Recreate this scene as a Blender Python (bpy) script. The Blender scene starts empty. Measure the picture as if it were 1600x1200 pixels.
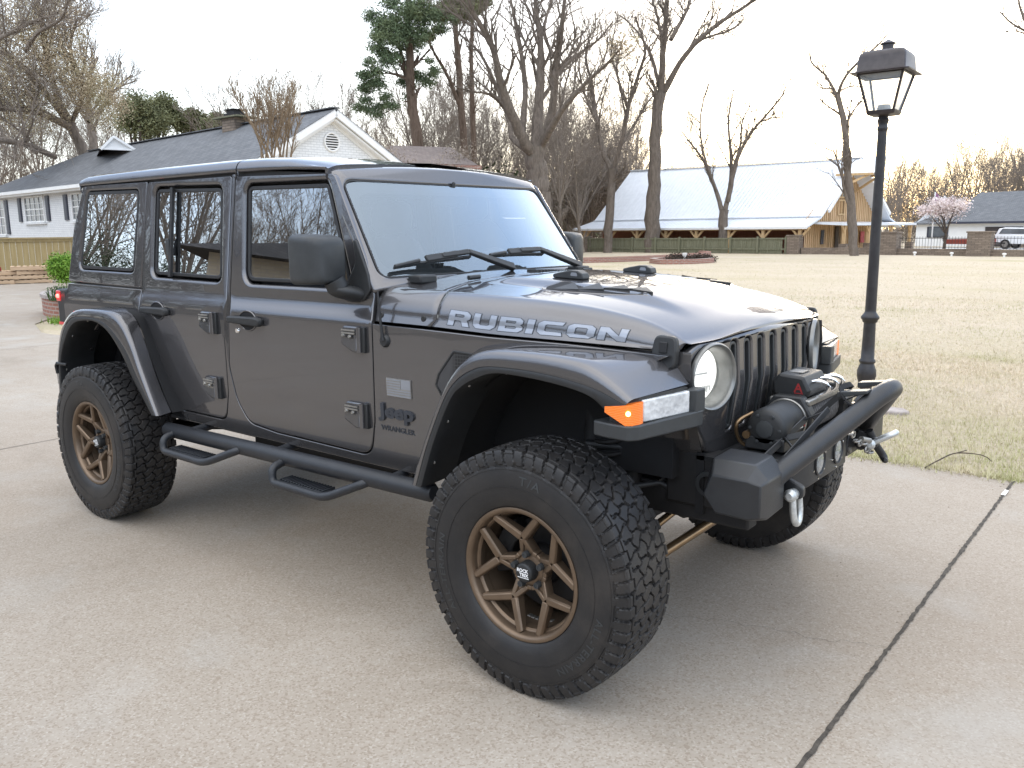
import bpy, bmesh, math, random
import numpy as np
from mathutils import Vector, Matrix, geometry
R = math.radians
random.seed(7)
S = bpy.context.scene
COL = S.collection

# ---------------------------------------------------------------- camera
cam = bpy.data.cameras.new("camera")
cam.sensor_width = 36.0
cam.lens = 29.837
cam.clip_start, cam.clip_end = 0.05, 3000
camo = bpy.data.objects.new("camera", cam)
COL.objects.link(camo)
_y, _p, _r = R(128.8557), R(-10.2123), R(-0.5314)
_d = Vector((math.cos(_p)*math.cos(_y), math.cos(_p)*math.sin(_y), math.sin(_p)))
_rt = _d.cross(Vector((0, 0, 1))).normalized()
_up = _rt.cross(_d)
_rt, _up = _rt*math.cos(_r)+_up*math.sin(_r), -_rt*math.sin(_r)+_up*math.cos(_r)
camo.matrix_world = Matrix(((_rt.x, _up.x, -_d.x, 1.670), (_rt.y, _up.y, -_d.y, -3.0957),
                            (_rt.z, _up.z, -_d.z, 1.5645), (0, 0, 0, 1)))
S.camera = camo

# ---------------------------------------------------------------- light
SUN_AZ, SUN_EL = 108.0, 13.0           # degrees; azimuth counted from +X towards +Y
w = bpy.data.worlds.new("World")
S.world = w
w.use_nodes = True
nt = w.node_tree
sky = nt.nodes.new("ShaderNodeTexSky")
sky.sky_type = 'NISHITA'
sky.sun_disc = False
sky.sun_elevation = R(SUN_EL)
sky.sun_rotation = R(90-SUN_AZ)
sky.altitude = 80
sky.air_density = 1.0
sky.dust_density = 1.2
sky.ozone_density = 1.5
bg = nt.nodes["Background"]
bg.inputs[1].default_value = 0.05
nt.links.new(sky.outputs[0], bg.inputs[0])
# thin high cloud over the clear sky: a pale veil, whiter towards the horizon, bluer overhead
tc = nt.nodes.new("ShaderNodeTexCoord")
sx = nt.nodes.new("ShaderNodeSeparateXYZ"); nt.links.new(tc.outputs['Generated'], sx.inputs[0])
rp = nt.nodes.new("ShaderNodeValToRGB")
for el, (p, c) in zip([rp.color_ramp.elements[0], rp.color_ramp.elements[1], rp.color_ramp.elements.new(.30), rp.color_ramp.elements.new(.52)],
                      ((0., (.47, .45, .43)), (1., (.23, .38, .70)), (.30, (.45, .49, .55)), (.52, (.28, .38, .57)))):
    el.position = p; el.color = (*c, 1)
dp = nt.nodes.new("ShaderNodeVectorMath"); dp.operation = 'DOT_PRODUCT'; nt.links.new(tc.outputs['Generated'], dp.inputs[0]); dp.inputs[1].default_value = (-.25*math.cos(R(SUN_AZ)), -.25*math.sin(R(SUN_AZ)), .80)
of_ = nt.nodes.new("ShaderNodeMath"); of_.operation = 'ADD'; of_.inputs[1].default_value = .25; nt.links.new(dp.outputs['Value'], of_.inputs[0])
nt.links.new(of_.outputs[0], rp.inputs[0])
mp_ = nt.nodes.new("ShaderNodeMapping"); mp_.inputs['Scale'].default_value = (1.2, 1.2, 4); nt.links.new(tc.outputs['Generated'], mp_.inputs[0])
nz = nt.nodes.new("ShaderNodeTexNoise"); nz.inputs['Scale'].default_value = 1.6; nz.inputs['Detail'].default_value = 7; nt.links.new(mp_.outputs[0], nz.inputs[0])
cr = nt.nodes.new("ShaderNodeValToRGB"); cr.color_ramp.elements[0].position = .42; cr.color_ramp.elements[0].color = (0, 0, 0, 1); cr.color_ramp.elements[1].position = .75; cr.color_ramp.elements[1].color = (.5, .5, .5, 1)
nt.links.new(nz.outputs['Fac'], cr.inputs[0])
mxv = nt.nodes.new("ShaderNodeMix"); mxv.data_type = 'RGBA'
nt.links.new(cr.outputs[0], mxv.inputs[0]); nt.links.new(rp.outputs[0], mxv.inputs[6]); mxv.inputs[7].default_value = (.52, .52, .53, 1)
bg2 = nt.nodes.new("ShaderNodeBackground"); bg2.inputs[1].default_value = 1.0; nt.links.new(mxv.outputs[2], bg2.inputs[0])
ad = nt.nodes.new("ShaderNodeAddShader"); nt.links.new(bg.outputs[0], ad.inputs[0]); nt.links.new(bg2.outputs[0], ad.inputs[1])
nt.links.new(ad.outputs[0], nt.nodes["World Output"].inputs[0])
sl = bpy.data.lights.new("sun", 'SUN')
sl.energy = 0.35
sl.angle = R(12)
sl.color = (1, 0.86, 0.68)
so = bpy.data.objects.new("sun", sl)
COL.objects.link(so)
so.rotation_euler = Vector((-math.cos(R(SUN_AZ))*math.cos(R(SUN_EL)), -math.sin(R(SUN_AZ))*math.cos(R(SUN_EL)), -math.sin(R(SUN_EL)))).to_track_quat('-Z', 'Y').to_euler()
S.view_settings.view_transform = 'Standard'
S.view_settings.look = 'None'
S.view_settings.gamma = 1
S.view_settings.exposure = 1.45
S.cycles.max_bounces = 8
S.cycles.transparent_max_bounces = 24
S.cycles.use_denoising = True

# ---------------------------------------------------------------- helpers
def link(o, parent=None):
    COL.objects.link(o)
    if parent:
        if parent.parent and parent.parent.parent: parent = parent.parent   # thing > part > sub-part, no deeper
        o.parent = parent
        if parent.parent is None and parent.type == 'EMPTY': o.location = o.location-parent.location   # parts are drawn in world coordinates
    return o

def thing(name, label, cat, loc=(0, 0, 0), group=None, rz=0):
    o = bpy.data.objects.new(name, None)
    o.empty_display_size = .2
    o.location = loc
    o.rotation_euler = (0, 0, rz)
    link(o)
    tag(o, label, cat, group)
    return o

def tag(o, label=None, cat=None, group=None, kind=None):
    if label: o['label'] = label
    if cat: o['category'] = cat
    if group: o['group'] = group
    if kind: o['kind'] = kind
    return o

def copy_tree(o, parent=None):
    c = o.copy()
    COL.objects.link(c)
    c.parent = parent
    for ch in o.children: copy_tree(ch, c)
    return c

class MB:
    def __init__(s): s.v, s.f, s.m = [], [], []
    def add(s, vs, fs, mi=0):
        b = len(s.v)
        s.v += [tuple(p) for p in vs]
        s.f += [tuple(b+i for i in f) for f in fs]
        s.m += [mi]*len(fs)
    def box(s, c, d, mi=0, rot=None):
        x, y, z = d[0]/2, d[1]/2, d[2]/2
        vs = [Vector((a*x, b*y, e*z)) for a in (-1, 1) for b in (-1, 1) for e in (-1, 1)]
        if rot is not None: vs = [rot @ p for p in vs]
        c = Vector(c)
        s.add([p+c for p in vs], [(0, 1, 3, 2), (4, 6, 7, 5), (0, 4, 5, 1), (2, 3, 7, 6), (0, 2, 6, 4), (1, 5, 7, 3)], mi)
    def bb(s, a, b, mi=0):
        s.box([(a[i]+b[i])/2 for i in range(3)], [abs(b[i]-a[i]) for i in range(3)], mi)
    def bar(s, a, b, w, h, up=(0, 0, 1), mi=0, w2=None, h2=None):
        a, b = Vector(a), Vector(b)
        d = (b-a).normalized()
        u = Vector(up)
        sd = d.cross(u)
        if sd.length < 1e-5: sd = d.cross(Vector((1, 0, 0)))
        sd.normalize(); u = sd.cross(d)
        w2 = w if w2 is None else w2; h2 = h if h2 is None else h2
        vs = []
        for p, ww, hh in ((a, w, h), (b, w2, h2)):
            vs += [p-sd*ww/2-u*hh/2, p+sd*ww/2-u*hh/2, p+sd*ww/2+u*hh/2, p-sd*ww/2+u*hh/2]
        s.add(vs, [(0, 3, 2, 1), (4, 5, 6, 7), (0, 1, 5, 4), (1, 2, 6, 5), (2, 3, 7, 6), (3, 0, 4, 7)], mi)
    def tube(s, pts, r, n=10, cap=True, mi=0, close=False):
        pts = [Vector(p) for p in pts]
        k = len(pts)
        rs = r if isinstance(r, (list, tuple)) else [r]*k
        ref = None
        vs = []
        for i, p in enumerate(pts):
            if close: d = pts[(i+1) % k]-pts[i-1]
            else: d = pts[min(i+1, k-1)]-pts[max(i-1, 0)]
            d.normalize()
            if ref is None:
                ref = d.orthogonal().normalized()
            ref = (ref-d*ref.dot(d))
            if ref.length < 1e-6: ref = d.orthogonal()
            ref.normalize()
            bn = d.cross(ref)
            for j in range(n):
                a = 2*math.pi*j/n
                vs.append(p+(ref*math.cos(a)+bn*math.sin(a))*rs[i])
        fs = []
        for i in range(k if close else k-1):
            i2 = (i+1) % k
            for j in range(n):
                fs.append((i*n+j, i*n+(j+1) % n, i2*n+(j+1) % n, i2*n+j))
        if cap and not close:
            fs.append(tuple(range(n-1, -1, -1)))
            fs.append(tuple((k-1)*n+j for j in range(n)))
        s.add(vs, fs, mi)
    def lathe(s, prof, n=24, axis='z', c=(0, 0, 0), mi=0, cap0=False, cap1=False):
        vs = []
        for (r, h) in prof:
            for j in range(n):
                a = 2*math.pi*j/n
                x, y = r*math.cos(a), r*math.sin(a)
                p = (x, y, h) if axis == 'z' else ((x, h, -y) if axis == 'y' else (h, x, y))
                vs.append((p[0]+c[0], p[1]+c[1], p[2]+c[2]))
        fs = []
        for i in range(len(prof)-1):
            for j in range(n):
                fs.append((i*n+j, i*n+(j+1) % n, (i+1)*n+(j+1) % n, (i+1)*n+j))
        if cap0: fs.append(tuple(range(n-1, -1, -1)))
        if cap1: fs.append(tuple((len(prof)-1)*n+j for j in range(n)))
        s.add(vs, fs, mi)
    def prism(s, poly, fn, mi=0):
        """poly: 2-D ccw points; fn(u,v,k) -> 3-D for k=0 (back), 1 (front)"""
        n = len(poly)
        vs = [fn(u, v, 0) for u, v in poly]+[fn(u, v, 1) for u, v in poly]
        fs = [tuple(range(n-1, -1, -1)), tuple(range(n, 2*n))]
        fs += [(i, (i+1) % n, n+(i+1) % n, n+i) for i in range(n)]
        s.add(vs, fs, mi)
    def grid(s, rows, mi=0, closeu=False):
        n = len(rows[0])
        vs = [p for r in rows for p in r]
        fs = []
        for i in range(len(rows)-1):
            for j in range(n if closeu else n-1):
                fs.append((i*n+j, i*n+(j+1) % n, (i+1)*n+(j+1) % n, (i+1)*n+j))
        s.add(vs, fs, mi)
    def build(s, name, mats, parent=None, smooth=40, bevel=None, recalc=True, loc=None):
        me = bpy.data.meshes.new(name)
        me.from_pydata(s.v, [], s.f)
        for m in (mats if isinstance(mats, (list, tuple)) else [mats]): me.materials.append(m)
        if any(s.m): me.polygons.foreach_set('material_index', s.m)
        if recalc:
            b = bmesh.new(); b.from_mesh(me)
            bmesh.ops.recalc_face_normals(b, faces=b.faces)
            b.to_mesh(me); b.free()
        if smooth:
            me.polygons.foreach_set('use_smooth', [True]*len(me.polygons))
            me.set_sharp_from_angle(angle=R(smooth))
        me.update()
        o = bpy.data.objects.new(name, me)
        if loc: o.location = loc
        link(o, parent)
        if bevel:
            md = o.modifiers.new("bevel", 'BEVEL')
            md.width, md.segments, md.limit_method, md.angle_limit = bevel, 2, 'ANGLE', R(35)
            md.harden_normals = False
        return o

def mirror_mb(mb):
    o = MB()
    o.v = [(x, -y, z) for x, y, z in mb.v]
    o.f = [tuple(reversed(f)) for f in mb.f]
    o.m = list(mb.m)
    return o

# ---- 2-D polygon tools
def area2(p): return sum(p[i-1][0]*p[i][1]-p[i][0]*p[i-1][1] for i in range(len(p)))/2
def rnd(poly, r=.03, n=5):
    """round the corners of a polygon; a point may carry its own radius (x, y, r)"""
    out = []
    k = len(poly)
    for i in range(k):
        p, a, b = Vector(poly[i][:2]), Vector(poly[i-1][:2]), Vector(poly[(i+1) % k][:2])
        rr = poly[i][2] if len(poly[i]) > 2 else r
        d1, d2 = (a-p), (b-p)
        l = min(d1.length, d2.length)*.48
        if rr <= 0 or l < 1e-6: out.append(tuple(p)); continue
        d1.normalize(); d2.normalize()
        cs = max(-1, min(1, d1.dot(d2)))
        half = math.acos(cs)/2
        if half > R(88): out.append(tuple(p)); continue
        t = min(rr/math.tan(half), l)
        s, e = p+d1*t, p+d2*t
        for j in range(n+1):
            q = j/n
            out.append(tuple(s*(1-q)**2+p*2*q*(1-q)+e*q*q))
    return out
def offs(poly, d):
    """offset a closed polygon to its left by d (ccw: inwards for d > 0)"""
    k = len(poly)
    out = []
    for i in range(k):
        a, p, b = Vector(poly[i-1]), Vector(poly[i]), Vector(poly[(i+1) % k])
        e1, e2 = (p-a), (b-p)
        if e1.length < 1e-9 or e2.length < 1e-9: out.append(tuple(p)); continue
        e1.normalize(); e2.normalize()
        n1, n2 = Vector((-e1.y, e1.x)), Vector((-e2.y, e2.x))
        m = n1+n2
        if m.length < 1e-4: m = n1
        m.normalize()
        out.append(tuple(p+m*(d/max(.35, m.dot(n1)))))
    return out
def inside(p, poly):
    x, y = p; c = False; k = len(poly); j = k-1
    for i in range(k):
        xi, yi = poly[i]; xj, yj = poly[j]
        if (yi > y) != (yj > y) and x < (xj-xi)*(y-yi)/(yj-yi)+xi: c = not c
        j = i
    return c

def panel_data(outline, holes, surf, roll=.006, depth=.02, step=.06, hroll=None, lift=0., closed=True):
    """a sheet-metal panel: polygon in (u,v) laid on surf(u,v)->3D with rolled edges and returned flanges"""
    hroll = roll if hroll is None else hroll
    if area2(outline) < 0: outline = outline[::-1]
    loops = [(outline, roll)]+[((h if area2(h) < 0 else h[::-1]), hroll) for h in holes]
    def base(u, v):
        e = 1e-4
        p = Vector(surf(u, v))
        n = (Vector(surf(u+e, v))-Vector(surf(u-e, v))).cross(Vector(surf(u, v+e))-Vector(surf(u, v-e))).normalized()
        return p, n
    V, N, F = [], [], []
    inner = []
    for lp, rl in loops:
        k = len(lp)
        o1 = offs(lp, 1e-3)
        rings = []
        for ang in (None, 0, 30, 60, 90):
            if ang is None: ins, of = 0, -max(depth, rl)
            else: ins, of = rl*(1-math.cos(R(ang))), -rl*(1-math.sin(R(ang)))
            lo = offs(lp, ins) if ins else lp
            idx = []
            for i in range(k):
                p, n = base(*lo[i])
                q, _ = base(*o1[i])
                p0, _ = base(*lp[i])
                out = (p0-q).normalized()
                a = 0 if ang is None else R(ang)
                idx.append(len(V))
                V.append(p+n*(of+lift)); N.append((n*math.sin(a)+out*math.cos(a)).normalized())
            rings.append(idx)
        for r0, r1 in zip(rings[:-1], rings[1:]):
            for i in range(k):
                j = (i+1) % k
                F.append((r0[i], r0[j], r1[j], r1[i]))
        inner.append((offs(lp, rl), rings[-1]))
    pts, edges, ids = [], [], []
    for lo, ring in inner:
        b = len(pts)
        pts += [Vector(p) for p in lo]
        ids += ring
        edges += [(b+i, b+(i+1) % len(lo)) for i in range(len(lo))]
    O = inner[0][0]
    us = [p[0] for p in O]; vs = [p[1] for p in O]
    if step:
        nu = int((max(us)-min(us))/step)+1; nv = int((max(vs)-min(vs))/step)+1
        mrg = step*.35
        Oin = offs(O, mrg); Hs = [offs(h[0], mrg) for h in inner[1:]]
        for i in range(nu+1):
            for j in range(nv+1):
                q = (min(us)+(i+.5*(j % 2))*step, min(vs)+j*step)
                if inside(q, Oin) and not any(inside(q, h) for h in Hs): pts.append(Vector(q))
    ov, oe, of_, oo, _, _ = geometry.delaunay_2d_cdt(pts, edges, [], 0, 1e-6)
    mp = {}
    for i, q in enumerate(ov):
        src = [a for a in oo[i] if a < len(ids)]
        if src: mp[i] = ids[src[0]]
        else:
            p, n = base(q.x, q.y)
            mp[i] = len(V); V.append(p+n*lift); N.append(n)
    for f in of_:
        c = sum((ov[i] for i in f), Vector((0, 0)))/len(f)
        if inside(c, O) and not any(inside(c, h[0]) for h in inner[1:]):
            t = [mp[i] for i in f]
            a, b, d = ov[f[0]], ov[f[1]], ov[f[2]]
            if (b-a).cross(d-a) < 0: t.reverse()
            F.append(tuple(t))
    return V, N, F

def panel(name, outline, mat, parent, surf, holes=(), mirror=False, **kw):
    V, N, F = panel_data(outline, list(holes), surf, **kw)
    if mirror:
        V = [Vector((p.x, -p.y, p.z)) for p in V]; N = [Vector((p.x, -p.y, p.z)) for p in N]
        F = [tuple(reversed(f)) for f in F]
    me = bpy.data.meshes.new(name)
    me.from_pydata([tuple(p) for p in V], [], F)
    me.materials.append(mat)
    me.polygons.foreach_set('use_smooth', [True]*len(me.polygons))
    me.validate()
    me.normals_split_custom_set_from_vertices([tuple(n) for n in N])
    o = bpy.data.objects.new(name, me)
    return link(o, parent)

def lerp(x, xs, ys): return float(np.interp(x, xs, ys))
def pchip(xs, ys):
    """smooth monotone interpolation"""
    xs, ys = np.array(xs, float), np.array(ys, float)
    h = np.diff(xs); d = np.diff(ys)/h
    m = np.zeros(len(xs)); m[0], m[-1] = d[0], d[-1]
    for i in range(1, len(xs)-1):
        if d[i-1]*d[i] > 0:
            w1, w2 = 2*h[i]+h[i-1], h[i]+2*h[i-1]
            m[i] = (w1+w2)/(w1/d[i-1]+w2/d[i])
    def f(x):
        if x <= xs[0]: return float(ys[0]+m[0]*(x-xs[0]))
        if x >= xs[-1]: return float(ys[-1]+m[-1]*(x-xs[-1]))
        i = int(np.searchsorted(xs, x))-1
        t = (x-xs[i])/h[i]
        return float((2*t**3-3*t*t+1)*ys[i]+(t**3-2*t*t+t)*h[i]*m[i]+(-2*t**3+3*t*t)*ys[i+1]+(t**3-t*t)*h[i]*m[i+1])
    return f
def sstep(t):
    t = max(0., min(1., t)); return t*t*(3-2*t)
def resamp(pl, n):
    """Catmull-Rom through pl, resampled to n evenly spaced points"""
    P = [np.array(p, float) for p in pl]
    P = [2*P[0]-P[1]]+P+[2*P[-1]-P[-2]]
    out = []
    for i in range(1, len(P)-2):
        for t in np.linspace(0, 1, 12, endpoint=False):
            a, b, c, d = P[i-1:i+3]
            out.append(.5*(2*b+(c-a)*t+(2*a-5*b+4*c-d)*t*t+(3*b-a-3*c+d)*t**3))
    out.append(P[-2])
    out = np.array(out)
    L = np.concatenate([[0], np.cumsum(np.linalg.norm(np.diff(out, axis=0), axis=1))])
    q = np.linspace(0, L[-1], n)
    return np.stack([np.interp(q, L, out[:, k]) for k in range(out.shape[1])], 1)

# ---------------------------------------------------------------- materials
class NT:
    def __init__(s, name):
        s.m = bpy.data.materials.new(name); s.m.use_nodes = True
        s.t = s.m.node_tree; s.b = s.t.nodes["Principled BSDF"]; s.out = s.t.nodes["Material Output"]
    def n(s, typ, **kw):
        o = s.t.nodes.new("ShaderNode"+typ)
        for k, v in kw.items():
            if k.startswith('i_'):
                key = k[2:]; key = int(key) if key.isdigit() else key.replace('_', ' ')
                o.inputs[key].default_value = v
            else: setattr(o, k, v)
        return o
    def l(s, a, b): s.t.links.new(a, b)
    def set(s, **kw):
        for k, v in kw.items():
            key = k.replace('_', ' ')
            s.b.inputs[key].default_value = (*v, 1) if isinstance(v, tuple) and len(v) == 3 else v
    def coord(s, kind='Object'): return s.n("TexCoord").outputs[kind]
    def noise(s, scale, detail=4, rough=.6, co=None, dist=0, dims='3D'):
        o = s.n("TexNoise", noise_dimensions=dims)
        o.inputs['Scale'].default_value = scale; o.inputs['Detail'].default_value = detail
        o.inputs['Roughness'].default_value = rough; o.inputs['Distortion'].default_value = dist
        s.l(co if co is not None else s.coord(), o.inputs['Vector'])
        return o.outputs['Fac']
    def ramp(s, fac, stops):
        o = s.n("ValToRGB"); e = o.color_ramp.elements
        while len(e) > len(stops): e.remove(e[-1])
        while len(e) < len(stops): e.new(.5)
        for el, (p, c) in zip(e, stops):
            el.position = p; el.color = (*c, 1) if not isinstance(c, (int, float)) else (c, c, c, 1)
        s.l(fac, o.inputs[0]); return o.outputs[0]
    def mix(s, fac, a, b, mode='MIX'):
        o = s.n("Mix", data_type='RGBA', blend_type=mode)
        for sock, v in ((o.inputs[0], fac), (o.inputs[6], a), (o.inputs[7], b)):
            if isinstance(v, (int, float)): sock.default_value = v
            elif isinstance(v, tuple): sock.default_value = (*v, 1)
            else: s.l(v, sock)
        return o.outputs[2]
    def bump(s, h, strength=.3, dist=.01, nrm=None):
        o = s.n("Bump"); o.inputs['Strength'].default_value = strength; o.inputs['Distance'].default_value = dist
        s.l(h, o.inputs['Height'])
        if nrm is not None: s.l(nrm, o.inputs['Normal'])
        return o.outputs[0]
    def base(s, c): s.l(c, s.b.inputs['Base Color'])
    def nrm(s, c): s.l(c, s.b.inputs['Normal'])

def simple(name, col, rough=.5, metal=0., coat=0., var=.15, nscale=20, bump=0., bscale=200, spec=.5, bdist=.002):
    t = NT(name)
    t.set(Roughness=rough, Metallic=metal, Coat_Weight=coat, Specular_IOR_Level=spec)
    f = t.noise(nscale, 5)
    t.base(t.ramp(f, [(.3, tuple(c*(1-var) for c in col)), (.7, tuple(min(1, c*(1+var)) for c in col))]))
    if bump: t.nrm(t.bump(t.noise(bscale, 3), bump, bdist))
    return t.m
def m_paint():
    t = NT("granite_paint")
    v = t.n("TexVoronoi"); v.inputs['Scale'].default_value = 900
    t.l(t.coord(), v.inputs['Vector'])
    col = t.mix(v.outputs['Distance'], (.096, .093, .096), (.150, .146, .150))
    sp = t.n("SeparateXYZ"); t.l(t.coord(), sp.inputs[0])
    lo = t.n("MapRange"); lo.inputs[1].default_value = 1.05; lo.inputs[2].default_value = .55; t.l(sp.outputs[2], lo.inputs[0])
    du = t.n("Math", operation='MULTIPLY'); t.l(lo.outputs[0], du.inputs[0]); t.l(t.ramp(t.noise(6, 7, .7), [(.42, 0.), (.75, .40)]), du.inputs[1])
    col = t.mix(du.outputs[0], col, (.17, .15, .125))
    t.base(col)
    t.set(Metallic=.7, Roughness=.27, Coat_Weight=1.0, Coat_Roughness=.010, Coat_IOR=1.55, Specular_Tint=(.25, .26, .30), Specular_IOR_Level=.2)
    # very slight orange peel in the clear coat
    b = t.bump(t.noise(2.2, 2), .035, .05)
    t.l(b, t.b.inputs['Coat Normal'])
    return t.m
PAINT = m_paint()
PLASTIC = simple("black_plastic", (0.018, 0.019, 0.020), .52, bump=.25, bscale=700, bdist=.001)
PLASTIC_G = simple("grey_plastic", (0.032, 0.035, 0.037), .5, bump=.2, bscale=700, bdist=.001)
STEPMAT = simple("textured_black_steel", (0.016, 0.018, 0.022), .45, bump=.5, bscale=260, bdist=.002)
BUMPMAT = simple("powder_coat_black", (0.022, 0.023, 0.025), .42, bump=.4, bscale=500, bdist=.001)
RUBBER = simple("seal_rubber", (0.013, 0.013, 0.014), .55)
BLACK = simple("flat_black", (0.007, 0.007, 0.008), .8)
UNDER = simple("underbody", (0.010, 0.009, 0.009), .7, nscale=8, var=.5)
STEEL = simple("dull_steel", (.32, .31, .29), .45, metal=.8, nscale=30)
GALV = simple("galvanised_steel", (.55, .57, .57), .42, metal=.75, nscale=60, var=.25, bump=.2, bscale=120)
CHROME = simple("chrome", (.8, .8, .8), .08, metal=1, var=.02)
BRONZE = simple("bronze_rim", (.168, .120, .082), .40, metal=.65, nscale=14, var=.15)
BRONZE_ROD = simple("bronze_rod", (.24, .16, .09), .3, metal=.85, nscale=14)
GREYMET = simple("headlight_bowl", (.22, .22, .21), .3, metal=.5)
LEATHER = simple("black_seat", (.035, .034, .034), .6, bump=.2, bscale=150)
SILVERDECAL = simple("silver_decal", (.30, .32, .36), .35, metal=.5, var=.04)
DARKDECAL = simple("decal_outline", (.03, .035, .045), .4)
WHITEP = simple("white_print", (.8, .8, .8), .5, var=.02)
REDP = simple("red_print", (.28, .02, .02), .5, var=.05)

def m_tyre():
    t = NT("tyre_rubber")
    f = t.noise(9, 6, .65)
    c = t.ramp(f, [(.3, (.011, .011, .012)), (.75, (.024, .022, .021))])
    c = t.mix(t.ramp(t.noise(4, 7, .75), [(.50, 0.), (.78, .55)]), c, (.060, .050, .042))
    t.base(c)
    t.set(Roughness=.52, Specular_IOR_Level=.45)
    t.nrm(t.bump(t.noise(300, 3), .25, .002))
    return t.m
TYRE = m_tyre()

def m_glass(name, tint, refl_boost=1.0, rough=0., haze=0., gcol=(.96, .98, 1)):
    t = NT(name)
    t.t.nodes.remove(t.b)
    tr = t.n("BsdfTransparent"); tr.inputs[0].default_value = (*tint, 1)
    gl = t.n("BsdfGlossy"); gl.inputs['Roughness'].default_value = rough
    gl.inputs[0].default_value = (*gcol, 1)
    fr = t.n("Fresnel"); fr.inputs[0].default_value = 1.52
    mu = t.n("Math", operation='MULTIPLY', use_clamp=True); mu.inputs[1].default_value = refl_boost
    t.l(fr.outputs[0], mu.inputs[0])
    mx = t.n("MixShader")
    t.l(mu.outputs[0], mx.inputs[0]); t.l(tr.outputs[0], mx.inputs[1]); t.l(gl.outputs[0], mx.inputs[2])
    last = mx.outputs[0]
    if haze:
        df = t.n("BsdfDiffuse"); df.inputs[0].default_value = (.62, .68, .74, 1)
        m2 = t.n("MixShader"); m2.inputs[0].default_value = haze
        t.l(last, m2.inputs[1]); t.l(df.outputs[0], m2.inputs[2]); last = m2.outputs[0]
    t.l(last, t.out.inputs[0])
    return t.m
PRIVACY = m_glass("privacy_glass", (.05, .051, .052), 6.)
FRONTGLASS = m_glass("tinted_front_glass", (.32, .33, .33), 5.5)
WINDSHIELD = m_glass("windshield_glass", (.90, .92, .91), 4.0, haze=.015, gcol=(.82, .93, 1))
CLEAR = m_glass("clear_glass", (.93, .94, .93), 1.6)
LAMPGLASS = m_glass("lantern_glass", (.93, .93, .91), 1.2, .05, haze=.28)
HOUSEGLASS = simple("house_glass", (.10, .11, .12), .08, var=.3, nscale=1.5)

def m_emit(name, col, strength, base, rough=.2):
    t = NT(name)
    t.set(Roughness=rough, Base_Color=base, Emission_Color=col, Emission_Strength=strength, Coat_Weight=.6)
    return t
def m_amber():
    t = m_emit("amber_marker", (1, .22, .005), .16, (.62, .13, .005))
    # fine prisms of the lens
    wv = t.n("TexWave", wave_type='BANDS', bands_direction='Z'); wv.inputs['Scale'].default_value = 60
    t.l(t.coord(), wv.inputs[0]); t.nrm(t.bump(wv.outputs['Fac'], .4, .003))
    return t.m
AMBER = m_amber()
BULB = m_emit("lit_bulb", (1, .62, .12), 7., (1, .7, .3)).m
REDLENS = m_emit("tail_lens", (1, .02, .02), .12, (.28, .01, .015)).m
REDBULB = m_emit("tail_bulb", (1, .05, .04), 5., (1, .1, .1)).m
HEADLENS = m_emit("headlamp_lens", (1, .97, .92), .5, (.75, .77, .78), .12).m
def m_drl():
    t = m_emit("running_lamp_lens", (1, 1, 1), .0, (.62, .63, .63), .12)
    v = t.n("TexVoronoi"); v.inputs['Scale'].default_value = 55; t.l(t.coord(), v.inputs['Vector'])
    t.nrm(t.bump(v.outputs['Distance'], .5, .006)); t.base(t.ramp(t.noise(18, 3), [(.3, (.40, .41, .42)), (.7, (.72, .73, .73))]))
    return t.m
DRLLENS = m_drl()

def m_concrete():
    t = NT("exposed_concrete")
    co = t.coord()
    big = t.noise(.35, 6, .62, co)
    mid = t.noise(2.6, 5, .65, co, .6)
    v = t.n("TexVoronoi"); v.inputs['Scale'].default_value = 150; t.l(co, v.inputs['Vector'])
    v2 = t.n("TexVoronoi"); v2.inputs['Scale'].default_value = 330; t.l(co, v2.inputs['Vector'])
    c = t.ramp(big, [(.28, (0.296, 0.249, 0.197)), (.5, (0.339, 0.294, 0.241)), (.72, (0.375, 0.331, 0.278))])
    c = t.mix(t.ramp(mid, [(.42, 0.), (.76, .45)]), c, (0.260, 0.217, 0.167))
    peb = t.n("SeparateColor"); t.l(v.outputs['Color'], peb.inputs[0])
    c = t.mix(t.ramp(peb.outputs[0], [(.0, .42), (.22, .42), (.3, 0.), (1, 0.)]), c, (0.189, 0.134, 0.091))
    c = t.mix(t.ramp(peb.outputs[1], [(.0, 0.), (.80, 0.), (.88, .45), (1, .45)]), c, (0.458, 0.418, 0.363))
    c = t.mix(t.ramp(t.noise(1.1, 5, .6, co), [(.52, 0.), (.70, .5)]), c, (0.386, 0.371, 0.341))
    c = t.mix(t.ramp(t.noise(.16, 4, .55, co), [(.40, .28), (.60, 0.)]), c, (0.247, 0.206, 0.168))
    # damp / tyre smudges
    c = t.mix(t.ramp(t.noise(.9, 7, .7, co, 1.2), [(.56, 0.), (.82, .55)]), c, (0.173, 0.143, 0.106))
    t.base(c); t.set(Roughness=.85, Specular_IOR_Level=.25)
    h = t.mix(.5, v.outputs['Distance'], v2.outputs['Distance'])
    n1 = t.bump(h, .25, .002)
    t.nrm(t.bump(mid, .25, .02, n1))
    return t.m
CONCRETE = m_concrete()
JOINT = simple("joint_filler", (.062, .053, .043), .95, nscale=25, var=.6, bump=.8, bscale=90, bdist=.01)

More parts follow.
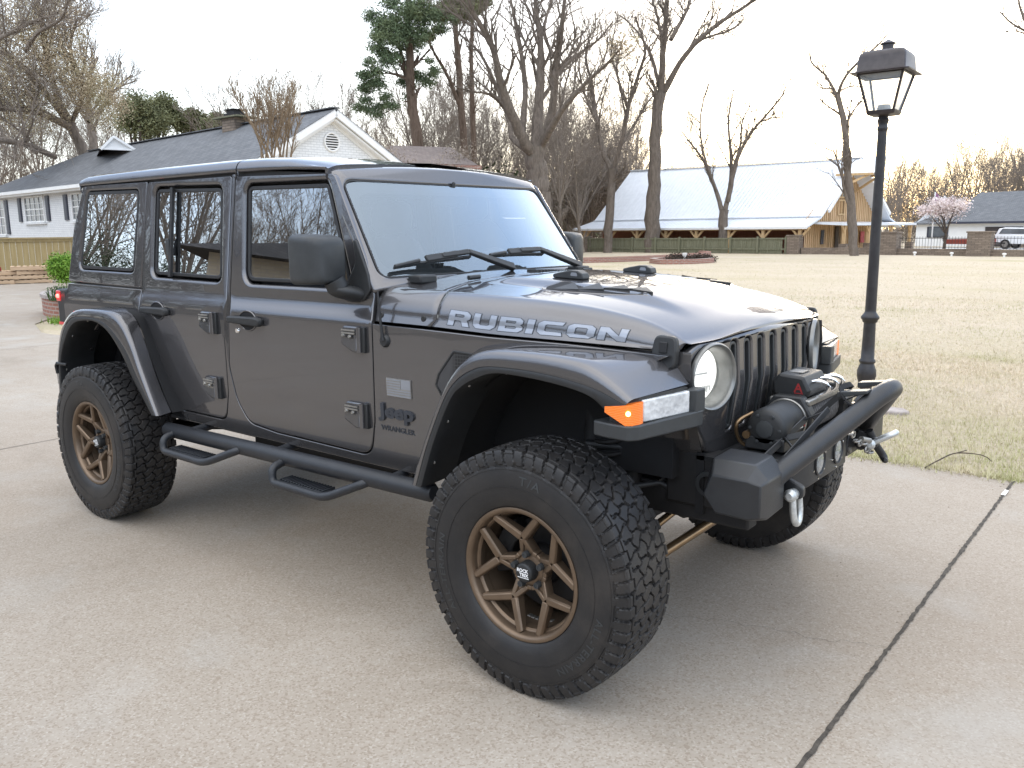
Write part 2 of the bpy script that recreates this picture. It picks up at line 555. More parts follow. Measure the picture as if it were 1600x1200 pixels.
def m_lawn():
    t = NT("dormant_lawn")
    co = t.coord()
    mp = t.n("Mapping"); t.l(co, mp.inputs[0]); mp.inputs['Scale'].default_value = (.5, 1, 1); mp.inputs['Rotation'].default_value = (0, 0, R(-30))
    big = t.noise(.22, 7, .68, mp.outputs[0])
    fine = t.noise(7, 6, .75, co)
    c = t.ramp(big, [(.32, (0.458, 0.406, 0.251)), (.42, (0.559, 0.479, 0.351)), (.62, (0.629, 0.537, 0.430)), (.8, (0.585, 0.490, 0.395))])
    c = t.mix(t.ramp(fine, [(.33, .30), (.58, 0.)]), c, (0.390, 0.356, 0.198))
    c = t.mix(t.ramp(t.noise(28, 4, .8, co), [(.42, .35), (.6, 0.)]), c, (0.321, 0.257, 0.171))
    t.base(c); t.set(Roughness=.95, Specular_IOR_Level=.1)
    t.nrm(t.bump(t.noise(40, 5, .8, co), .8, .04))
    return t.m
LAWN = m_lawn()
def m_blade():
    t = NT("grass_blades")
    co = t.coord()
    big = t.noise(.5, 5, .65, co)
    fine = t.noise(23, 3, .6, co)
    c = t.ramp(fine, [(.24, (0.319, 0.318, 0.133)), (.36, (0.532, 0.456, 0.275)), (.52, (0.692, 0.584, 0.456)), (.75, (0.745, 0.644, 0.541))])
    c = t.mix(t.ramp(big, [(.38, .5), (.52, 0.)]), c, (0.292, 0.309, 0.105))
    sy = t.n("SeparateXYZ"); t.l(co, sy.inputs[0])
    mr = t.n("MapRange"); mr.inputs[1].default_value = 5.6; mr.inputs[2].default_value = 2.9; t.l(sy.outputs[1], mr.inputs[0])
    gm = t.n("Math", operation='MULTIPLY'); t.l(mr.outputs[0], gm.inputs[0]); t.l(t.ramp(t.noise(1.3, 5, .7, co), [(.32, .15), (.62, .75)]), gm.inputs[1])
    c = t.mix(gm.outputs[0], c, (.30, .34, .105))
    t.base(c); t.set(Roughness=.75, Specular_IOR_Level=.2)
    return t.m
BLADE = m_blade()
def m_bark(name, a, b, sc=8):
    t = NT(name)
    co = t.coord()
    mp = t.n("Mapping"); t.l(co, mp.inputs[0]); mp.inputs['Scale'].default_value = (1, 1, .25)
    f = t.noise(sc, 6, .7, mp.outputs[0], .5)
    t.base(t.ramp(f, [(.3, a), (.7, b)])); t.set(Roughness=.9, Specular_IOR_Level=.15)
    t.nrm(t.bump(f, 1., .08))
    return t.m
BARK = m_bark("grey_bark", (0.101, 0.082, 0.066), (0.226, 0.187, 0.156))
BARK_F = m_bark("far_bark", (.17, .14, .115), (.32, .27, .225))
BARK_D = m_bark("dark_bark", (0.062, 0.048, 0.039), (0.148, 0.117, 0.094))
BARK_P = m_bark("pine_bark", (0.094, 0.066, 0.048), (0.203, 0.148, 0.113))
BARK_T = m_bark("tan_bark", (0.187, 0.133, 0.086), (0.328, 0.250, 0.172))
def m_leaf(name, stops, sc=.8):
    t = NT(name)
    f = t.noise(sc, 4, .7)
    t.base(t.ramp(f, stops)); t.set(Roughness=.65, Specular_IOR_Level=.2)
    return t.m
NEEDLE = m_leaf("pine_needles", [(.3, (.075, .105, .060)), (.5, (.125, .165, .088)), (.7, (.19, .225, .115))])
NEEDLE2 = m_leaf("olive_needles", [(.3, (.12, .13, .068)), (.7, (.23, .235, .12))])
BUD = m_leaf("spring_buds", [(.3, (.36, .28, .20)), (.5, (.45, .37, .25)), (.7, (.44, .42, .25))])
BRUSH = m_leaf("dry_brush", [(.3, (.20, .16, .125)), (.7, (.32, .265, .21))])
SHRUB = m_leaf("boxwood_leaves", [(.3, (.05, .12, .012)), (.5, (.13, .25, .03)), (.7, (.30, .45, .08))], 14)
SHRUB_D = m_leaf("dark_evergreen", [(.3, (.02, .035, .014)), (.7, (.055, .075, .03))])
BLOSSOM = m_leaf("white_blossom", [(.3, (.60, .47, .46)), (.6, (.80, .72, .70))], 2)

def m_brick(name, c1, c2, mortar, scale=1., bw=.21, bh=.075, ms=.012, rough=.85):
    t = NT(name)
    co = t.coord('Generated') if False else t.coord()
    g = t.n("NewGeometry")
    # project along the face normal: horizontal run on x+y, height on z
    sp = t.n("SeparateXYZ"); t.l(co, sp.inputs[0])
    nn = t.n("SeparateXYZ"); t.l(g.outputs['True Normal'], nn.inputs[0])
    ax = t.n("Math", operation='ABSOLUTE'); t.l(nn.outputs[0], ax.inputs[0])
    gt = t.n("Math", operation='GREATER_THAN'); t.l(ax.outputs[0], gt.inputs[0]); gt.inputs[1].default_value = .7
    mx = t.n("Mix"); t.l(gt.outputs[0], mx.inputs[0]); t.l(sp.outputs[0], mx.inputs[2]); t.l(sp.outputs[1], mx.inputs[3])
    cb = t.n("CombineXYZ"); t.l(mx.outputs[0], cb.inputs[0]); t.l(sp.outputs[2], cb.inputs[1])
    b = t.n("TexBrick"); t.l(cb.outputs[0], b.inputs[0])
    b.inputs['Color1'].default_value = (*c1, 1); b.inputs['Color2'].default_value = (*c2, 1); b.inputs['Mortar'].default_value = (*mortar, 1)
    b.inputs['Scale'].default_value = scale; b.inputs['Mortar Size'].default_value = ms
    b.inputs['Brick Width'].default_value = bw; b.inputs['Row Height'].default_value = bh
    c = t.mix(t.ramp(t.noise(5, 5, .7), [(.3, .3), (.7, 0.)]), b.outputs[0], tuple(x*.6 for x in c1))
    t.base(c); t.set(Roughness=rough)
    t.nrm(t.bump(b.outputs['Fac'], -.4, .01))
    return t.m
WBRICK = m_brick("white_painted_brick", (.74, .74, .735), (.80, .80, .79), (.60, .60, .60))
RBRICK = m_brick("red_brick", (.26, .105, .075), (.33, .15, .105), (.36, .31, .27))
BEIGEBRICK = m_brick("beige_brick", (.40, .34, .26), (.46, .40, .31), (.38, .34, .29))
STONE = m_brick("ledge_stone", (.17, .13, .10), (.27, .21, .16), (.09, .075, .06), bw=.33, bh=.09, ms=.01)
def m_shingle(name, a, b):
    t = NT(name)
    br = t.n("TexBrick"); t.l(t.coord(), br.inputs[0])
    br.inputs['Color1'].default_value = (*a, 1); br.inputs['Color2'].default_value = (*b, 1); br.inputs['Mortar'].default_value = (*[x*.5 for x in a], 1)
    br.inputs['Scale'].default_value = 1; br.inputs['Brick Width'].default_value = .3; br.inputs['Row Height'].default_value = .14; br.inputs['Mortar Size'].default_value = .008
    t.base(t.mix(t.ramp(t.noise(2, 6, .7), [(.35, .5), (.65, 0.)]), br.outputs[0], tuple(x*.7 for x in a)))
    t.set(Roughness=.9, Specular_IOR_Level=.2)
    return t.m
SHINGLE = m_shingle("grey_shingles", (0.144, 0.148, 0.155), (0.187, 0.191, 0.198))
SHINGLE_SHADE = m_shingle("shaded_shingles", (.045, .042, .042), (.065, .06, .058))  # shade of the mirrored roof is put into this colour
SHINGLE_B = m_shingle("brown_shingles", (.20, .165, .15), (.26, .215, .195))
TRIM = simple("white_trim", (.76, .75, .73), .55, var=.05, nscale=3)
SHUTTER = simple("dark_blue_shutter", (.028, .032, .052), .5)
def m_wood(name, a, b, axis=(1, 1, .06), sc=10, boards=0):
    t = NT(name)
    co = t.coord()
    mp = t.n("Mapping"); t.l(co, mp.inputs[0]); mp.inputs['Scale'].default_value = axis
    f = t.noise(sc, 6, .7, mp.outputs[0], .8)
    c = t.ramp(f, [(.3, a), (.7, b)])
    if boards:
        wv = t.n("TexWave", wave_type='BANDS', bands_direction='X', wave_profile='SAW'); wv.inputs['Scale'].default_value = boards
        t.l(co, wv.inputs[0])
        c = t.mix(t.ramp(wv.outputs['Fac'], [(.0, .8), (.08, 0.), (1, 0.)]), c, tuple(x*.35 for x in a))
    t.base(c); t.set(Roughness=.8, Specular_IOR_Level=.2)
    t.nrm(t.bump(f, .3, .01))
    return t.m
PINEWOOD = m_wood("new_pine_boards", (0.288, 0.216, 0.100), (0.424, 0.336, 0.176))
BARNWOOD = m_wood("barn_pine_boards", (.58, .38, .22), (.80, .59, .38), boards=1.1)
BARNPOST = m_wood("barn_posts", (.45, .29, .14), (.62, .44, .25))
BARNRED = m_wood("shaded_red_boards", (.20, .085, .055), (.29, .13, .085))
GREENWOOD = m_wood("mossy_old_boards", (.12, .12, .075), (.22, .215, .15))
PALLETW = m_wood("pallet_wood", (.42, .29, .18), (.60, .45, .31), (.06, 1, 1))
def m_tin():
    t = NT("white_standing_seam")
    t.base(t.ramp(t.noise(3, 4), [(.3, (.66, .69, .73)), (.7, (.73, .76, .80))]))
    t.set(Roughness=.32, Metallic=.1)
    return t.m
TIN = m_tin()
MULCH = simple("dark_mulch", (.055, .038, .028), .95, nscale=30, var=.6, bump=1, bscale=40, bdist=.03)
POSTPAINT = simple("black_lamp_paint", (.022, .020, .022), .42, nscale=12, var=.4, bump=.3, bscale=60)
HOODPAINT = simple("brown_black_lantern", (.040, .032, .033), .42, nscale=20, var=.3, bump=.2, bscale=120)
CARWHITE = simple("white_car_paint", (.72, .73, .74), .25, coat=1, var=.02)
TRAILRED = simple("red_trailer_paint", (.25, .05, .035), .5)
STONEGREY = simple("flat_stone", (.33, .29, .27), .9, nscale=9, var=.3, bump=.6, bscale=30, bdist=.01)
# ================================================================= GROUND
def sheet(name, poly, z, mat_, label=None):
    mb = MB(); mb.add([(x, y, z) for x, y in poly], [tuple(range(len(poly)))])
    o = mb.build(name, mat_, smooth=None, recalc=False)
    tag(o, label, None, None, 'structure'); return o
sheet("ground", [(-700, -500), (700, -500), (700, 900), (-700, 900)], -.02, LAWN, "flat ground reaching to the horizon")
rs = np.random.RandomState(5)
edge = [(-13.0, 2.85)]+[(x, 2.845+rs.normal(0, .012)) for x in np.arange(-12.8, 9, .2)]
mb = MB()
drive = edge+[(14, 2.85), (14, -9), (-60, -9), (-60, 13.5), (-29, 13.5), (-22, 10.5), (-17.2, 5.9), (-15.9, 4.4), (-14.6, 3.4)]
k = len(drive); top = [(x, y, 0) for x, y in drive]; bot = [(x, y, -.12) for x, y in drive]
mb.add(top+bot, [tuple(range(k-1, -1, -1))]+[(i, (i+1) % k, k+(i+1) % k, k+i) for i in range(k)])
tag(mb.build("driveway", CONCRETE, smooth=None), "pale exposed concrete driveway with dark joints", kind='structure')
# joints: one wide worn expansion joint, the others thin
mb = MB()
def strip(pts, w0, jit, z=.004):
    L, R_ = [], []
    for i, p in enumerate(pts):
        p = Vector((p[0], p[1], 0)); a = Vector((*pts[max(0, i-1)], 0)); b = Vector((*pts[min(len(pts)-1, i+1)], 0))
        d = (b-a).normalized(); n = Vector((-d.y, d.x, 0))
        L.append(p+n*(w0/2+abs(rs.normal(0, jit)))); R_.append(p-n*(w0/2+abs(rs.normal(0, jit))))
    for q in L+R_: q.z = z
    m = len(L)
    mb.add([tuple(q) for q in L+R_], [(i, m+i, m+i+1, i+1) for i in range(m-1)])
strip([(.905+rs.normal(0, .0012), y) for y in np.arange(-12, 2.84, .022)], .011, .003)
for x in (-5.14, -11.2, -17.2, -23.3, 6.95): strip([(x, y) for y in np.arange(-14, 2.84 if x > -13 else 6, .2)], .007, .001)
def crack(a, b, n=40):
    a, b = Vector(a), Vector(b); o = 0; P = []
    for i in range(n+1):
        o = o*.8+rs.normal(0, .012); q = a.lerp(b, i/n); d = (b-a).normalized(); P.append((q.x-d.y*o, q.y+d.x*o))
    strip(P, .0006, .0004)
crack((.10, -.15), (.90, .12))
mb2 = MB()
for k in range(420):
    x, y = rs.uniform(-9, 4), rs.uniform(-4, 2.8); r_ = rs.uniform(.002, .006); a = rs.uniform(0, 6.3)
    if k % 4 == 0: y = 2.8-abs(rs.normal(0, .25)); 
    if k % 5 == 0: x = .905+rs.normal(0, .05)
    P = [(x+r_*rs.uniform(.6, 1.3)*math.cos(a+q), y+r_*rs.uniform(.6, 1.3)*math.sin(a+q), .001) for q in (0, 1.6, 3.1, 4.7)]
    mb2.add(P+[(x, y, r_*.8)], [(0, 1, 4), (1, 2, 4), (2, 3, 4), (3, 0, 4)])
tag(mb2.build("loose_grit", simple("grit", (.26, .20, .15), .9, nscale=3, var=.7), smooth=None), "loose grit and crumbs of dry leaf on the concrete", kind='stuff')
tag(mb.build("driveway_joint", JOINT, smooth=None), "dark weathered joints and hairline cracks in the concrete", kind='structure')
mb = MB(); mb.add([(.893, 2.46, .0075), (.918, 2.455, .0075), (.917, 2.575, .0075), (.896, 2.58, .0075)], [(0, 1, 2, 3)])
o = mb.build("paint_mark", WHITEP, smooth=None); tag(o, "small white paint mark across the dark joint near the grass", "paint mark")
sheet("lawn", [(-13.0, 2.86), (14, 2.86), (60, 2.86), (60, 54), (-70, 54), (-70, 14), (-29, 13.6), (-22, 10.6), (-17.1, 6), (-14.4, 3.5)], -.008, LAWN, "straw coloured dormant lawn")
sheet("dark_bounce_sheet", [(-80, -60), (40, -60), (40, -9.02), (-80, -9.02)], -.006, simple("dark_bounce_ground", (.085, .072, .05), .95, nscale=3, var=.5), "unseen dark ground added behind the camera to dim reflections and bounce")  # added out of view: dark sheet that dims bounce and the car's side reflections
# blades of grass: dense along the driveway, thinner further out
def blades(n, x0, x1, y0, y1, h, wd, seed, flat=.9):
    r = np.random.RandomState(seed)
    x = r.uniform(x0, x1, n); y = y0+(y1-y0)*r.uniform(0, 1, n)**1.3
    hh = h*r.uniform(.4, 1.25, n); a = r.uniform(0, 2*np.pi, n); ln = r.uniform(.3, 1.4, n)*flat
    dx, dy = np.cos(a), np.sin(a); w_ = wd*r.uniform(.6, 1.3, n)
    p0 = np.stack([x-dy*w_, y+dx*w_, np.full(n, -.008)], 1); p1 = np.stack([x+dy*w_, y-dx*w_, np.full(n, -.008)], 1)
    p2 = np.stack([x+dx*hh*ln, y+dy*hh*ln, hh], 1)
    return np.stack([p0, p1, p2], 1).reshape(-1, 3)
V = np.concatenate([blades(130000, -3.4, 3.8, 2.85, 8.5, .024, .0022, 1), blades(6500, -6, 3.8, 2.80, 2.92, .036, .0025, 2), blades(1500, -6, 3.8, 2.74, 2.9, .05, .003, 5), blades(75000, -11, 5, 7, 18, .024, .004, 3), blades(30000, -20, 6, 14, 40, .024, .007, 4)])
me = bpy.data.meshes.new("lawn_grass"); n = len(V)//3
me.vertices.add(len(V)); me.vertices.foreach_set('co', V.astype(np.float32).ravel())
me.loops.add(3*n); me.loops.foreach_set('vertex_index', np.arange(3*n, dtype=np.int32))
me.polygons.add(n); me.polygons.foreach_set('loop_start', np.arange(0, 3*n, 3, dtype=np.int32))
me.update(calc_edges=True); me.materials.append(BLADE)
tag(link(bpy.data.objects.new("lawn_grass", me)), "short dry grass blades of the lawn", kind='stuff')

# ================================================================= FOLIAGE TOOLS
def leaf_cloud(centres, n, size, seed, flat=.8, aspect=1.6, tri=False):
    """n leaf faces spread through ellipsoidal clumps (x,y,z,r), denser towards the clump's shell"""
    r = np.random.RandomState(seed)
    C = np.array(centres, float)
    wgt = C[:, 3]**2; idx = r.choice(len(C), n, p=wgt/wgt.sum())
    d = r.normal(size=(n, 3)); d /= np.linalg.norm(d, axis=1)[:, None]
    rad = r.uniform(0, 1, n)**.45*(1+.25*r.normal(size=n))
    P = C[idx, :3]+d*(C[idx, 3]*rad)[:, None]*np.array([1, 1, flat])
    a = r.normal(size=(n, 3)); a /= np.linalg.norm(a, axis=1)[:, None]
    b = np.cross(a, r.normal(size=(n, 3))); b /= np.linalg.norm(b, axis=1)[:, None]
    s = size*r.uniform(.5, 1.4, n)[:, None]
    if tri: return np.stack([P-b*s*.4, P+b*s*.4, P+a*s*aspect], 1).reshape(-1, 3), 3
    return np.stack([P-a*s*aspect*.5, P-b*s*.5, P+a*s*aspect*.5, P+b*s*.5], 1).reshape(-1, 3), 4
def cloud_obj(name, V, k, mat_, parent=None):
    me = bpy.data.meshes.new(name); n = len(V)//k
    me.vertices.add(len(V)); me.vertices.foreach_set('co', V.astype(np.float32).ravel())
    me.loops.add(k*n); me.loops.foreach_set('vertex_index', np.arange(k*n, dtype=np.int32))
    me.polygons.add(n); me.polygons.foreach_set('loop_start', np.arange(0, k*n, k, dtype=np.int32))
    me.update(calc_edges=True); me.materials.append(mat_)
    return link(bpy.data.objects.new(name, me), parent)
def branch_mesh(limbs, seed, kids=7, sub=5, twigs=4, klen=.42, up=.25, tw=.014, start=.3):
    """limbs: lists of (x,y,z,r). Returns (trunk MB, crown MB): the limbs themselves and everything that grows out of them"""
    rg = random.Random(seed)
    A, B = MB(), MB()
    def rv():
        v = Vector((rg.gauss(0, 1), rg.gauss(0, 1), rg.gauss(0, 1))); return v.normalized()
    def grow(p, d, L, r, lvl):
        n = 4 if lvl < 2 else 3
        pts, rs_ = [p], [r]
        dd = d.copy()
        for i in range(n):
            dd = (dd+rv()*.20+Vector((0, 0, up*.35))).normalized()
            p = p+dd*(L/n); pts.append(p); rs_.append(max(tw*.6, r*(1-(i+1)/n*.8)))
        B.tube(pts, rs_, 5 if lvl == 0 else (4 if lvl == 1 else 3), cap=False)
        nk = (sub, twigs, 0)[min(lvl, 2)]
        for k in range(nk):
            t = .25+.75*(k+rg.random())/nk; i = min(n-1, int(t*n)); q = pts[i].lerp(pts[i+1], t*n-i)
            ax = rv(); dk = (dd+ax*(.85+.3*rg.random())+Vector((0, 0, up))).normalized()
            grow(q, dk, L*rg.uniform(.35, .62), max(tw*.7, r*.45), lvl+1)
    for lb in limbs:
        P = resamp([q[:3] for q in lb], max(5, 3*len(lb))); rr_ = np.interp(np.linspace(0, 1, len(P)), np.linspace(0, 1, len(lb)), [q[3] for q in lb])
        j = [Vector(p)+rv()*float(r)*.16 for p, r in zip(P, rr_)]
        A.tube(j, [float(r)*rg.uniform(.93, 1.07) for r in rr_], 9 if rr_[0] > .15 else 6, cap=False)
        Ltot = sum((j[i+1]-j[i]).length for i in range(len(j)-1))
        lead = rr_[-1] < .16
        for k in range(kids if lead else 1):
            t = start+(1-start)*(k+rg.random())/kids if lead else .9
            i = min(len(j)-2, int(t*(len(j)-1))); q = j[i]; tan = (j[i+1]-j[i]).normalized()
            dk = (tan*1.0+rv()*.9+Vector((0, 0, up))).normalized()
            grow(q, dk, Ltot*klen*rg.uniform(.5, 1.1)*(1.15-.6*t), max(tw*1.2, float(rr_[i])*.5), 0)
    return A, B
def tree(name, label, limbs, seed, bark, group=None, leaf=None, **kw):
    if name == 'bare_tree': limbs = [[(x, y, z, r*(.84 if z > 3 else .92)) for x, y, z, r in l] for l in limbs]
    b = limbs[0][0]
    t = thing(name, label, "tree", (b[0], b[1], 0), group)
    A, B = branch_mesh(limbs, seed, **kw)
    # down to the ground
    A.tube([(b[0], b[1], -.05), (b[0], b[1], b[2])], [b[3]*1.25, b[3]], 9, cap=False)
    A.build("trunk", bark, t, smooth=60, recalc=False)
    B.build("branches", bark, t, smooth=None, recalc=False)
    if leaf:
        V, k = leaf_cloud(*leaf[:-1]); cloud_obj("crown", V, k, leaf[-1], t)
    return t
def auto_limbs(base, h, r, seed, n=5, spread=.35, fork=.3):
    """a plain upright tree: trunk forking into n leaders"""
    rg = random.Random(seed); x, y = base
    lx, ly = rg.uniform(-.03, .03)*h, rg.uniform(-.03, .03)*h
    f = (x+lx, y+ly, h*fork)
    L = [[(x, y, 0, r), (x+lx*.5, y+ly*.5, h*fork*.5, r*.85), (*f, r*.75)]]
    for k in range(n):
        a = 2*math.pi*(k+rg.uniform(-.3, .3))/n; s = spread*h*rg.uniform(.4, 1.)*(0.25 if k == 0 else 1)
        hh = h*rg.uniform(.8, 1.)
        L.append([(*f, r*.5), (f[0]+math.cos(a)*s*.35, f[1]+math.sin(a)*s*.35, f[2]+(hh-f[2])*.35, r*.36), (f[0]+math.cos(a)*s*.75, f[1]+math.sin(a)*s*.75, f[2]+(hh-f[2])*.72, r*.2), (f[0]+math.cos(a)*s, f[1]+math.sin(a)*s, hh, r*.05)])
    return L
# ================================================================= THE CAR
car = thing("off_road_car", "grey lifted four-door off-road car with bronze wheels and a winch, parked on the concrete", "car")
_ys = pchip([.40, .62, .80, 1.00, 1.19, 1.206, 1.220, 1.245, 1.258, 1.275, 1.34, 1.60, 1.83, 1.95],
            [-.738, -.768, -.784, -.792, -.7935, -.7925, -.7855, -.7655, -.7620, -.7610, -.7565, -.7288, -.7023, -.688])
def side(u, v): return (u, _ys(v), v)

# ---- outlines of the side (x forward, z up)
RD = [(-2.727, 1.838, .03), (-2.752, 1.50, 0), (-2.772, 1.25, .1), (-2.764, 1.13, .1), (-2.682, .985, .3), (-2.512, .715, .09), (-2.44, .655, .08),
      (-2.03, .655, .075), (-1.982, .80, .2), (-1.972, 1.06, .3), (-1.972, 1.25, .3), (-1.955, 1.835, .015)]
FD = [(-1.921, 1.832, .015), (-1.940, 1.29, .3), (-1.942, .93, .25), (-1.905, .77, .2), (-1.83, .668, .10), (-1.62, .650, .3), (-.965, .643, .085), (-.926, .80, .2),
      (-.914, 1.06, .3), (-.912, 1.20, .3), (-.930, 1.34, .2), (-.985, 1.458, .3), (-1.206, 1.812, .05)]
RDp, FDp = rnd(RD, n=6), rnd(FD, n=6)
RDo, FDo = offs(RDp, -.0065 if area2(RDp) > 0 else .0065), offs(FDp, -.0065 if area2(FDp) > 0 else .0065)
# body side: walk along the openings of both doors
def path_open(loop, a, b):
    """part of a loop from the vertex nearest a to the vertex nearest b, in loop order"""
    ia = min(range(len(loop)), key=lambda i: (loop[i][0]-a[0])**2+(loop[i][1]-a[1])**2)
    ib = min(range(len(loop)), key=lambda i: (loop[i][0]-b[0])**2+(loop[i][1]-b[1])**2)
    out = []; i = ia
    while True:
        out.append(loop[i])
        if i == ib: break
        i = (i+1) % len(loop)
    return out
rd_path = path_open(RDo, (-2.778, 1.262), (-1.950, 1.835))
fd_path = path_open(FDo, (-1.927, 1.832), (-.906, 1.20))
BODY = ([(.37, 1.165), (.30, 1.13), (.10, 1.10), (-.15, 1.10), (-.33, 1.02), (-.45, .85), (-.56, .62), (-.735, .600), (-1.6, .598), (-2.42, .598),
         (-2.52, .72), (-2.66, .95), (-2.80, 1.06), (-2.95, 1.10), (-3.2, 1.09), (-3.34, .99), (-3.44, .83), (-3.47, .70), (-3.665, .71), (-3.655, 1.15), (-3.642, 1.282), (-2.781, 1.272)]
        + rd_path[1:] + [(-1.951, 1.842), (-1.926, 1.842)] + fd_path + [(-.906, 1.203), (-.60, 1.198), (-.30, 1.188), (0, 1.181)])
def side_front(u, v):
    """body side; ahead of the cowl it draws in towards the grille"""
    y = _ys(v)
    if u > -.55: y += .12*sstep((u+.55)/.95)*.9
    return (u, y, v)
for mir in (False, True):
    panel("body_side", BODY, PAINT, car, side_front, mirror=mir, roll=.004, depth=.022, step=.05)

# window openings
RWo = rnd([(-2.668, 1.812), (-2.036, 1.796), (-2.020, 1.335), (-2.672, 1.345)], .055, 8)
FWo = rnd([(-1.848, 1.795), (-1.245, 1.785), (-1.060, 1.335), (-1.832, 1.335, .07)], .05, 8)
QWo = rnd([(-3.418, 1.815), (-2.815, 1.805), (-2.858, 1.362), (-3.500, 1.368)], .05, 8)
def sh(loop, d): return offs(loop, d if area2(loop) > 0 else -d)
FLAT = lambda u, v: (u, lerp(v, [1.30, 1.87], [-.7600, -.6976]), v)
doors = {}
for mir in (False, True):
    for nm, outl, win, split in (("front_door", FDp, FWo, None), ("rear_door", RDp, RWo, (-2.478))):
        d = panel(nm, outl, PAINT, car, side, holes=[win], mirror=mir, roll=.005, hroll=.020, depth=.022, step=.045)
        doors[nm, mir] = d
        g = sh(win, .030)
        panel("window_seal", sh(win, .012), RUBBER, d, FLAT, holes=[g], mirror=mir, roll=.004, depth=.02, step=0, lift=-.012)
        # the pane, with the division bar of the rear door
        panel("window_pane", sh(win, .028), PRIVACY if split else FRONTGLASS, d, FLAT, mirror=mir, roll=.001, depth=.003, step=0, lift=-.018)
        if split:
            mb = MB(); s_ = 1 if mir else -1
            mb.bar((split, s_*.7575, 1.348), (split, s_*.7065, 1.80), .024, .014, (0, 1, 0))
            mb.build("division_bar", RUBBER, d)
            mb = MB(); mb.box((split-.02, s_*.742, 1.50), (.03, .02, .085)); mb.build("vent_latch", PLASTIC_G, d, bevel=.004)

# hard top quarter with its window, and the seam strip under it
QP = rnd([(-3.462, 1.850, .03), (-2.735, 1.843, .01), (-2.760, 1.50, 0), (-2.781, 1.279, .006), (-3.640, 1.291, .02), (-3.575, 1.60, .2)], n=6)
for mir in (False, True):
    q = panel("hardtop_quarter", QP, PAINT, car, side, holes=[QWo], mirror=mir, roll=.008, hroll=.016, depth=.05, step=.05)
    panel("quarter_window", sh(QWo, .010), PRIVACY, q, FLAT, mirror=mir, roll=.002, depth=.004, step=0, lift=-.006)
    panel("window_seal", sh(QWo, .004), RUBBER, q, FLAT, holes=[sh(QWo, .022)], mirror=mir, roll=.002, depth=.012, step=0, lift=-.004)
mb = MB()
mb.bb((-3.63, -.752, 1.272), (-2.78, .752, 1.284)); [mb.bar((xa, s_*.675, za), (xb, s_*.675, zb_), .03, .034) for s_ in (-1, 1) for xa, za, xb, zb_ in ((-3.46, 1.843, -1.9, 1.843), (-1.9, 1.843, -1.28, 1.800))]
mb.build("top_seal", RUBBER, car)

# ---- roof
def zroof(x): return lerp(x, [-3.50, -3.40, -3.0, -1.95, -1.7, -1.5, -1.35, -1.24], [-.018, -.004, 0, 0, -.006, -.020, -.042, -.064])
RX = [(.7075, 1.848), (.713, 1.852), (.7155, 1.859), (.7135, 1.869), (.7075, 1.881), (.701, 1.891), (.692, 1.898), (.678, 1.9035), (.655, 1.910), (.60, 1.917), (.50, 1.924), (.35, 1.930), (.18, 1.9335), (0, 1.935)]
def roof_row(x, wmul=1., y0=-1, y1=1):
    pts = [(-y, z) for y, z in RX]+[(y, z) for y, z in RX[-2::-1]]
    return [(x, y*wmul, z+zroof(x)*min(1, max(.35, (z-1.845)/.05))) for y, z in pts if y0 <= y <= y1]
def roof_piece(name, xs, y0=-1, y1=1, rear=False):
    mb = MB()
    rows = [roof_row(x, 1, y0, y1) for x in xs]
    # turned-down edges at both ends
    first = [(x+.002, y, z-.004) for x, y, z in rows[0]]; f2 = [(x+.004, y*.995, z-.04) for x, y, z in rows[0]]
    last = [(x-.002, y, z-.004) for x, y, z in rows[-1]]; l2 = [(x-.004, y*.995, z-.04) for x, y, z in rows[-1]]
    rows = [f2, first]+rows+[last, l2]
    mb.grid(rows)
    return mb.build(name, PAINT, car, smooth=50)
hardtop = roof_piece("hardtop_roof", [-3.475, -3.468, -3.45, -3.40, -3.2, -2.9, -2.6, -2.3, -2.05, -1.9035, -1.8985])
roof_piece("freedom_panel", [-1.8895, -1.8845, -1.8, -1.7, -1.6, -1.5, -1.4, -1.35, -1.3, -1.255, -1.248], -1, -.001)
roof_piece("freedom_panel", [-1.8895, -1.8845, -1.8, -1.7, -1.6, -1.5, -1.4, -1.35, -1.3, -1.255, -1.248], .001, 1)
# inner headliner closes the roof from below, rear wall with window
mb = MB()
mb.bb((-3.42, -.66, 1.83), (-1.75, .66, 1.845)); mb.bar((-1.75, 0, 1.8375), (-1.27, 0, 1.800), 1.30, .012)
mb.build("headliner", LEATHER, car)
mb = MB()
def rear(u, v): return (lerp(v, [.7, 1.29, 1.86], [-3.665, -3.645, -3.47]), u, v)
panel("tailgate", rnd([(-.72, .74), (.72, .74), (.745, 1.285), (-.745, 1.285)], .03), PAINT, car, lambda u, v: rear(-u, v), roll=.01, depth=.03, step=.2)
panel("hardtop_rear", rnd([(-.74, 1.295), (.74, 1.295), (.69, 1.87), (-.69, 1.87)], .04), PAINT, car, lambda u, v: rear(-u, v),
      holes=[rnd([(-.60, 1.36), (.60, 1.36), (.56, 1.80), (-.56, 1.80)], .06)], roll=.02, depth=.05, step=.2)
panel("rear_window", rnd([(-.61, 1.35), (.61, 1.35), (.57, 1.81), (-.57, 1.81)], .06), PRIVACY, car, lambda u, v: rear(-u, v), roll=.002, depth=.004, step=0, lift=-.02)

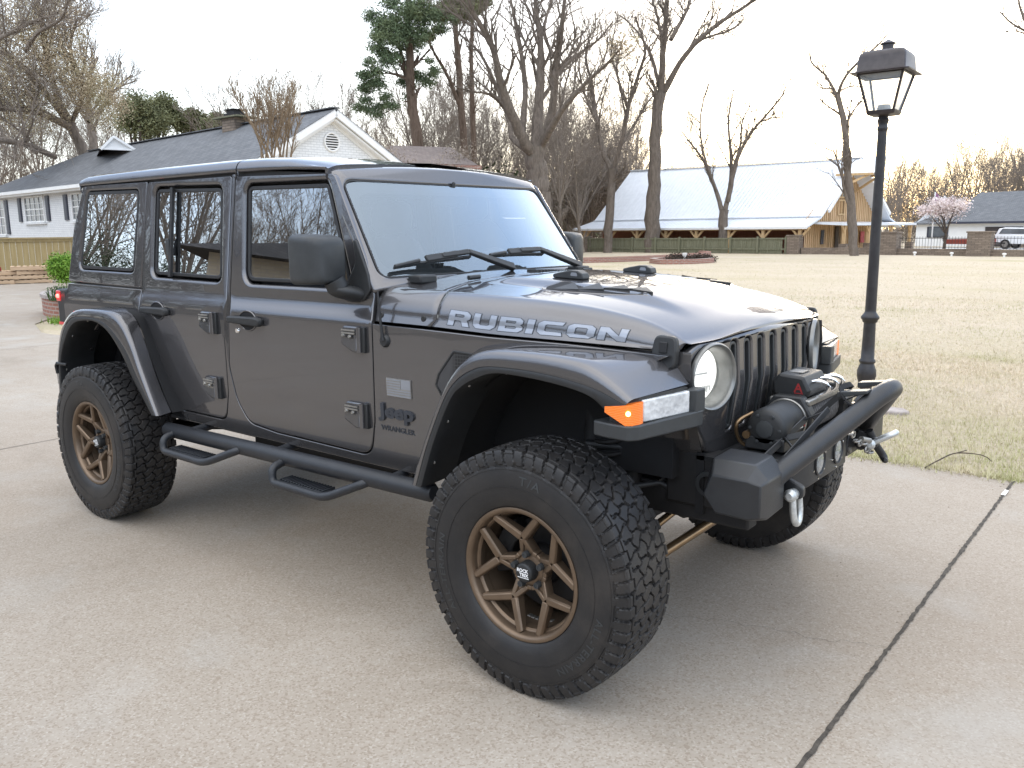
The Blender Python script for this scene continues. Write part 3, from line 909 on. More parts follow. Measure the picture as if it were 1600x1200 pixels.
# ---- windshield frame and glass (u across, v up the slope)
_A, _B = Vector((-.861, 0, 1.412)), Vector((-1.144, 0, 1.814))
_sl = (_B-_A).normalized(); _wn = Vector((_sl.z, 0, -_sl.x))
def wind(u, v):
    p = _A+_sl*v-_wn*(.055*(u/.7)**2)
    return (p.x, u, p.z)
WG = rnd([(-.728, 0), (.728, 0), (.678, .4916), (-.678, .4916)], .055, 8)
WF = rnd([(-.772, -.040, .02), (-.60, -.044, 0), (.60, -.044, 0), (.772, -.040, .02), (.702, .612, .05), (-.702, .612, .05)], .05, 8)
def wind_f(u, v):
    x, y, z = wind(u, min(v, .520))
    if v > .520:     # the header rolls over into the roof
        a0 = math.atan2(_sl.z, -_sl.x); s_ = v-.520; r_ = .058; am = R(50)
        th_ = min(s_/r_, am); x -= r_*(math.sin(a0)-math.sin(a0-th_)); z += r_*(math.cos(a0-th_)-math.cos(a0))
        q_ = s_-th_*r_
        if q_ > 0: x -= q_*math.cos(a0-am); z += q_*math.sin(a0-am)
    # the pillar and the header roll back at their outer borders
    e = max(0, abs(u)-lerp(v, [0, .49], [.715, .665]))
    p = Vector((x, y, z))-_wn*(4.2*e*e*1.6+e*.25)
    return tuple(p)
wf = panel("windshield_frame", WF, PAINT, car, wind_f, holes=[WG], roll=.012, hroll=.010, depth=.09, step=.03)
ws = panel("windshield", sh(WG, -.001), WINDSHIELD, car, wind, roll=.001, depth=.004, step=.1, lift=-.010)
# black border printed along the top and sides of the glass
panel("glass_border", sh(WG, -.002), RUBBER, ws, wind, holes=[rnd([(-.695, .035), (.695, .035), (.640, .425), (-.640, .425)], .08, 8)], roll=.0005, depth=.001, step=0, lift=-.0145)
panel("windshield_seal", sh(WG, -.001), RUBBER, wf, wind, holes=[sh(WG, .007)], roll=.002, depth=.012, step=0, lift=-.004)

# ---- hood and cowl share one loft
f_zc = pchip([-.95, -.75, -.5, -.2, 0, .2, .33, .40, .435], [1.388, 1.376, 1.369, 1.357, 1.340, 1.307, 1.266, 1.232, 1.208])
f_w = pchip([-.95, -.60, -.30, 0, .2, .35, .435], [.778, .772, .750, .712, .678, .645, .618])
f_zb = pchip([-.95, -.60, -.30, 0, .35, .435], [1.213, 1.209, 1.197, 1.190, 1.177, 1.172])
f_r = pchip([-.95, 0, .3, .435], [.105, .095, .065, .030])
def hood_sec(x):
    zc, w_, zb, r = f_zc(x), f_w(x), f_zb(x), f_r(x)
    c = .034
    zt = zc-c-r
    if zt < zb+.004: zt = zb+.004; r = max(.01, zc-c-zt)
    return zc, w_, zb, r, c, zt
NV, NA, NTOP = 7, 12, 34
def hood_pt(x, i):
    """i-th node of the half section, counted from the lower edge to the middle"""
    zc, w_, zb, r, c, zt = hood_sec(x)
    if i <= NV:
        t = i/NV
        return (w_-.010*t, zb+(zt-zb)*t)
    wi = w_-.010
    if i <= NV+NA:
        a = (i-NV)/NA*math.pi/2
        return (wi-r+r*math.cos(a), zt+r*math.sin(a)+.0)
    t = (i-NV-NA)/NTOP
    y = (wi-r)*(1-t)
    return (y, zc-c*(y/(wi-r))**2)
NH = NV+NA+NTOP
def bulge(x, y):
    return .020*sstep((.445-abs(y))/.10)*sstep((x+.66)/.14)*sstep((.34-x)/.30)
def hood_side(x, s):
    """point at height s above the lower edge of the hood's side"""
    zc, w_, zb, r, c, zt = hood_sec(x)
    z = zb+s
    if z <= zt: return Vector((x, -(w_-.010*(z-zb)/(zt-zb)), z))
    a = min(math.pi/2, (z-zt)/r)
    return Vector((x, -(w_-.010-r+r*math.cos(a)), zt+r*math.sin(a)))
def hood_top(x, y):
    zc, w_, zb, r, c, zt = hood_sec(x)
    wi = w_-.010-r
    return Vector((x, y, zc-c*(y/wi)**2+bulge(x, y)))
def xgap(i):
    """rear edge of the hood: upright on the side, then swinging back over the top"""
    t = i/NH
    return -.600+.022*math.sin(min(1, i/(NV+NA))*math.pi)-.085*sstep((i-NV-NA*.6)/(NTOP*.55))
def loft(name, xa, xb, n, fn_end=None):
    mb = MB()
    rows = []
    for k in range(n+1):
        t = k/n
        half = []
        for i in range(NH+1):
            x = xa(i)*(1-t)+xb(i)*t
            y, z = hood_pt(x, i)
            if i > NV+NA: z += bulge(x, y)
            half.append((x, -y, z))
        rows.append(half+[(x, -y, z) for x, y, z in half[-2::-1]])
    def lip(row, dx):
        # a rolled lip: a few mm over and down
        a, b = [], []
        m = len(row)
        for j, p in enumerate(row):
            p = Vector(p); q = Vector((p.x, 0, 1.15)); n_ = (q-p); n_.normalize()
            a.append(tuple(p+n_*.005+Vector((dx*.004, 0, 0)))); b.append(tuple(p+n_*.03+Vector((dx*.004, 0, 0))))
        return a, b
    a0, b0 = lip(rows[0], -1); a1, b1 = lip(rows[-1], 1)
    rows = [b0, a0]+rows+[a1, b1]
    # lower edges turned in
    for r_ in rows:
        y0, z0 = r_[0][1], r_[0][2]
        r_.insert(0, (r_[0][0], y0+.006, z0-.004)); r_.insert(0, (r_[0][0], y0+.04, z0-.004))
        r_.append((r_[-1][0], -y0-.006, z0-.004)); r_.append((r_[-1][0], -y0-.04, z0-.004))
    mb.grid(rows)
    return mb.build(name, PAINT, car, smooth=70)
hood = loft("hood", lambda i: xgap(i)+.004, lambda i: .368+.054*sstep((i-NV*.5)/(NV+NA+8)), 44)
cowl = loft("cowl", lambda i: -.903, lambda i: xgap(i)-.004, 12)
# drainage groove and louvres on the cowl, screws on its sides
mb = MB()
for k in range(20):
    y = .10+k*.026
    p = hood_top(-.775, y); mb.bar(p+Vector((-.03, 0, .004)), p+Vector((.03, .004, .002)), .006, .010)
mb.build("cowl_louvre", PLASTIC_G, cowl)
for x, z in ((-.875, 1.236), (-.643, 1.234)):
    mb = MB(); y = hood_side(x, z-f_zb(x)).y
    mb.lathe([(0.0005, -.004), (.011, -.004), (.013, 0), (.013, .003)], 16, 'y', (x, y, z)); mb.build("cowl_screw", PLASTIC, cowl)
# hood vents: a sunken dark slot with four blades, left and right
def vent(sy):
    pl = [(-.28, .365), (.04, .330), (.10, .345), (.11, .362), (.03, .402), (-.20, .474), (-.29, .475), (-.32, .43)]
    mb = MB(); poly = rnd(pl, .02)
    V = [hood_top(x, sy*y)+Vector((0, 0, .0025)) for x, y in poly]
    c = sum(V, Vector())/len(V)
    ring = [p+(c-p)*.12-Vector((0, 0, .012)) for p in V]
    out = [p+(p-c).normalized()*.016-Vector((0, 0, .006)) for p in V]
    k = len(V)
    mb.add(V+ring+out, [(i, (i+1) % k, k+(i+1) % k, k+i) for i in range(k)]+[(i, (i+1) % k, 2*k+(i+1) % k, 2*k+i) for i in range(k)])
    o = mb.build("hood_vent", PAINT, hood, smooth=60)
    mb2 = MB()
    mb2.add([p+(c-p)*.08+Vector((0, 0, .0005)) for p in V], [tuple(range(k))])
    f = mb2.build("vent_recess", BLACK, hood, smooth=0)
    mb3 = MB()
    for x0 in (-.22, -.13, -.04, .04):
        a = .425-.13*(x0+.22)/.33
        p0, p1, p2 = hood_top(x0+.01, sy*(a-.055)), hood_top(x0-.03, sy*(a+.03)), hood_top(x0+.075, sy*(a+.012))
        up = Vector((0, 0, .006))
        mb3.add([p0+up*.8, p1+up*.8, p2+up*1.6, p0-up, p1-up, p2-up], [(0, 1, 2), (3, 5, 4), (0, 3, 4, 1), (1, 4, 5, 2), (2, 5, 3, 0)])
    mb3.build("vent_blade", PLASTIC, hood, smooth=20)
vent(-1); vent(1)

# ---- RUBICON in wide block letters on both sides of the hood
LET = {
 'R': ([(0, 0), (0, 1), (.80, 1), (1, .80), (1, .55), (.86, .40), (1.02, 0), (.72, 0), (.58, .36), (.28, .36), (.28, 0)], [[(.28, .58), (.66, .58), (.72, .64), (.72, .72), (.66, .78), (.28, .78)]]),
 'U': ([(0, 1), (0, .22), (.18, 0), (.82, 0), (1, .22), (1, 1), (.72, 1), (.72, .30), (.66, .24), (.34, .24), (.28, .30), (.28, 1)], []),
 'B': ([(0, 0), (0, 1), (.82, 1), (.97, .84), (.97, .62), (.88, .52), (1, .40), (1, .18), (.84, 0)], [[(.27, .60), (.66, .60), (.70, .64), (.70, .74), (.66, .78), (.27, .78)], [(.27, .22), (.68, .22), (.73, .27), (.73, .36), (.68, .41), (.27, .41)]]),
 'I': ([(0, 0), (0, 1), (.29, 1), (.29, 0)], []),
 'C': ([(1, 1), (.18, 1), (0, .80), (0, .20), (.18, 0), (1, 0), (.94, .24), (.34, .24), (.28, .30), (.28, .70), (.34, .76), (.94, .76)], []),
 'O': ([(.18, 0), (0, .2), (0, .8), (.18, 1), (.84, 1), (1.02, .8), (1.02, .2), (.84, 0)], [[(.34, .24), (.68, .24), (.74, .30), (.74, .70), (.68, .76), (.34, .76), (.28, .70), (.28, .30)]]),
 'N': ([(0, 0), (0, 1), (.30, 1), (.74, .40), (.74, 1), (1, 1), (1, 0), (.72, 0), (.26, .62), (.26, 0)], []),
}
def flat_cdt(outl, holes):
    pts, ed = [], []
    for lp in [outl]+holes:
        b = len(pts); pts += [Vector(p) for p in lp]; ed += [(b+i, b+(i+1) % len(lp)) for i in range(len(lp))]
    ov, _, fs, _, _, _ = geometry.delaunay_2d_cdt(pts, ed, [], 0, 1e-7)
    keep = []
    for f in fs:
        c = sum((ov[i] for i in f), Vector((0, 0)))/len(f)
        if inside(c, outl) and not any(inside(c, h) for h in holes): keep.append(tuple(f))
    return ov, keep
def dens(lp, n=3):
    out = []
    for i in range(len(lp)):
        a, b = lp[i], lp[(i+1) % len(lp)]
        out += [(a[0]+(b[0]-a[0])*k/n, a[1]+(b[1]-a[1])*k/n) for k in range(n)]
    return out
def hood_word(sgn):
    word = "RUBICON"
    wd = {'I': .29}
    tot = sum(wd.get(c, 1.0) for c in word)+.155*6
    x0, x1 = -.515, .205
    for mat_, grow, lift in ((DARKDECAL, .032, .0009), (SILVERDECAL, 0., .0017)):
        mb = MB(); cur = 0
        for ch in word:
            outl, holes = LET[ch]
            outl = outl if area2(outl) > 0 else outl[::-1]
            outl = offs(outl, -grow) if grow else outl
            hs = [offs(h if area2(h) > 0 else h[::-1], grow) if grow else (h if area2(h) > 0 else h[::-1]) for h in holes]
            outl = dens(outl); hs = [dens(h) for h in hs]
            ov, fs = flat_cdt(outl, hs)
            P = []
            for q in ov:
                uu = (cur+q.x+.16*(q.y-.5)*.6)/tot
                uu = uu if sgn < 0 else 1-uu
                x = x0+(x1-x0)*uu
                s = .013+q.y*lerp(x, [x0, x1], [.057, .043])
                p = hood_side(x, s)
                n = (hood_side(x+.002, s)-hood_side(x-.002, s)).cross(hood_side(x, s+.002)-hood_side(x, s-.002)).normalized()
                p = p+n*lift
                P.append((p.x, p.y*(-sgn), p.z))
            mb.add(P, fs)
            cur += wd.get(ch, 1.0)+.155
        mb.build("hood_lettering" if grow == 0 else "lettering_outline", mat_, hood, smooth=None, recalc=True)
hood_word(-1); hood_word(1)

# ---- hood latches, rubber stops
def latch(sy):
    x, z0 = .338, 1.118
    y = hood_side(x, .01).y+.004
    poly = rnd([(-.043, 0), (.043, 0), (.046, .060), (.040, .105), (-.036, .108), (-.043, .06)], .022)
    mb = MB()
    mb.prism(poly, lambda u, v, k: (x+u, (y-.034*k*(1-.25*(v/.1)**2)+(v*.09))*(-sy), z0+v))
    o = mb.build("hood_latch", PLASTIC, hood, bevel=.006)
    mb = MB(); mb.prism(rnd([(-.014, .052), (.014, .052), (.014, .088), (-.014, .088)], .004), lambda u, v, k: (x+u, (y-.0285-.006*k+(v*.09)*1.1)*(-sy), z0+v))
    mb.build("latch_buckle", RUBBER, o, bevel=.002)
    mb = MB(); mb.bb((x-.036, (y-.012)*(-sy), z0-.03), (x+.036, (y+.02)*(-sy), z0+.01)); mb.build("latch_base", PLASTIC, o, bevel=.004)
latch(-1); latch(1)
for y in (-.27, .27):
    mb = MB()
    x0 = -.37
    prof = rnd([(0, 0), (.150, 0), (.142, .024), (.120, .034), (.085, .034), (.03, .022), (.0, .014)], .008)
    mb.prism(prof, lambda u, v, k: tuple(hood_top(x0+u, y)+Vector((0, (k-.5)*.05, v))))
    o = mb.build("hood_stop", PLASTIC_G, hood, bevel=.004)
    mb = MB(); mb.prism(rnd([(.086, .012), (.122, .012), (.116, .026), (.092, .026)], .005), lambda u, v, k: tuple(hood_top(x0+u, y)+Vector((0, (k-.5)*.0508, v))))
    mb.build("stop_opening", SILVERDECAL, o)
# windshield hinges
for y in (-.55, .60):
    mb = MB(); p = hood_top(-.862, y)
    mb.bb((p.x-.03, y-.05, p.z-.005), (p.x+.045, y+.05, p.z+.030)); mb.build("windshield_hinge", PLASTIC, cowl, bevel=.008)
# washer nozzles
for y in (-.40, .45):
    mb = MB(); p = hood_top(-.70, y); mb.tube([p+Vector((-.01, -.025, .012)), p+Vector((.0, .035, .014))], .010, 8); mb.build("washer_nozzle", PLASTIC, cowl)

# ---- wipers
def wpt(u, v, lift): return Vector(wind(u, v))+_wn*lift
def wiper(b0, b1, mid, piv):
    mb = MB()
    n = 9
    pts = [wpt(b0[0]+(b1[0]-b0[0])*t, b0[1]+(b1[1]-b0[1])*t, .016) for t in np.linspace(0, 1, n)]
    for a, b in zip(pts[:-1], pts[1:]): mb.bar(a, b, .010, .020, _wn)
    mb.tube([wpt(b0[0], b0[1], .022), wpt((b0[0]+mid[0])/2, (b0[1]+mid[1])/2, .028)], .009, 8)
    o = mb.build("wiper", PLASTIC, car, bevel=.002)
    mb = MB()
    m = wpt(mid[0], mid[1], .030)
    mb.bar(wpt(mid[0]-.09, mid[1]-.004, .026), wpt(mid[0]+.09, mid[1]+.004, .026), .030, .016, _wn)
    k = wpt(mid[0]+.16, mid[1]+.004, .036)
    mb.bar(m, k, .022, .016, _wn, w2=.024)
    mb.bar(k, piv, .022, .018, _wn, w2=.036, h2=.026)
    mb.build("wiper_arm", PLASTIC, o, bevel=.004)
wiper((-.660, .036), (-.225, .042), (-.40, .054), Vector((-.845, .045, 1.397)))
wiper((-.100, .040), (.325, .044), (.13, .056), Vector((-.850, .615, 1.385)))

# ---- grille
def gsurf(u, v): return (lerp(v, [.70, .80, .93, 1.02, 1.19, 1.23], [.385, .418, .446, .452, .442, .424])-.02*u*u-.85*max(0, abs(u)-.36)**2, u, v)
GO = rnd([(-.20, .728), (.20, .728), (.34, .745), (.46, .80), (.545, .90), (.60, 1.00), (.622, 1.09), (.620, 1.155, .02), (.55, 1.200, .06), (0, 1.217, 0), (-.55, 1.200, .06), (-.620, 1.155, .02), (-.622, 1.09), (-.60, 1.00), (-.545, .90), (-.46, .80), (-.34, .745)], .08, 5)
slots = []
for i in range(-3, 4):
    y = i*.1125
    zb = .865-.0*abs(i)
    wt, wb = .032, .027
    slots.append(rnd([(y-wb, zb), (y+wb, zb), (y+wt, 1.03, .1), (y+wt, 1.186, .03), (y-wt, 1.186, .03), (y-wt, 1.03, .1)], .018, 5))
def circ(y, z, r, n=40): return [(y+r*math.cos(2*math.pi*k/n), z+r*math.sin(2*math.pi*k/n)) for k in range(n)]
HL = [circ(s*.478, 1.075, .108) for s in (-1, 1)]
grille = panel("grille", GO, PAINT, car, gsurf, holes=slots+HL, roll=.022, hroll=.010, depth=.05, step=.035)
for s in slots:
    panel("slot_bezel", sh(s, .004), PLASTIC_G, grille, gsurf, holes=[sh(s, .016)], roll=.004, depth=.05, step=0, lift=-.006)
def m_mesh():
    t = NT("grille_mesh")
    v = t.n("TexVoronoi", feature='DISTANCE_TO_EDGE'); v.inputs['Scale'].default_value = 75; v.inputs['Randomness'].default_value = 0
    t.l(t.coord(), v.inputs['Vector'])
    t.base(t.ramp(v.outputs['Distance'], [(.05, (.05, .05, .052)), (.16, (.004, .004, .004))]))
    t.set(Roughness=.5); t.nrm(t.bump(v.outputs['Distance'], -1, .01))
    return t.m
MESH = m_mesh()
for i in range(-3, 4):
    mb = MB(); y = i*.1125
    # pressed mesh: small pyramids
    for a in range(5):
        for b in range(26):
            yy = y-.028+a*.014+(.007 if b % 2 else 0); zz = .872+b*.0122
            x = gsurf(y, zz)[0]-.030
            mb.add([(x, yy-.0056, zz), (x, yy, zz-.0062), (x, yy+.0062, zz), (x, yy, zz+.0062), (x+.007, yy, zz+.002)], [(0, 1, 4), (1, 2, 4), (2, 3, 4), (3, 0, 4)])
    zz = np.linspace(.86, 1.19, 8)
    mb.grid([[(gsurf(y, z)[0]-.034, y+d, z) for d in (-.036, .036)] for z in zz])
    mb.build("grille_mesh", PLASTIC, grille, smooth=20)
# headlights: deep bowl, lens far back
for s in (-1, 1):
    cy, cz = s*.478, 1.075
    x0 = gsurf(cy, cz)[0]
    h = bpy.data.objects.new("headlight", None); link(h, car)
    rot = Matrix.Rotation(s*R(13), 3, 'Z')
    def turn(mb):
        o_ = Vector((x0, cy, cz)); mb.v = [tuple(rot @ (Vector(p)-o_)+o_) for p in mb.v]; return mb
    mb = MB(); mb.lathe([(.116, -.006), (.1155, .006), (.111, .010), (.105, .007), (.102, -.002), (.099, -.02), (.096, -.045), (.094, -.065)], 56, 'x', (x0, cy, cz)); turn(mb).build("headlight_bezel", GREYMET, h, smooth=60)
    mb = MB(); mb.lathe([(.0945, -.058), (.088, -.046), (.075, -.037), (.05, -.029), (.02, -.025), (.0005, -.024)], 48, 'x', (x0, cy, cz)); turn(mb).build("headlight_lens", CLEAR, h, smooth=60)
    mb = MB(); mb.lathe([(.093, -.062), (.080, -.070), (.078, -.076), (.0005, -.080)], 40, 'x', (x0, cy, cz))
    turn(mb).build("reflector", HEADLENS, h, smooth=40)
    mb = MB()
    mb.bb((x0-.074, cy-.05, cz-.003), (x0-.066, cy+.05, cz+.003))
    for k in range(10): mb.bb((x0-.076, cy-.062+k*.0137, cz-.068), (x0-.064, cy-.058+k*.0137, cz-.045))
    turn(mb).build("lamp_divider", DRLLENS, h)
# valance below the grille and fender aprons
mb = MB()
rows = []
for z, x, ww in ((.765, .40, .36), (.735, .385, .42), (.70, .36, .46), (.67, .32, .47)):
    rows.append([(x-.10*(abs(y)/ww)**3, y, z) for y in np.linspace(-ww, ww, 21)])
mb.grid(rows); mb.build("front_valance", PAINT, car, smooth=60)
# fender apron: painted side of the grille shell going back to the wheel housing
for s in (-1, 1):
    mb = MB(); rows = []
    for t in np.linspace(0, 1, 10):
        row = []
        for z, yy in ((1.172, .612), (1.09, .618), (1.0, .596), (.92, .55), (.84, .49), (.78, .44)):
            row.append((lerp(z, [.78, 1.0, 1.17], [.385, .425, .415])-.30*t, s*(yy+.05*t*(1 if z > 1 else .3)), z))
        rows.append(row)
    mb.grid(rows); mb.build("fender_apron", PAINT, car, smooth=60)

# ---- flares
def flare(nm, crest, bd, inn, tin, yin, mir, yout=-.940, n=56, shadow_strip=False):
    K, B_, I_, T_ = (resamp(a, n) for a in (crest, bd, inn, tin))
    yi = np.interp(np.linspace(0, 1, n), np.linspace(0, 1, len(yin)), yin)
    sg = -1 if mir else 1
    mb = MB(); rows = []
    for k in range(n):
        c, b, t = K[k], B_[k], T_[k]
        P = []
        for q in np.linspace(0, 1, 7): # top
            e = t+(c-t)*q
            P.append((e[0], (yi[k]+(yout+.018-yi[k])*q), e[1]))
        m = c+(b-c)*.10; P.append((m[0], yout+.006, m[1]))
        m = c+(b-c)*.28; P.append((m[0], yout-.001, m[1]))
        m = c+(b-c)*.65; P.append((m[0], yout-.004, m[1]))
        P.append((b[0], yout-.005, b[1])); m = b+(I_[k]-b)*.06; P.append((m[0], yout+.004, m[1]))
        rows.append([(x, y*sg, z) for x, y, z in P])
    # end caps
    mb.grid(rows)
    mb.f.append(tuple(range(len(rows[0])))); mb.m.append(0)
    o = mb.build(nm, PAINT, car, smooth=50)
    mb = MB(); rows = []
    for k in range(n):
        b, i = B_[k], I_[k]
        P = [(b[0], yout+.004, b[1]), (b[0], yout-.002, b[1])]
        for q, y in ((.12, -.0045), (.5, -.006), (.88, -.004), (1, .004)):
            m = b+(i-b)*q; P.append((m[0], yout+y, m[1]))
        m = b+(i-b)*1.06; P.append((m[0], yout+.05, m[1])); P.append((m[0], min(-.60, yi[k]+.02), m[1]+.01))
        rows.append([(x, y*sg, z) for x, y, z in P])
    mb.grid(rows)
    mb.f.append(tuple(range(len(rows[0])))); mb.m.append(0)
    mb.build("flare_lip", PLASTIC, o, smooth=50)
    if shadow_strip:      # black strip standing in for the shadow between flare and body
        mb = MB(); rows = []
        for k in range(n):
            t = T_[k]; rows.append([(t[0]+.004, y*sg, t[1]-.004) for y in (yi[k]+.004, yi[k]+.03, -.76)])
        mb.grid(rows); mb.build("flare_shadow", BLACK, o, smooth=50)
    # fixing clips
    mb = MB()
    for k in range(5, n-4, 9):
        p = I_[k]*1.0; mb.lathe([(0, -.003), (.006, -.002), (.007, 0)], 8, 'y', (p[0], (yout+.03)*sg, p[1]))
    mb.build("flare_clip", STEEL, o)
    return o
FC = [(-.562, .63), (-.49, .80), (-.40, .985), (-.335, 1.08), (-.26, 1.142), (-.17, 1.168), (-.05, 1.174), (.08, 1.172), (.197, 1.162), (.263, 1.141), (.33, 1.105), (.389, 1.066)]
FB = [(-.530, .63), (-.465, .80), (-.375, .98), (-.315, 1.052), (-.245, 1.095), (-.17, 1.116), (-.02, 1.119), (.10, 1.112), (.185, 1.101), (.245, 1.090), (.30, 1.075), (.372, 1.048)]
FI = [(-.500, .63), (-.430, .81), (-.345, .975), (-.29, 1.03), (-.213, 1.070), (-.132, 1.094), (.0, 1.092), (.10, 1.084), (.180, 1.073), (.240, 1.058), (.285, 1.030), (.325, .995)]
FT = [(-.60, .64), (-.545, .81), (-.47, .99), (-.425, 1.095), (-.375, 1.147), (-.285, 1.170), (-.1, 1.176), (.06, 1.176), (.20, 1.172), (.28, 1.165), (.345, 1.150), (.415, 1.070)]
FY = [-.785, -.785, -.78, -.765, -.75, -.73, -.70, -.68, -.66, -.64, -.63, -.62]
RC = [(-3.50, .66), (-3.475, .85), (-3.40, 1.02), (-3.30, 1.11), (-3.186, 1.155), (-2.98, 1.168), (-2.79, 1.162), (-2.69, 1.125), (-2.60, 1.02), (-2.535, .90), (-2.46, .775), (-2.385, .655)]
RB = [(-3.47, .66), (-3.445, .85), (-3.36, 1.01), (-3.25, 1.100), (-3.15, 1.118), (-2.98, 1.122), (-2.85, 1.103), (-2.745, 1.052), (-2.635, .965), (-2.56, .86), (-2.477, .755), (-2.402, .655)]
RI = [(-3.45, .66), (-3.42, .85), (-3.315, 1.00), (-3.22, 1.072), (-3.11, 1.098), (-2.96, 1.102), (-2.83, 1.06), (-2.725, .975), (-2.66, .90), (-2.60, .82), (-2.52, .74), (-2.44, .655)]
RT = [(-3.52, .66), (-3.49, .85), (-3.42, 1.02), (-3.32, 1.11), (-3.20, 1.157), (-2.98, 1.170), (-2.80, 1.163), (-2.70, 1.120), (-2.625, 1.0), (-2.56, .87), (-2.49, .75), (-2.42, .655)]
def fender_lamp(fl, sg):
    # black housing under the tip of the front flare, amber marker round the corner, white running lamp
    base = [(.245, -.930), (.30, -.943), (.372, -.945), (.395, -.915), (.452, -.640), (.455, -.600), (.33, -.585)]
    mb = MB()
    def ex(pl, z0, z1, slope=0.):
        def fn(u, v, k):
            z = z0 if k == 0 else z1+slope*(.94+v)
            return (u, v*sg, z)
        mb.prism(pl, fn)
    ex(rnd([(x+.012 if x > .29 else x, y-.006) for x, y in base], .02), .938, .985, .02)
    o = mb.build("lamp_housing", PLASTIC_G, fl, bevel=.005)
    mb = MB()
    ex(rnd([(.30, -.925), (.365, -.925), (.39, -.895), (.43, -.655), (.33, -.60)], .01), .98, 1.066)
    mb.build("lamp_back", PLASTIC, o)
    mb = MB()   # end cap at the inner side
    ex(rnd([(.425, -.665), (.462, -.655), (.466, -.600), (.42, -.595)], .008), .98, 1.060); mb.build("housing_end", PLASTIC_G, o, bevel=.004)
    mb = MB()
    pl = [(.300, -.9465), (.374, -.9475), (.392, -.935), (.401, -.905), (.399, -.885), (.36, -.90), (.30, -.93)]
    def am(u, v, k):
        lo = lerp(u, [.30, .335, .40], [1.018, .985, .984]); hi = lerp(u, [.30, .335, .38, .40], [1.036, 1.056, 1.046, 1.054])
        return (u, v*sg, lo if k == 0 else hi)
    mb.prism(pl, am); a = mb.build("marker_lens", AMBER, o, smooth=50)
    mb = MB(); bmesh_sphere(mb, (.381, -.9425*sg, 1.022), .0075); mb.build("marker_bulb", BULB, a)
    mb = MB(); ex(rnd([(.402, -.883), (.444, -.672), (.438, -.66), (.40, -.68), (.37, -.885)], .008), .988, 1.056, .006); mb.build("running_lamp", DRLLENS, o, bevel=.004)
def bmesh_sphere(mb, c, r, n=12, m=8):
    mb.lathe([(max(1e-5, r*math.sin(math.pi*k/m)), -r*math.cos(math.pi*k/m)) for k in range(m+1)], n, 'z', c)
for mir in (False, True):
    f = flare("front_flare", FC, FB, FI, FT, FY, mir)
    fender_lamp(f, -1 if mir else 1)
    flare("rear_flare", RC, RB, RI, RT, [-.77]*5+[-.79, -.815]+[-.845]*5, mir, shadow_strip=True)
# wheel housings: dark inner liners
for xc, x0, x1 in ((0, -.62, .44), (-3.0, -3.55, -2.42)):
    for s in (-1, 1):
        mb = MB(); rows = []
        for a in np.linspace(62, 186, 22):
            rr = .60
            rows.append([(xc+rr*.92*math.cos(R(a)), s*y, min(1.14, .50+rr*1.04*math.sin(R(a)))) for y in (.775, .70, .60, .45)])
        mb.grid(rows)
        mb.build("wheel_liner", BLACK, car, smooth=60)

# ---- vent grille, badges and lettering on the cowl side
def on_side(u, v, lift=0.): 
    p = Vector(side_front(u, v)); return Vector((p.x, p.y-lift, p.z))
VT = [(-.370, 1.124, .006), (-.465, 1.130, .02), (-.545, 1.035, .02), (-.562, .990, .01), (-.530, .945, .006), (-.430, 1.04, .01)]
for mir in (False, True):
    vv = panel("side_vent", rnd(VT, n=3), PLASTIC, car, side_front, mirror=mir, holes=[sh(rnd(VT, n=3), .009)], roll=.003, depth=.012, step=0, lift=.005)
    panel("vent_mesh", sh(rnd(VT, n=3), .006), MESH, vv, side_front, mirror=mir, roll=.001, depth=.002, step=.02, lift=.0015)
def text_mesh(txt, size, depth=.0, bold=0., align='CENTER', shear=0., spacing=1.):
    cu = bpy.data.curves.new("t", 'FONT'); cu.body = txt; cu.size = size; cu.extrude = depth; cu.offset = bold; cu.align_x = align; cu.shear = shear
    cu.space_character = spacing; cu.resolution_u = 3
    o = bpy.data.objects.new("t", cu); COL.objects.link(o)
    dg = bpy.context.evaluated_depsgraph_get(); dg.update()
    me = o.evaluated_get(dg).to_mesh()
    v = [tuple(p.co) for p in me.vertices]; f = [tuple(p.vertices) for p in me.polygons]
    o.evaluated_get(dg).to_mesh_clear()
    bpy.data.objects.remove(o); bpy.data.curves.remove(cu)
    return v, f
def side_text(name, txt, u0, u1, v0, size, mat_, mir, bold=0., depth=.003, sx=1.):
    v, f = text_mesh(txt, size, depth, bold)
    xs = [p[0] for p in v]; a, b = min(xs), max(xs)
    mb = MB(); P = []
    for x, y, z in v:
        u = u0+(u1-u0)*(x-a)/(b-a)
        if mir: u = u0+u1-u
        p = on_side(u, v0+y, .0005+depth+z)
        P.append((p.x, p.y if not mir else -p.y, p.z))
    mb.add(P, f); mb.build(name, mat_, car, smooth=None)
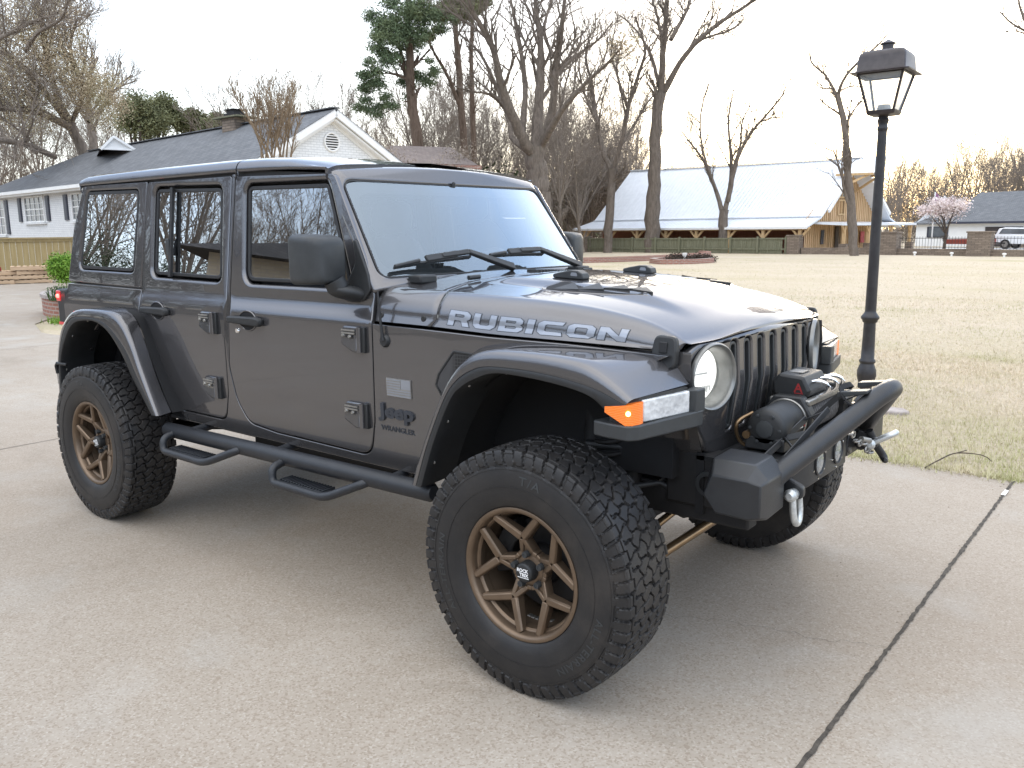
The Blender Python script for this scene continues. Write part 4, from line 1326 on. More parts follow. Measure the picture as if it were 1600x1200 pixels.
for mir in (False, True):
    side_text("maker_badge", "Jeep", -.890, -.685, .826, .078, DARKDECAL, mir, bold=.0030, depth=.004)
    side_text("model_badge", "WRANGLER", -.885, -.690, .768, .030, DARKDECAL, mir, bold=.0004, depth=.0008)
    # raised flag: stripes and a plain canton at the leading edge
    s = 1 if mir else -1
    mb = MB(); cx, cz, ww, hh = -.763, .954, .140, .074
    mb.prism([(cx-ww/2, cz-hh/2), (cx+ww/2, cz-hh/2), (cx+ww/2, cz+hh/2), (cx-ww/2, cz+hh/2)], lambda u, v, k: (on_side(u, v, .004*k).x, on_side(u, v, .004*k).y*(-s), v))
    fl = mb.build("flag_badge", STEEL, car, smooth=None)
    mb = MB()
    for k in range(7):
        z0 = cz-hh/2+.002+k*.0105
        x1 = cx+ww/2-.003 if k < 3 else cx+ww/2-.058
        mb.prism([(cx-ww/2+.003, z0), (x1, z0), (x1, z0+.0055), (cx-ww/2+.003, z0+.0055)], lambda u, v, k2: (on_side(u, v, .004+.0018*k2).x, on_side(u, v, .004+.0018*k2).y*(-s), v))
    mb.prism([(cx+ww/2-.055, cz-.003), (cx+ww/2-.003, cz-.003), (cx+ww/2-.003, cz+hh/2-.002), (cx+ww/2-.055, cz+hh/2-.002)], lambda u, v, k2: (on_side(u, v, .004+.0012*k2).x, on_side(u, v, .004+.0012*k2).y*(-s), v))
    mb.build("flag_relief", SILVERDECAL, fl, smooth=None)
# antenna on the right cowl side only
mb = MB(); y = on_side(-.832, 1.14).y
mb.lathe([(.0005, -.012), (.020, -.012), (.026, -.004), (.027, .0)], 20, 'y', (-.832, y, 1.138)); an = mb.build("antenna_base", PLASTIC, car)
mb = MB(); mb.tube([(-.832, y-.012, 1.140), (-.836, y-.013, 1.175), (-.846, y-.012, 1.25), (-.858, y-.008, 1.335)], [.010, .006, .005, .004], 10); mb.build("antenna_rod", RUBBER, an)

# ---- hinges, handles, locks
def hinge(par, x, z, s):
    y = _ys(z)
    mb = MB()
    pl = rnd([(-.070, -.030), (-.066, .044), (.032, .044), (.032, -.060), (.010, -.060)], .008, 3)
    mb.prism(pl, lambda u, v, k: (x+u, (y-.002-.030*k+(.012*k if v > .03 else 0)+(.006*k if u < -.05 else 0))*(-s), z+v))
    o = mb.build("door_hinge", PAINT, par, bevel=.006)
    mb = MB(); mb.tube([(x+.034, (y-.016)*(-s), z-.060), (x+.034, (y-.016)*(-s), z+.042)], .012, 12); mb.build("hinge_barrel", PAINT, o)
    mb = MB(); mb.bb((x+.044, (y+.004)*(-s), z-.062), (x+.064, (y-.014)*(-s), z+.044)); mb.build("hinge_leaf", PLASTIC, o, bevel=.003)
    mb = MB()
    for u, v in ((-.045, .008), (-.005, .004)): mb.lathe([(.0004, -.006), (.006, -.006), (.0085, 0)], 8, 'y', (x+u, (y-.031)*(-s), z+v))
    for v in (.030, .018): mb.box((x-.015, (y-.031)*(-s), z+v), (.08, .004, .006))
    mb.build("hinge_bolt", STEEL, o)
def handle(par, x, z, s, lock):
    y = _ys(z)
    # recessed cup
    mb = MB()
    k = 28; ring = [(x+.068*math.cos(2*math.pi*i/k), z+.046*math.sin(2*math.pi*i/k)) for i in range(k)]
    mb.add([(u, (y-.0012)*(-s), v) for u, v in ring], [tuple(range(k))])
    c = mb.build("handle_cup", BLACK, par, smooth=None)
    mb = MB(); mb.tube([(u, (y-.001)*(-s), v) for u, v in ring], .004, 6, close=True); mb.build("cup_rim", PAINT, c)
    pl = rnd([(-.135, -.014, .012), (.085, -.021, .012), (.128, -.022, .018), (.132, .018, .018), (.08, .024, .01), (-.135, .018, .012)], n=4)
    mb = MB(); mb.prism(pl, lambda u, v, kk: (x+u*(1-.06*kk), (y-.010-.030*kk*(1-.25*(u/.135)**2))*(-s), z+v*(1-.15*kk)))
    mb.bb((x-.130, (y)*(-s), z-.012), (x-.09, (y-.02)*(-s), z+.012)); mb.bb((x+.09, (y)*(-s), z-.014), (x+.125, (y-.02)*(-s), z+.014))
    mb.build("door_handle", PLASTIC, par, bevel=.005)
    if lock:
        mb = MB(); mb.lathe([(.0004, -.008), (.010, -.008), (.0135, -.004), (.0145, 0)], 20, 'y', (x-.085, y*(-s), z-.052)); mb.build("door_lock", CHROME, par)
for mir in (False, True):
    s = 1 if mir else -1
    fd, rd = doors["front_door", mir], doors["rear_door", mir]
    hinge(fd, -1.005, 1.142, s); hinge(fd, -1.015, .822, s)
    hinge(rd, -2.072, 1.147, s); hinge(rd, -2.084, .824, s)
    handle(fd, -1.762, 1.165, s, True); handle(rd, -2.567, 1.170, s, False)

# ---- mirrors
def mirror(s):
    sl_ = lambda p: (p[0], p[1]*(-s), p[2])
    # sail: the black triangle at the foot of the pillar
    tri = rnd([(-.935, 1.335, .02), (-.955, 1.40, .05), (-1.035, 1.535, .02), (-1.055, 1.535, .02), (-1.030, 1.44, .05), (-1.085, 1.352, .01), (-1.06, 1.30, .03), (-.98, 1.285, .05)], n=4)
    mb = MB(); mb.prism(tri, lambda u, v, k: sl_((u, _ys(v)-.001-.012*k, v)))
    o = mb.build("mirror_sail", PLASTIC, doors["front_door", s > 0], bevel=.004)
    # arm
    mb = MB()
    rows = []
    for t, yy, r, zc in ((0, -.745, 1.0, 1.325), (.2, -.78, 1.0, 1.325), (.5, -.80, .95, 1.328), (.8, -.84, .85, 1.332), (1, -.866, .62, 1.335), (1.01, -.874, .3, 1.337)):
        row = []
        for k in range(16):
            a = 2*math.pi*k/16
            row.append(sl_((-1.030-.02*t+.062*r*math.cos(a), yy, zc-.012*(1-t)+.033*r*math.sin(a))))
        rows.append(row)
    mb.grid(rows, closeu=True); mb.f.append(tuple(range(15, -1, -1))); mb.m.append(0); mb.f.append(tuple(5*16+i for i in range(16))); mb.m.append(0)
    mb.tube([sl_((-1.05, -.835, 1.34)), sl_((-1.06, -.85, 1.375))], .045, 16)
    mb.build("mirror_arm", PLASTIC, o, smooth=50)
    # housing: rounded box, tapered to the front, open to the rear
    mb = MB(); rows = []
    y0, y1, z0, z1 = -.958, -.798, 1.358, 1.556
    for x, m in ((-1.185, 0.), (-1.175, -.004), (-1.10, .0), (-1.07, .003), (-1.050, .008), (-1.035, .018), (-1.028, .034)):
        poly = rnd([(y0+m*1.25, z0+m*.55), (y1-m*.6, z0+m*.55), (y1-m*.6, z1-m*.9), (y0+m*1.25, z1-m*1.0)], .032, 6)
        rows.append([sl_((x-.02*(1-(p[0]-y0)/(y1-y0)) , p[0], p[1])) for p in poly])
    mb.grid(rows, closeu=True)
    kk = len(rows[0]); mb.f.append(tuple((len(rows)-1)*kk+i for i in range(kk))); mb.m.append(0)
    h = mb.build("mirror_housing", PLASTIC_G, o, smooth=60)
    mb = MB(); poly = rnd([(y0+.004, z0+.004), (y1-.004, z0+.004), (y1-.004, z1-.004), (y0+.004, z1-.004)], .03, 5)
    mb.add([sl_((-1.172-.02*(1-(p[0]-y0)/(y1-y0)), p[0], p[1])) for p in poly], [tuple(range(len(poly)))])
    mb.build("mirror_glass", CHROME, o, smooth=None)
mirror(-1); mirror(1)

# ---- side steps
def step_bar(s):
    Y = -.862
    q = lambda p: (p[0], p[1]*(-s), p[2])
    mb = MB()
    def bend(pts, r=.03, n=5):
        out = []
        for i, p in enumerate(pts):
            p = Vector(p)
            if 0 < i < len(pts)-1:
                a, b = Vector(pts[i-1]), Vector(pts[i+1])
                d1 = (a-p); d2 = (b-p); l = min(d1.length, d2.length)*.45; l = min(l, r)
                A, B = p+d1.normalized()*l, p+d2.normalized()*l
                out += [A*(1-t)**2+p*2*t*(1-t)+B*t*t for t in np.linspace(0, 1, n)]
            else: out.append(p)
        return out
    mb.tube([q((x, Y, z)) for x, z in ((-2.445, .560), (-2.43, .565), (-1.5, .575), (-.53, .585), (-.515, .585))], [.026, .0375, .0375, .0375, .028], 20)
    for x in (-2.25, -1.55, -.80): mb.tube([q((x, Y, .57)), q((x, -.60, .60))], .022, 10)
    o = mb.build("side_step", STEPMAT, car, smooth=50)
    for xa, xb, xc, xd in ((-2.335, -2.325, -1.955, -1.765), (-1.425, -1.415, -1.06, -.885)):
        mb = MB()
        mb.tube(bend([q((xa, Y-.005, .565)), q((xa, -.945, .548)), q((xb, -.955, .485)), q((xc, -.955, .483)), q((xd, -.90, .560)), q((xd+.02, Y, .572))], .05), .0185, 14)
        h = mb.build("step_hoop", STEPMAT, o, smooth=60)
        mb = MB(); mb.bb(q((xb+.03, -.945, .492)), q((xc-.02, -.875, .500)))
        for k in range(16):
            x = xb+.04+k*(xc-xb-.07)/15; mb.box(q((x, -.908, .503)), (.008, .07, .008))
        mb.build("step_tread", STEPMAT, h, bevel=.002)
step_bar(-1); step_bar(1)

# ---- tail lamps, rear bumper
for s in (-1, 1):
    mb = MB(); mb.prism(rnd([(-3.745, 1.035), (-3.625, 1.035), (-3.625, 1.245), (-3.745, 1.245)], .02), lambda u, v, k: (u, s*(.655+.135*k), v))
    t = mb.build("tail_lamp", PLASTIC, car, bevel=.01)
    mb = MB(); mb.prism(rnd([(-3.752, 1.17), (-3.690, 1.17), (-3.690, 1.236), (-3.752, 1.236)], .012), lambda u, v, k: (u, s*(.68+.114*k), v)); a = mb.build("tail_lens", REDLENS, t, bevel=.006)
    mb = MB(); bmesh_sphere(mb, (-3.715, s*.796, 1.203), .013); mb.build("tail_bulb", REDBULB, a)
    mb = MB(); mb.prism(rnd([(-3.748, 1.028), (-3.63, 1.028), (-3.63, 1.045), (-3.748, 1.045)], .006), lambda u, v, k: (u, s*(.66+.132*k), v)); mb.build("side_reflector", REDLENS, t)
mb = MB(); mb.bb((-3.86, -.80, .62), (-3.62, .80, .76)); mb.build("rear_bumper", BUMPMAT, car, bevel=.03)
mb = MB(); mb.tube([(-3.38, -.93, .828), (-3.46, -.950, .832), (-3.475, -.950, .815), (-3.475, -.945, .77)], .009, 10); mb.build("flare_bracket", PLASTIC, car)
# ---- wheels: axle along Y, outer face towards -Y, origin at the hub
TR, TW = .433, .142
prof = [(-.100, .222), (-.122, .229), (-.136, .245), (-.1445, .275), (-.1475, .31), (-.1470, .335), (-.1435, .362), (-.1410, .372)]
prof = [np.array(p) for p in prof]
ns = 116
ang = []
tread = []
for t in np.linspace(-1, 1, ns):
    # shoulder to shoulder
    a = abs(t)
    if a < .72: y = .128*a/.72; r = TR-.006*(a/.72)**2
    else:
        q = (a-.72)/.28
        y = .128+.0125*math.sin(q*math.pi/2); r = TR-.006-.052*(1-math.cos(q*math.pi/2))*1.0-.0*q
        r = TR-.006-.052*q**1.35
    tread.append(np.array([math.copysign(y, t), r]))
pr = np.array(prof+tread+[np.array([-p[0], p[1]]) for p in prof[::-1]])
NC = 1040
arc = np.concatenate([[0], np.cumsum(np.linalg.norm(np.diff(pr, axis=0), axis=1))])
mid = arc[len(prof)+ns//2]-0.5*(arc[len(prof)+ns//2]-arc[len(prof)+ns//2-1])
sv = arc-mid                                   # signed run across the tread
Cc = 2*math.pi*TR
th = np.arange(NC)/NC*2*math.pi
def tread_field():
    npit = 31; P = Cc/npit
    L = (th*TR)[:, None]; Sx = sv[None, :]
    Lw = L+.006*np.sin(Sx*2*math.pi/.055); Sw = Sx+.006*np.sin(L*2*math.pi/P*2)
    rng = np.random.RandomState(4)
    d1 = np.full((NC, len(sv)), 9.); d2 = d1.copy()
    rows = [(-.079, 0), (-.027, .5), (.027, .12), (.079, .62)]
    for s0, o in rows:
        for k in range(npit*2):
            l0 = (k+o)*P/2
            dx = ((Lw-l0+Cc/2) % Cc)-Cc/2
            jit = .007*(1 if k % 2 else -1)
            d = np.sqrt((dx/1.0)**2+((Sw-s0-jit)*1.06)**2)
            m = d < d1
            d2 = np.where(m, d1, np.minimum(d2, d)); d1 = np.where(m, d, d1)
    g = np.clip(1-(d2-d1-.0052)/.0022, 0, 1)
    g = np.where(np.abs(Sx) < .102, g, 0)
    # circumferential zigzag groove between centre and shoulder
    zz = .108+.006*np.sign(np.sin(L*2*math.pi/P))
    g = np.maximum(g, np.clip(1-(np.abs(np.abs(Sx)-zz)-.0024)/.002, 0, 1))
    # shoulder lugs
    ph = (L/P+np.where(Sx > 0, .5, 0)+.10*(np.abs(Sx)-.12)/.05) % 1
    lat = np.minimum(np.abs(ph-.5), .5)
    wide = np.clip(1-(np.abs(ph-.5)*P-.0052)/.002, 0, 1)
    nar = np.clip(1-(np.minimum(ph, 1-ph)*P-.0025)/.002, 0, 1)*.75
    sh_ = np.where((np.abs(Sx) > zz) & (np.abs(Sx) < .178), np.maximum(wide, nar*(np.abs(Sx) < .165)), 0)
    g = np.maximum(g, sh_)
    # step in the shoulder lugs and scalloped lower end
    end = .178+.006*np.sign(np.sin(L*2*math.pi/P+.6))+.003*np.sign(np.sin(L*4*math.pi/P))
    low = np.clip((np.abs(Sx)-end)/.002, 0, 1)
    step = np.where((np.abs(Sx) > .140) & (np.abs(Sx) < end) & (ph > .05) & (ph < .40), .22, 0)
    g = np.maximum(g, step)
    return g, low
g, low = tread_field()
top = np.zeros(len(sv)); inn = slice(len(prof), len(prof)+ns); top[inn] = 1
nrm = np.zeros_like(pr)
dpr = np.gradient(pr, axis=0); nrm[:, 0] = -dpr[:, 1]; nrm[:, 1] = dpr[:, 0]
nrm /= np.linalg.norm(nrm, axis=1)[:, None]
if nrm[len(prof)+ns//2, 1] < 0: nrm = -nrm
fade = np.clip((.205-np.abs(sv))/.01, 0, 1)*top
disp = -.0115*g*fade[None, :]*np.clip(1-(np.abs(sv)[None, :]-.14)/.07, .45, 1)-.0045*low*top[None, :]
rr = pr[None, :, 1]+nrm[None, :, 1]*disp; yy = pr[None, :, 0]+nrm[None, :, 0]*disp
tv = np.stack([rr*np.cos(th)[:, None], yy, rr*np.sin(th)[:, None]], -1).reshape(-1, 3)
M_ = len(sv)
ii, jj = np.meshgrid(np.arange(NC), np.arange(M_-1), indexing='ij')
i2 = (ii+1) % NC
tf = np.stack([ii*M_+jj, ii*M_+jj+1, i2*M_+jj+1, i2*M_+jj], -1).reshape(-1, 4)
me = bpy.data.meshes.new("tyre")
me.from_pydata(tv.tolist(), [], tf.tolist())
me.materials.append(TYRE)
b = bmesh.new(); b.from_mesh(me); bmesh.ops.recalc_face_normals(b, faces=b.faces); b.to_mesh(me); b.free()
me.polygons.foreach_set('use_smooth', [True]*len(me.polygons)); me.set_sharp_from_angle(angle=R(38))
wheel = bpy.data.objects.new("wheel", None); wheel.empty_display_size = .2
link(wheel, car)
tyre = link(bpy.data.objects.new("tyre", me), wheel)
# raised lettering and rings on the outer wall
def wall_y(r): return float(np.interp(r, [.222, .229, .245, .275, .31, .335, .362, .372, .39], [-.100, -.122, -.136, -.1445, -.1475, -.1470, -.1435, -.141, -.138]))
def wall_text(txt, a_mid, r0, size, sx=1.):
    v, f = text_mesh(txt, size, .0, .0006, spacing=1.15)
    mb = MB(); P = []
    for x, y, z in v:
        r = r0+y; a = a_mid-x*sx/r0
        P.append((r*math.cos(a), wall_y(r)-.0016, r*math.sin(a)))
    mb.add(P, f)
    mb.build("sidewall_lettering", PLASTIC_G, wheel, smooth=None)
wall_text("ALL-TERRAIN", R(-35), .322, .036, 1.15); wall_text("T/A", R(80), .322, .042, 1.15); wall_text("ALL-TERRAIN", R(190), .322, .036, 1.15)
mb = MB()
for r in (.308, .366): mb.tube([(r*math.cos(a), wall_y(r)-.0004, r*math.sin(a)) for a in np.linspace(0, 2*math.pi, 96, endpoint=False)], .0016, 4, close=True)
mb.build("sidewall_rib", TYRE, wheel)
# rim
mb = MB()
mb.lathe([(.2235, -.100), (.2325, -.112), (.2345, -.124), (.2330, -.1295), (.2285, -.1315), (.2225, -.1305), (.2165, -.1265), (.2120, -.117), (.2095, -.100), (.2070, -.075), (.203, -.055), (.197, -.030), (.192, .04), (.200, .09), (.215, .115), (.226, .12)], 96, 'y')
rim = mb.build("rim", BRONZE, wheel, smooth=50)
mb = MB()
mb.lathe([(.2165, -.098), (.206, -.096), (.200, -.088), (.199, -.060), (.206, -.055)], 96, 'y')       # inner step where the spokes land
BASE = R(26)
def pol(r, a, y): return Vector((r*math.cos(a), y, r*math.sin(a)))
def sbar(a, b, wt, wb, dep, w2t=None, w2b=None, dep2=None):
    """spoke bar: narrow bevelled front, wider back"""
    w2t = wt if w2t is None else w2t; w2b = wb if w2b is None else w2b; dep2 = dep if dep2 is None else dep2
    d = (b-a).normalized(); sd = d.cross(Vector((0, 1, 0))).normalized()
    vs = []
    for p, t, w_, de in ((a, wt, wb, dep), (b, w2t, w2b, dep2)):
        vs += [p-sd*t/2, p+sd*t/2, p+sd*w_/2+Vector((0, .008, 0)), p+sd*w_/2+Vector((0, de, 0)), p-sd*w_/2+Vector((0, de, 0)), p-sd*w_/2+Vector((0, .008, 0))]
    fs = [tuple(range(5, -1, -1)), tuple(range(6, 12))]+[(i, (i+1) % 6, 6+(i+1) % 6, 6+i) for i in range(6)]
    mb.add(vs, fs)
for k in range(5):
    a = BASE+k*2*math.pi/5
    node = pol(.118, a, -.094)
    for s in (-1, 1):
        sbar(node+pol(.004, a+s*1.2, 0), pol(.2125, a+s*R(25.0), -.119), .021, .031, .044, .017, .028, .030)
        # rails between node and hub, leaving a pocket between them
        p0 = pol(.115, a, -.0935); off_ = pol(1, a+math.pi/2, 0)*s
        sbar(p0+off_*.004, pol(.060, a, -.074)+off_*.021, .014, .021, .040)
        # web from rail foot to the neighbouring rail
        sbar(pol(.060, a, -.0738)+off_*.021, pol(.064, a+s*R(36), -.0735), .014, .020, .035)
    mb.bar(pol(.105, a, -.070), pol(.055, a, -.058), .030, .02, (0, 1, 0))
mb.lathe([(.036, -.070), (.052, -.068), (.066, -.062), (.070, -.050), (.070, -.030)], 40, 'y')
sp = mb.build("spokes", BRONZE, wheel, smooth=30, bevel=.0025)
mb = MB(); mb.lathe([(.0004, -.108), (.024, -.108), (.0305, -.1065), (.034, -.102), (.035, -.094), (.0365, -.078), (.0365, -.055)], 40, 'y')
cap = mb.build("hub_cap", PLASTIC, wheel, smooth=40)
mb = MB()
for txt, sz, x, y in (("ROCK", .0165, -.002, .004), ("TRIX", .0165, .004, -.011)):
    v, f = text_mesh(txt, sz, 0, .0007)
    mb.add([(x+p[0], -.1083, y+p[1]) for p in v], f)
mb.bb((-.022, -.1083, -.017), (.024, -.1081, -.0145))
mb.build("cap_lettering", WHITEP, wheel, smooth=None)
for k in range(5):
    a = BASE+k*2*math.pi/5
    mb = MB(); c = pol(.0575, a, 0)
    mb.lathe([(.0004, -.088), (.006, -.088), (.0062, -.090), (.0105, -.090), (.0115, -.086), (.0125, -.060)], 6 if False else 12, 'y', tuple(c)); mb.build("lug_nut", PLASTIC_G, wheel, smooth=40)
mb = MB()
mb.lathe([(.06, .015), (.160, .015), (.160, .032), (.06, .032)], 48, 'y'); mb.lathe([(.0004, -.04), (.072, -.04), (.078, -.02), (.078, 0)], 32, 'y')
mb.build("brake_disc", UNDER, wheel, smooth=30)
mb = MB(); pl = [(r*math.cos(a), r*math.sin(a)) for r, aa in ((.178, np.linspace(R(120), R(200), 8)), (.11, np.linspace(R(200), R(120), 8))) for a in aa]
mb.prism(pl, lambda u, v, k: (u, -.035+.075*k, v)); mb.build("brake_caliper", UNDER, wheel, bevel=.006)
mb = MB(); mb.lathe([(.215, .10), (.0004, .085)], 32, 'y'); mb.build("wheel_back", BLACK, wheel)
# weights seen at the foot of the barrel
mb = MB()
for k in range(7):
    a = R(-100+k*4.6); mb.box(pol(.196, a, -.02), (.014, .02, .006), rot=Matrix.Rotation(-a+math.pi/2, 3, 'Y'))
mb.build("balance_weights", STEEL, wheel, bevel=.002)
wheel.location = (0, -.869, TR-.002); wheel.rotation_euler = (0, 0, R(1.2))
for x, y, rz, ry in ((-3.008, -.869, 0, R(-17)), (0, .869, math.pi+R(1.2), R(40)), (-3.008, .869, math.pi, R(10))):
    c = copy_tree(wheel, car); c.location = (x, y, TR-.002); c.rotation_euler = (0, ry, rz)

# ---- undercarriage
mb = MB()
for s in (-1, 1):
    mb.bb((-3.7, s*.36, .545), (.56, s*.44, .665))
for x in (-3.5, -2.5, -1.5, -.6, .35): mb.bb((x-.05, -.38, .56), (x+.05, .38, .64))
mb.build("frame_rail", UNDER, car, bevel=.01)
mb = MB()
mb.bb((-3.62, -.74, .585), (-.62, .74, .60)); mb.bb((-2.2, -.5, .42), (-1.0, .1, .58)); mb.bb((-.62, -.50, .70), (.30, .50, 1.10)); mb.bb((-3.6, -.6, .60), (-3.4, .6, 1.1))
mb.build("floor_pan", BLACK, car)
for x in (0, -3.008):
    mb = MB(); mb.tube([(x, -.76, TR), (x, .76, TR)], .042, 14)
    mb.lathe([(.05, -.10), (.11, -.07), (.135, 0), (.11, .07), (.05, .10)], 20, 'x', (x, .22, TR))
    for s in (-1, 1):
        mb.bb((x-.06, s*.66, TR-.12), (x+.06, s*.74, TR+.12))
        mb.tube([(x-.02, s*.52, TR+.03), (x-.06, s*.46, TR+.52)], .035, 10)
        mb.tube([(x-.05, s*.50, TR), (x-.95 if x == 0 else x+.95, s*.42, .56)], .026, 8)
        mb.tube([(x+.12, s*.46, TR+.10), (x+.10, s*.44, 1.05)], .032, 10)
    mb.build("axle", UNDER, car)
    for s in (-1, 1):
        mb = MB()
        pts = [(x+.03+.060*math.cos(a), s*.47+.060*math.sin(a), TR+.08+.30*a/(2*math.pi*6)) for a in np.linspace(0, 2*math.pi*6, 90)]
        mb.tube(pts, .008, 6)
        mb.build("coil_spring", UNDER, car)
mb = MB()
mb.tube([(.21, -.66, .425), (.235, -.60, .400), (.25, -.50, .402), (.25, .0, .412), (.25, .60, .412)], .019, 12)
mb.tube([(.17, -.62, .46), (.19, -.45, .475), (.20, .30, .58)], .015, 10)
mb.build("tie_rod", BRONZE_ROD, car, smooth=60)
mb = MB(); mb.tube([(.33, -.42, .575), (.33, .40, .575)], .030, 12); mb.tube([(.20, -.30, .60), (.45, -.42, .60)], .028, 10)
mb.tube([(.08, -.60, .64), (.22, -.44, .66), (.34, -.44, .62)], .012, 8)
mb.tube([(-.05, -.52, .78), (.15, -.47, .78), (.28, -.45, .70)], .016, 8)
mb.build("sway_bar", PLASTIC, car, smooth=60)
mb = MB(); mb.bb((.22, .05, .53), (.44, .28, .55)); mb.bb((.40, -.40, .57), (.52, -.30, .60)); mb.build("skid_bracket", STEEL, car, bevel=.006)
mb = MB()
pl = [(.25, .60), (.54, .60), (.56, .62), (.56, .74), (.40, .80), (.25, .80)]
for s in (-1, 1):
    mb = MB(); mb.prism(pl, lambda u, v, k: (u, s*(.355+.10*k), v)); mb.build("frame_horn", UNDER, car, bevel=.01)
mb = MB(); mb.lathe([(.03, 0), (.045, 0), (.048, -.01), (.045, -.018), (.03, -.018)], 24, 'y', (.42, -.456, .695)); mb.build("horn_opening", PLASTIC, car)

# ---- stubby winch bumper
BY = .45
def loft_sec(mb, secs, mi=0):
    mb.grid(secs, closeu=True); k = len(secs[0]); n0 = len(mb.v)-k*len(secs)
    mb.f.append(tuple(n0+i for i in range(k))); mb.m.append(mi); mb.f.append(tuple(n0+(len(secs)-1)*k+i for i in range(k-1, -1, -1))); mb.m.append(mi)
mb = MB()
def csec(y, xf, zb, zm, zt, xt): return [(.50, y, zb+.02), (xf-.05, y, zb), (xf, y, zb+.015), (xf, y, zm), (xt, y, zt), (.50, y, zt)]
loft_sec(mb, [csec(-.47, .640, .640, .765, .800, .600), csec(-.27, .640, .645, .770, .805, .600)])
loft_sec(mb, [csec(.27, .640, .645, .770, .805, .600), csec(.47, .640, .640, .765, .800, .600)])
bumper = mb.build("winch_bumper", BUMPMAT, car, bevel=.006)
mb = MB(); loft_sec(mb, [csec(-.268, .640, .645, .77, .803, .602), csec(-.20, .674, .650, .785, .815, .625), csec(.20, .674, .650, .785, .815, .625), csec(.268, .640, .645, .77, .803, .602)])
mb.build("bumper_centre", BUMPMAT, bumper, bevel=.005)
for s in (-1, 1):
    mb = MB()
    def wsec(y, x0, x1, zt, zm, zb, zb0): return [(x0, s*y, zb0), (x0+.03, s*y, zt), (x1-.045, s*y, zt), (x1, s*y, zm), (x1, s*y, zb), (x1-.04, s*y, zb-.012), (x0+.07, s*y, zb0-.06)]
    A_, B_ = wsec(.470, .47, .690, .838, .785, .668, .72), wsec(.600, .47, .690, .832, .785, .660, .71)
    Cw = [(p[0]-.006 if i > 1 else p[0]+.02, s*.652, z) for i, (p, z) in enumerate(zip(B_, (.72, .790, .790, .782, .675, .662, .665)))]
    loft_sec(mb, [A_, B_, Cw]); mb.build("bumper_wing", BUMPMAT, bumper, smooth=25, bevel=.005)
    # bolt plate and its bolts
    mb = MB(); mb.prism(rnd([(-.455, .665), (-.30, .665), (-.29, .70), (-.33, .795), (-.455, .795)], .015), lambda u, v, k: (.640+.010*k, -u*s, v)); pl = mb.build("bolt_plate", BUMPMAT, bumper, bevel=.003)
    mb = MB()
    for u, v in ((.440, .775), (.440, .685), (.33, .775), (.32, .69)): mb.lathe([(.012, .0), (.012, .008), (.007, .009), (.0004, .009)], 6, 'x', (.650, s*u, v))
    mb.build("plate_bolt", STEEL, bumper, smooth=20)
    # shackle tab and bow shackle
    mb = MB(); mb.prism(rnd([(.65, .675), (.735, .690), (.735, .73), (.65, .765)], .02), lambda u, v, k: (u, s*(.398+.026*k), v)); mb.build("shackle_tab", BUMPMAT, bumper, bevel=.004)
    sk = bpy.data.objects.new("bow_shackle", None); link(sk, bumper)
    mb = MB()
    P0 = Vector((.706, s*.411, .706))
    dr = (Vector((.10, 0, -.99)) if s < 0 else Vector((.75, .2, .45))).normalized()
    sd = Vector((0, 1, 0)); sd = (sd-dr*sd.dot(dr)).normalized()
    pts = []
    for q in np.linspace(0, 1, 26):
        a = math.pi*1.0*q
        wv = .027+.012*math.sin(math.pi*q)**1.0
        pts.append(P0+sd*(wv*math.cos(a)*(1.0))+dr*(.105*math.sin(a)**.75 if 0 < q < 1 else 0))
    mb.tube(pts, .0115, 12); mb.tube([P0-sd*.026-dr*.012, P0-sd*.026+dr*.012], .018, 12); mb.tube([P0+sd*.026-dr*.012, P0+sd*.026+dr*.012], .018, 12)
    mb.build("shackle_bow", GALV, bumper, smooth=60)
    mb = MB(); mb.tube([P0-sd*.052, P0-sd*.046, P0+sd*.044], [.013, .0215, .012], 14); mb.tube([P0-sd*.060, P0-sd*.047], [.011, .022], 12); mb.build("shackle_pin", GALV, bumper, smooth=40)
    bpy.data.objects.remove(sk)
# fog lights
for s in (-1, 1):
    c = (.679, s*.098, .737)
    mb = MB(); mb.lathe([(.051, -.012), (.051, .001), (.046, .003), (.043, .000), (.042, -.003)], 32, 'x', c); f = mb.build("fog_light", BUMPMAT, bumper, smooth=40)
    mb = MB(); mb.lathe([(.0425, -.002), (.036, .000), (.02, .002), (.0004, .002)], 28, 'x', c); mb.build("fog_lens", CLEAR, bumper)
    mb = MB(); mb.lathe([(.042, -.0025), (.03, -.0035), (.0004, -.004)], 24, 'x', c)
    for k in range(3): mb.box((c[0]-.0025, c[1], c[2]-.02+k*.02), (.002, .06, .003))
    mb.build("fog_reflector", DRLLENS, bumper)
    mb = MB()
    for k in range(6):
        a = k*math.pi/3+.4; mb.lathe([(.0042, 0), (.0036, .003), (.0004, .0035)], 8, 'x', (.6745, c[1]+.061*math.cos(a), c[2]+.061*math.sin(a)))
    mb.build("light_screw", CHROME, bumper)
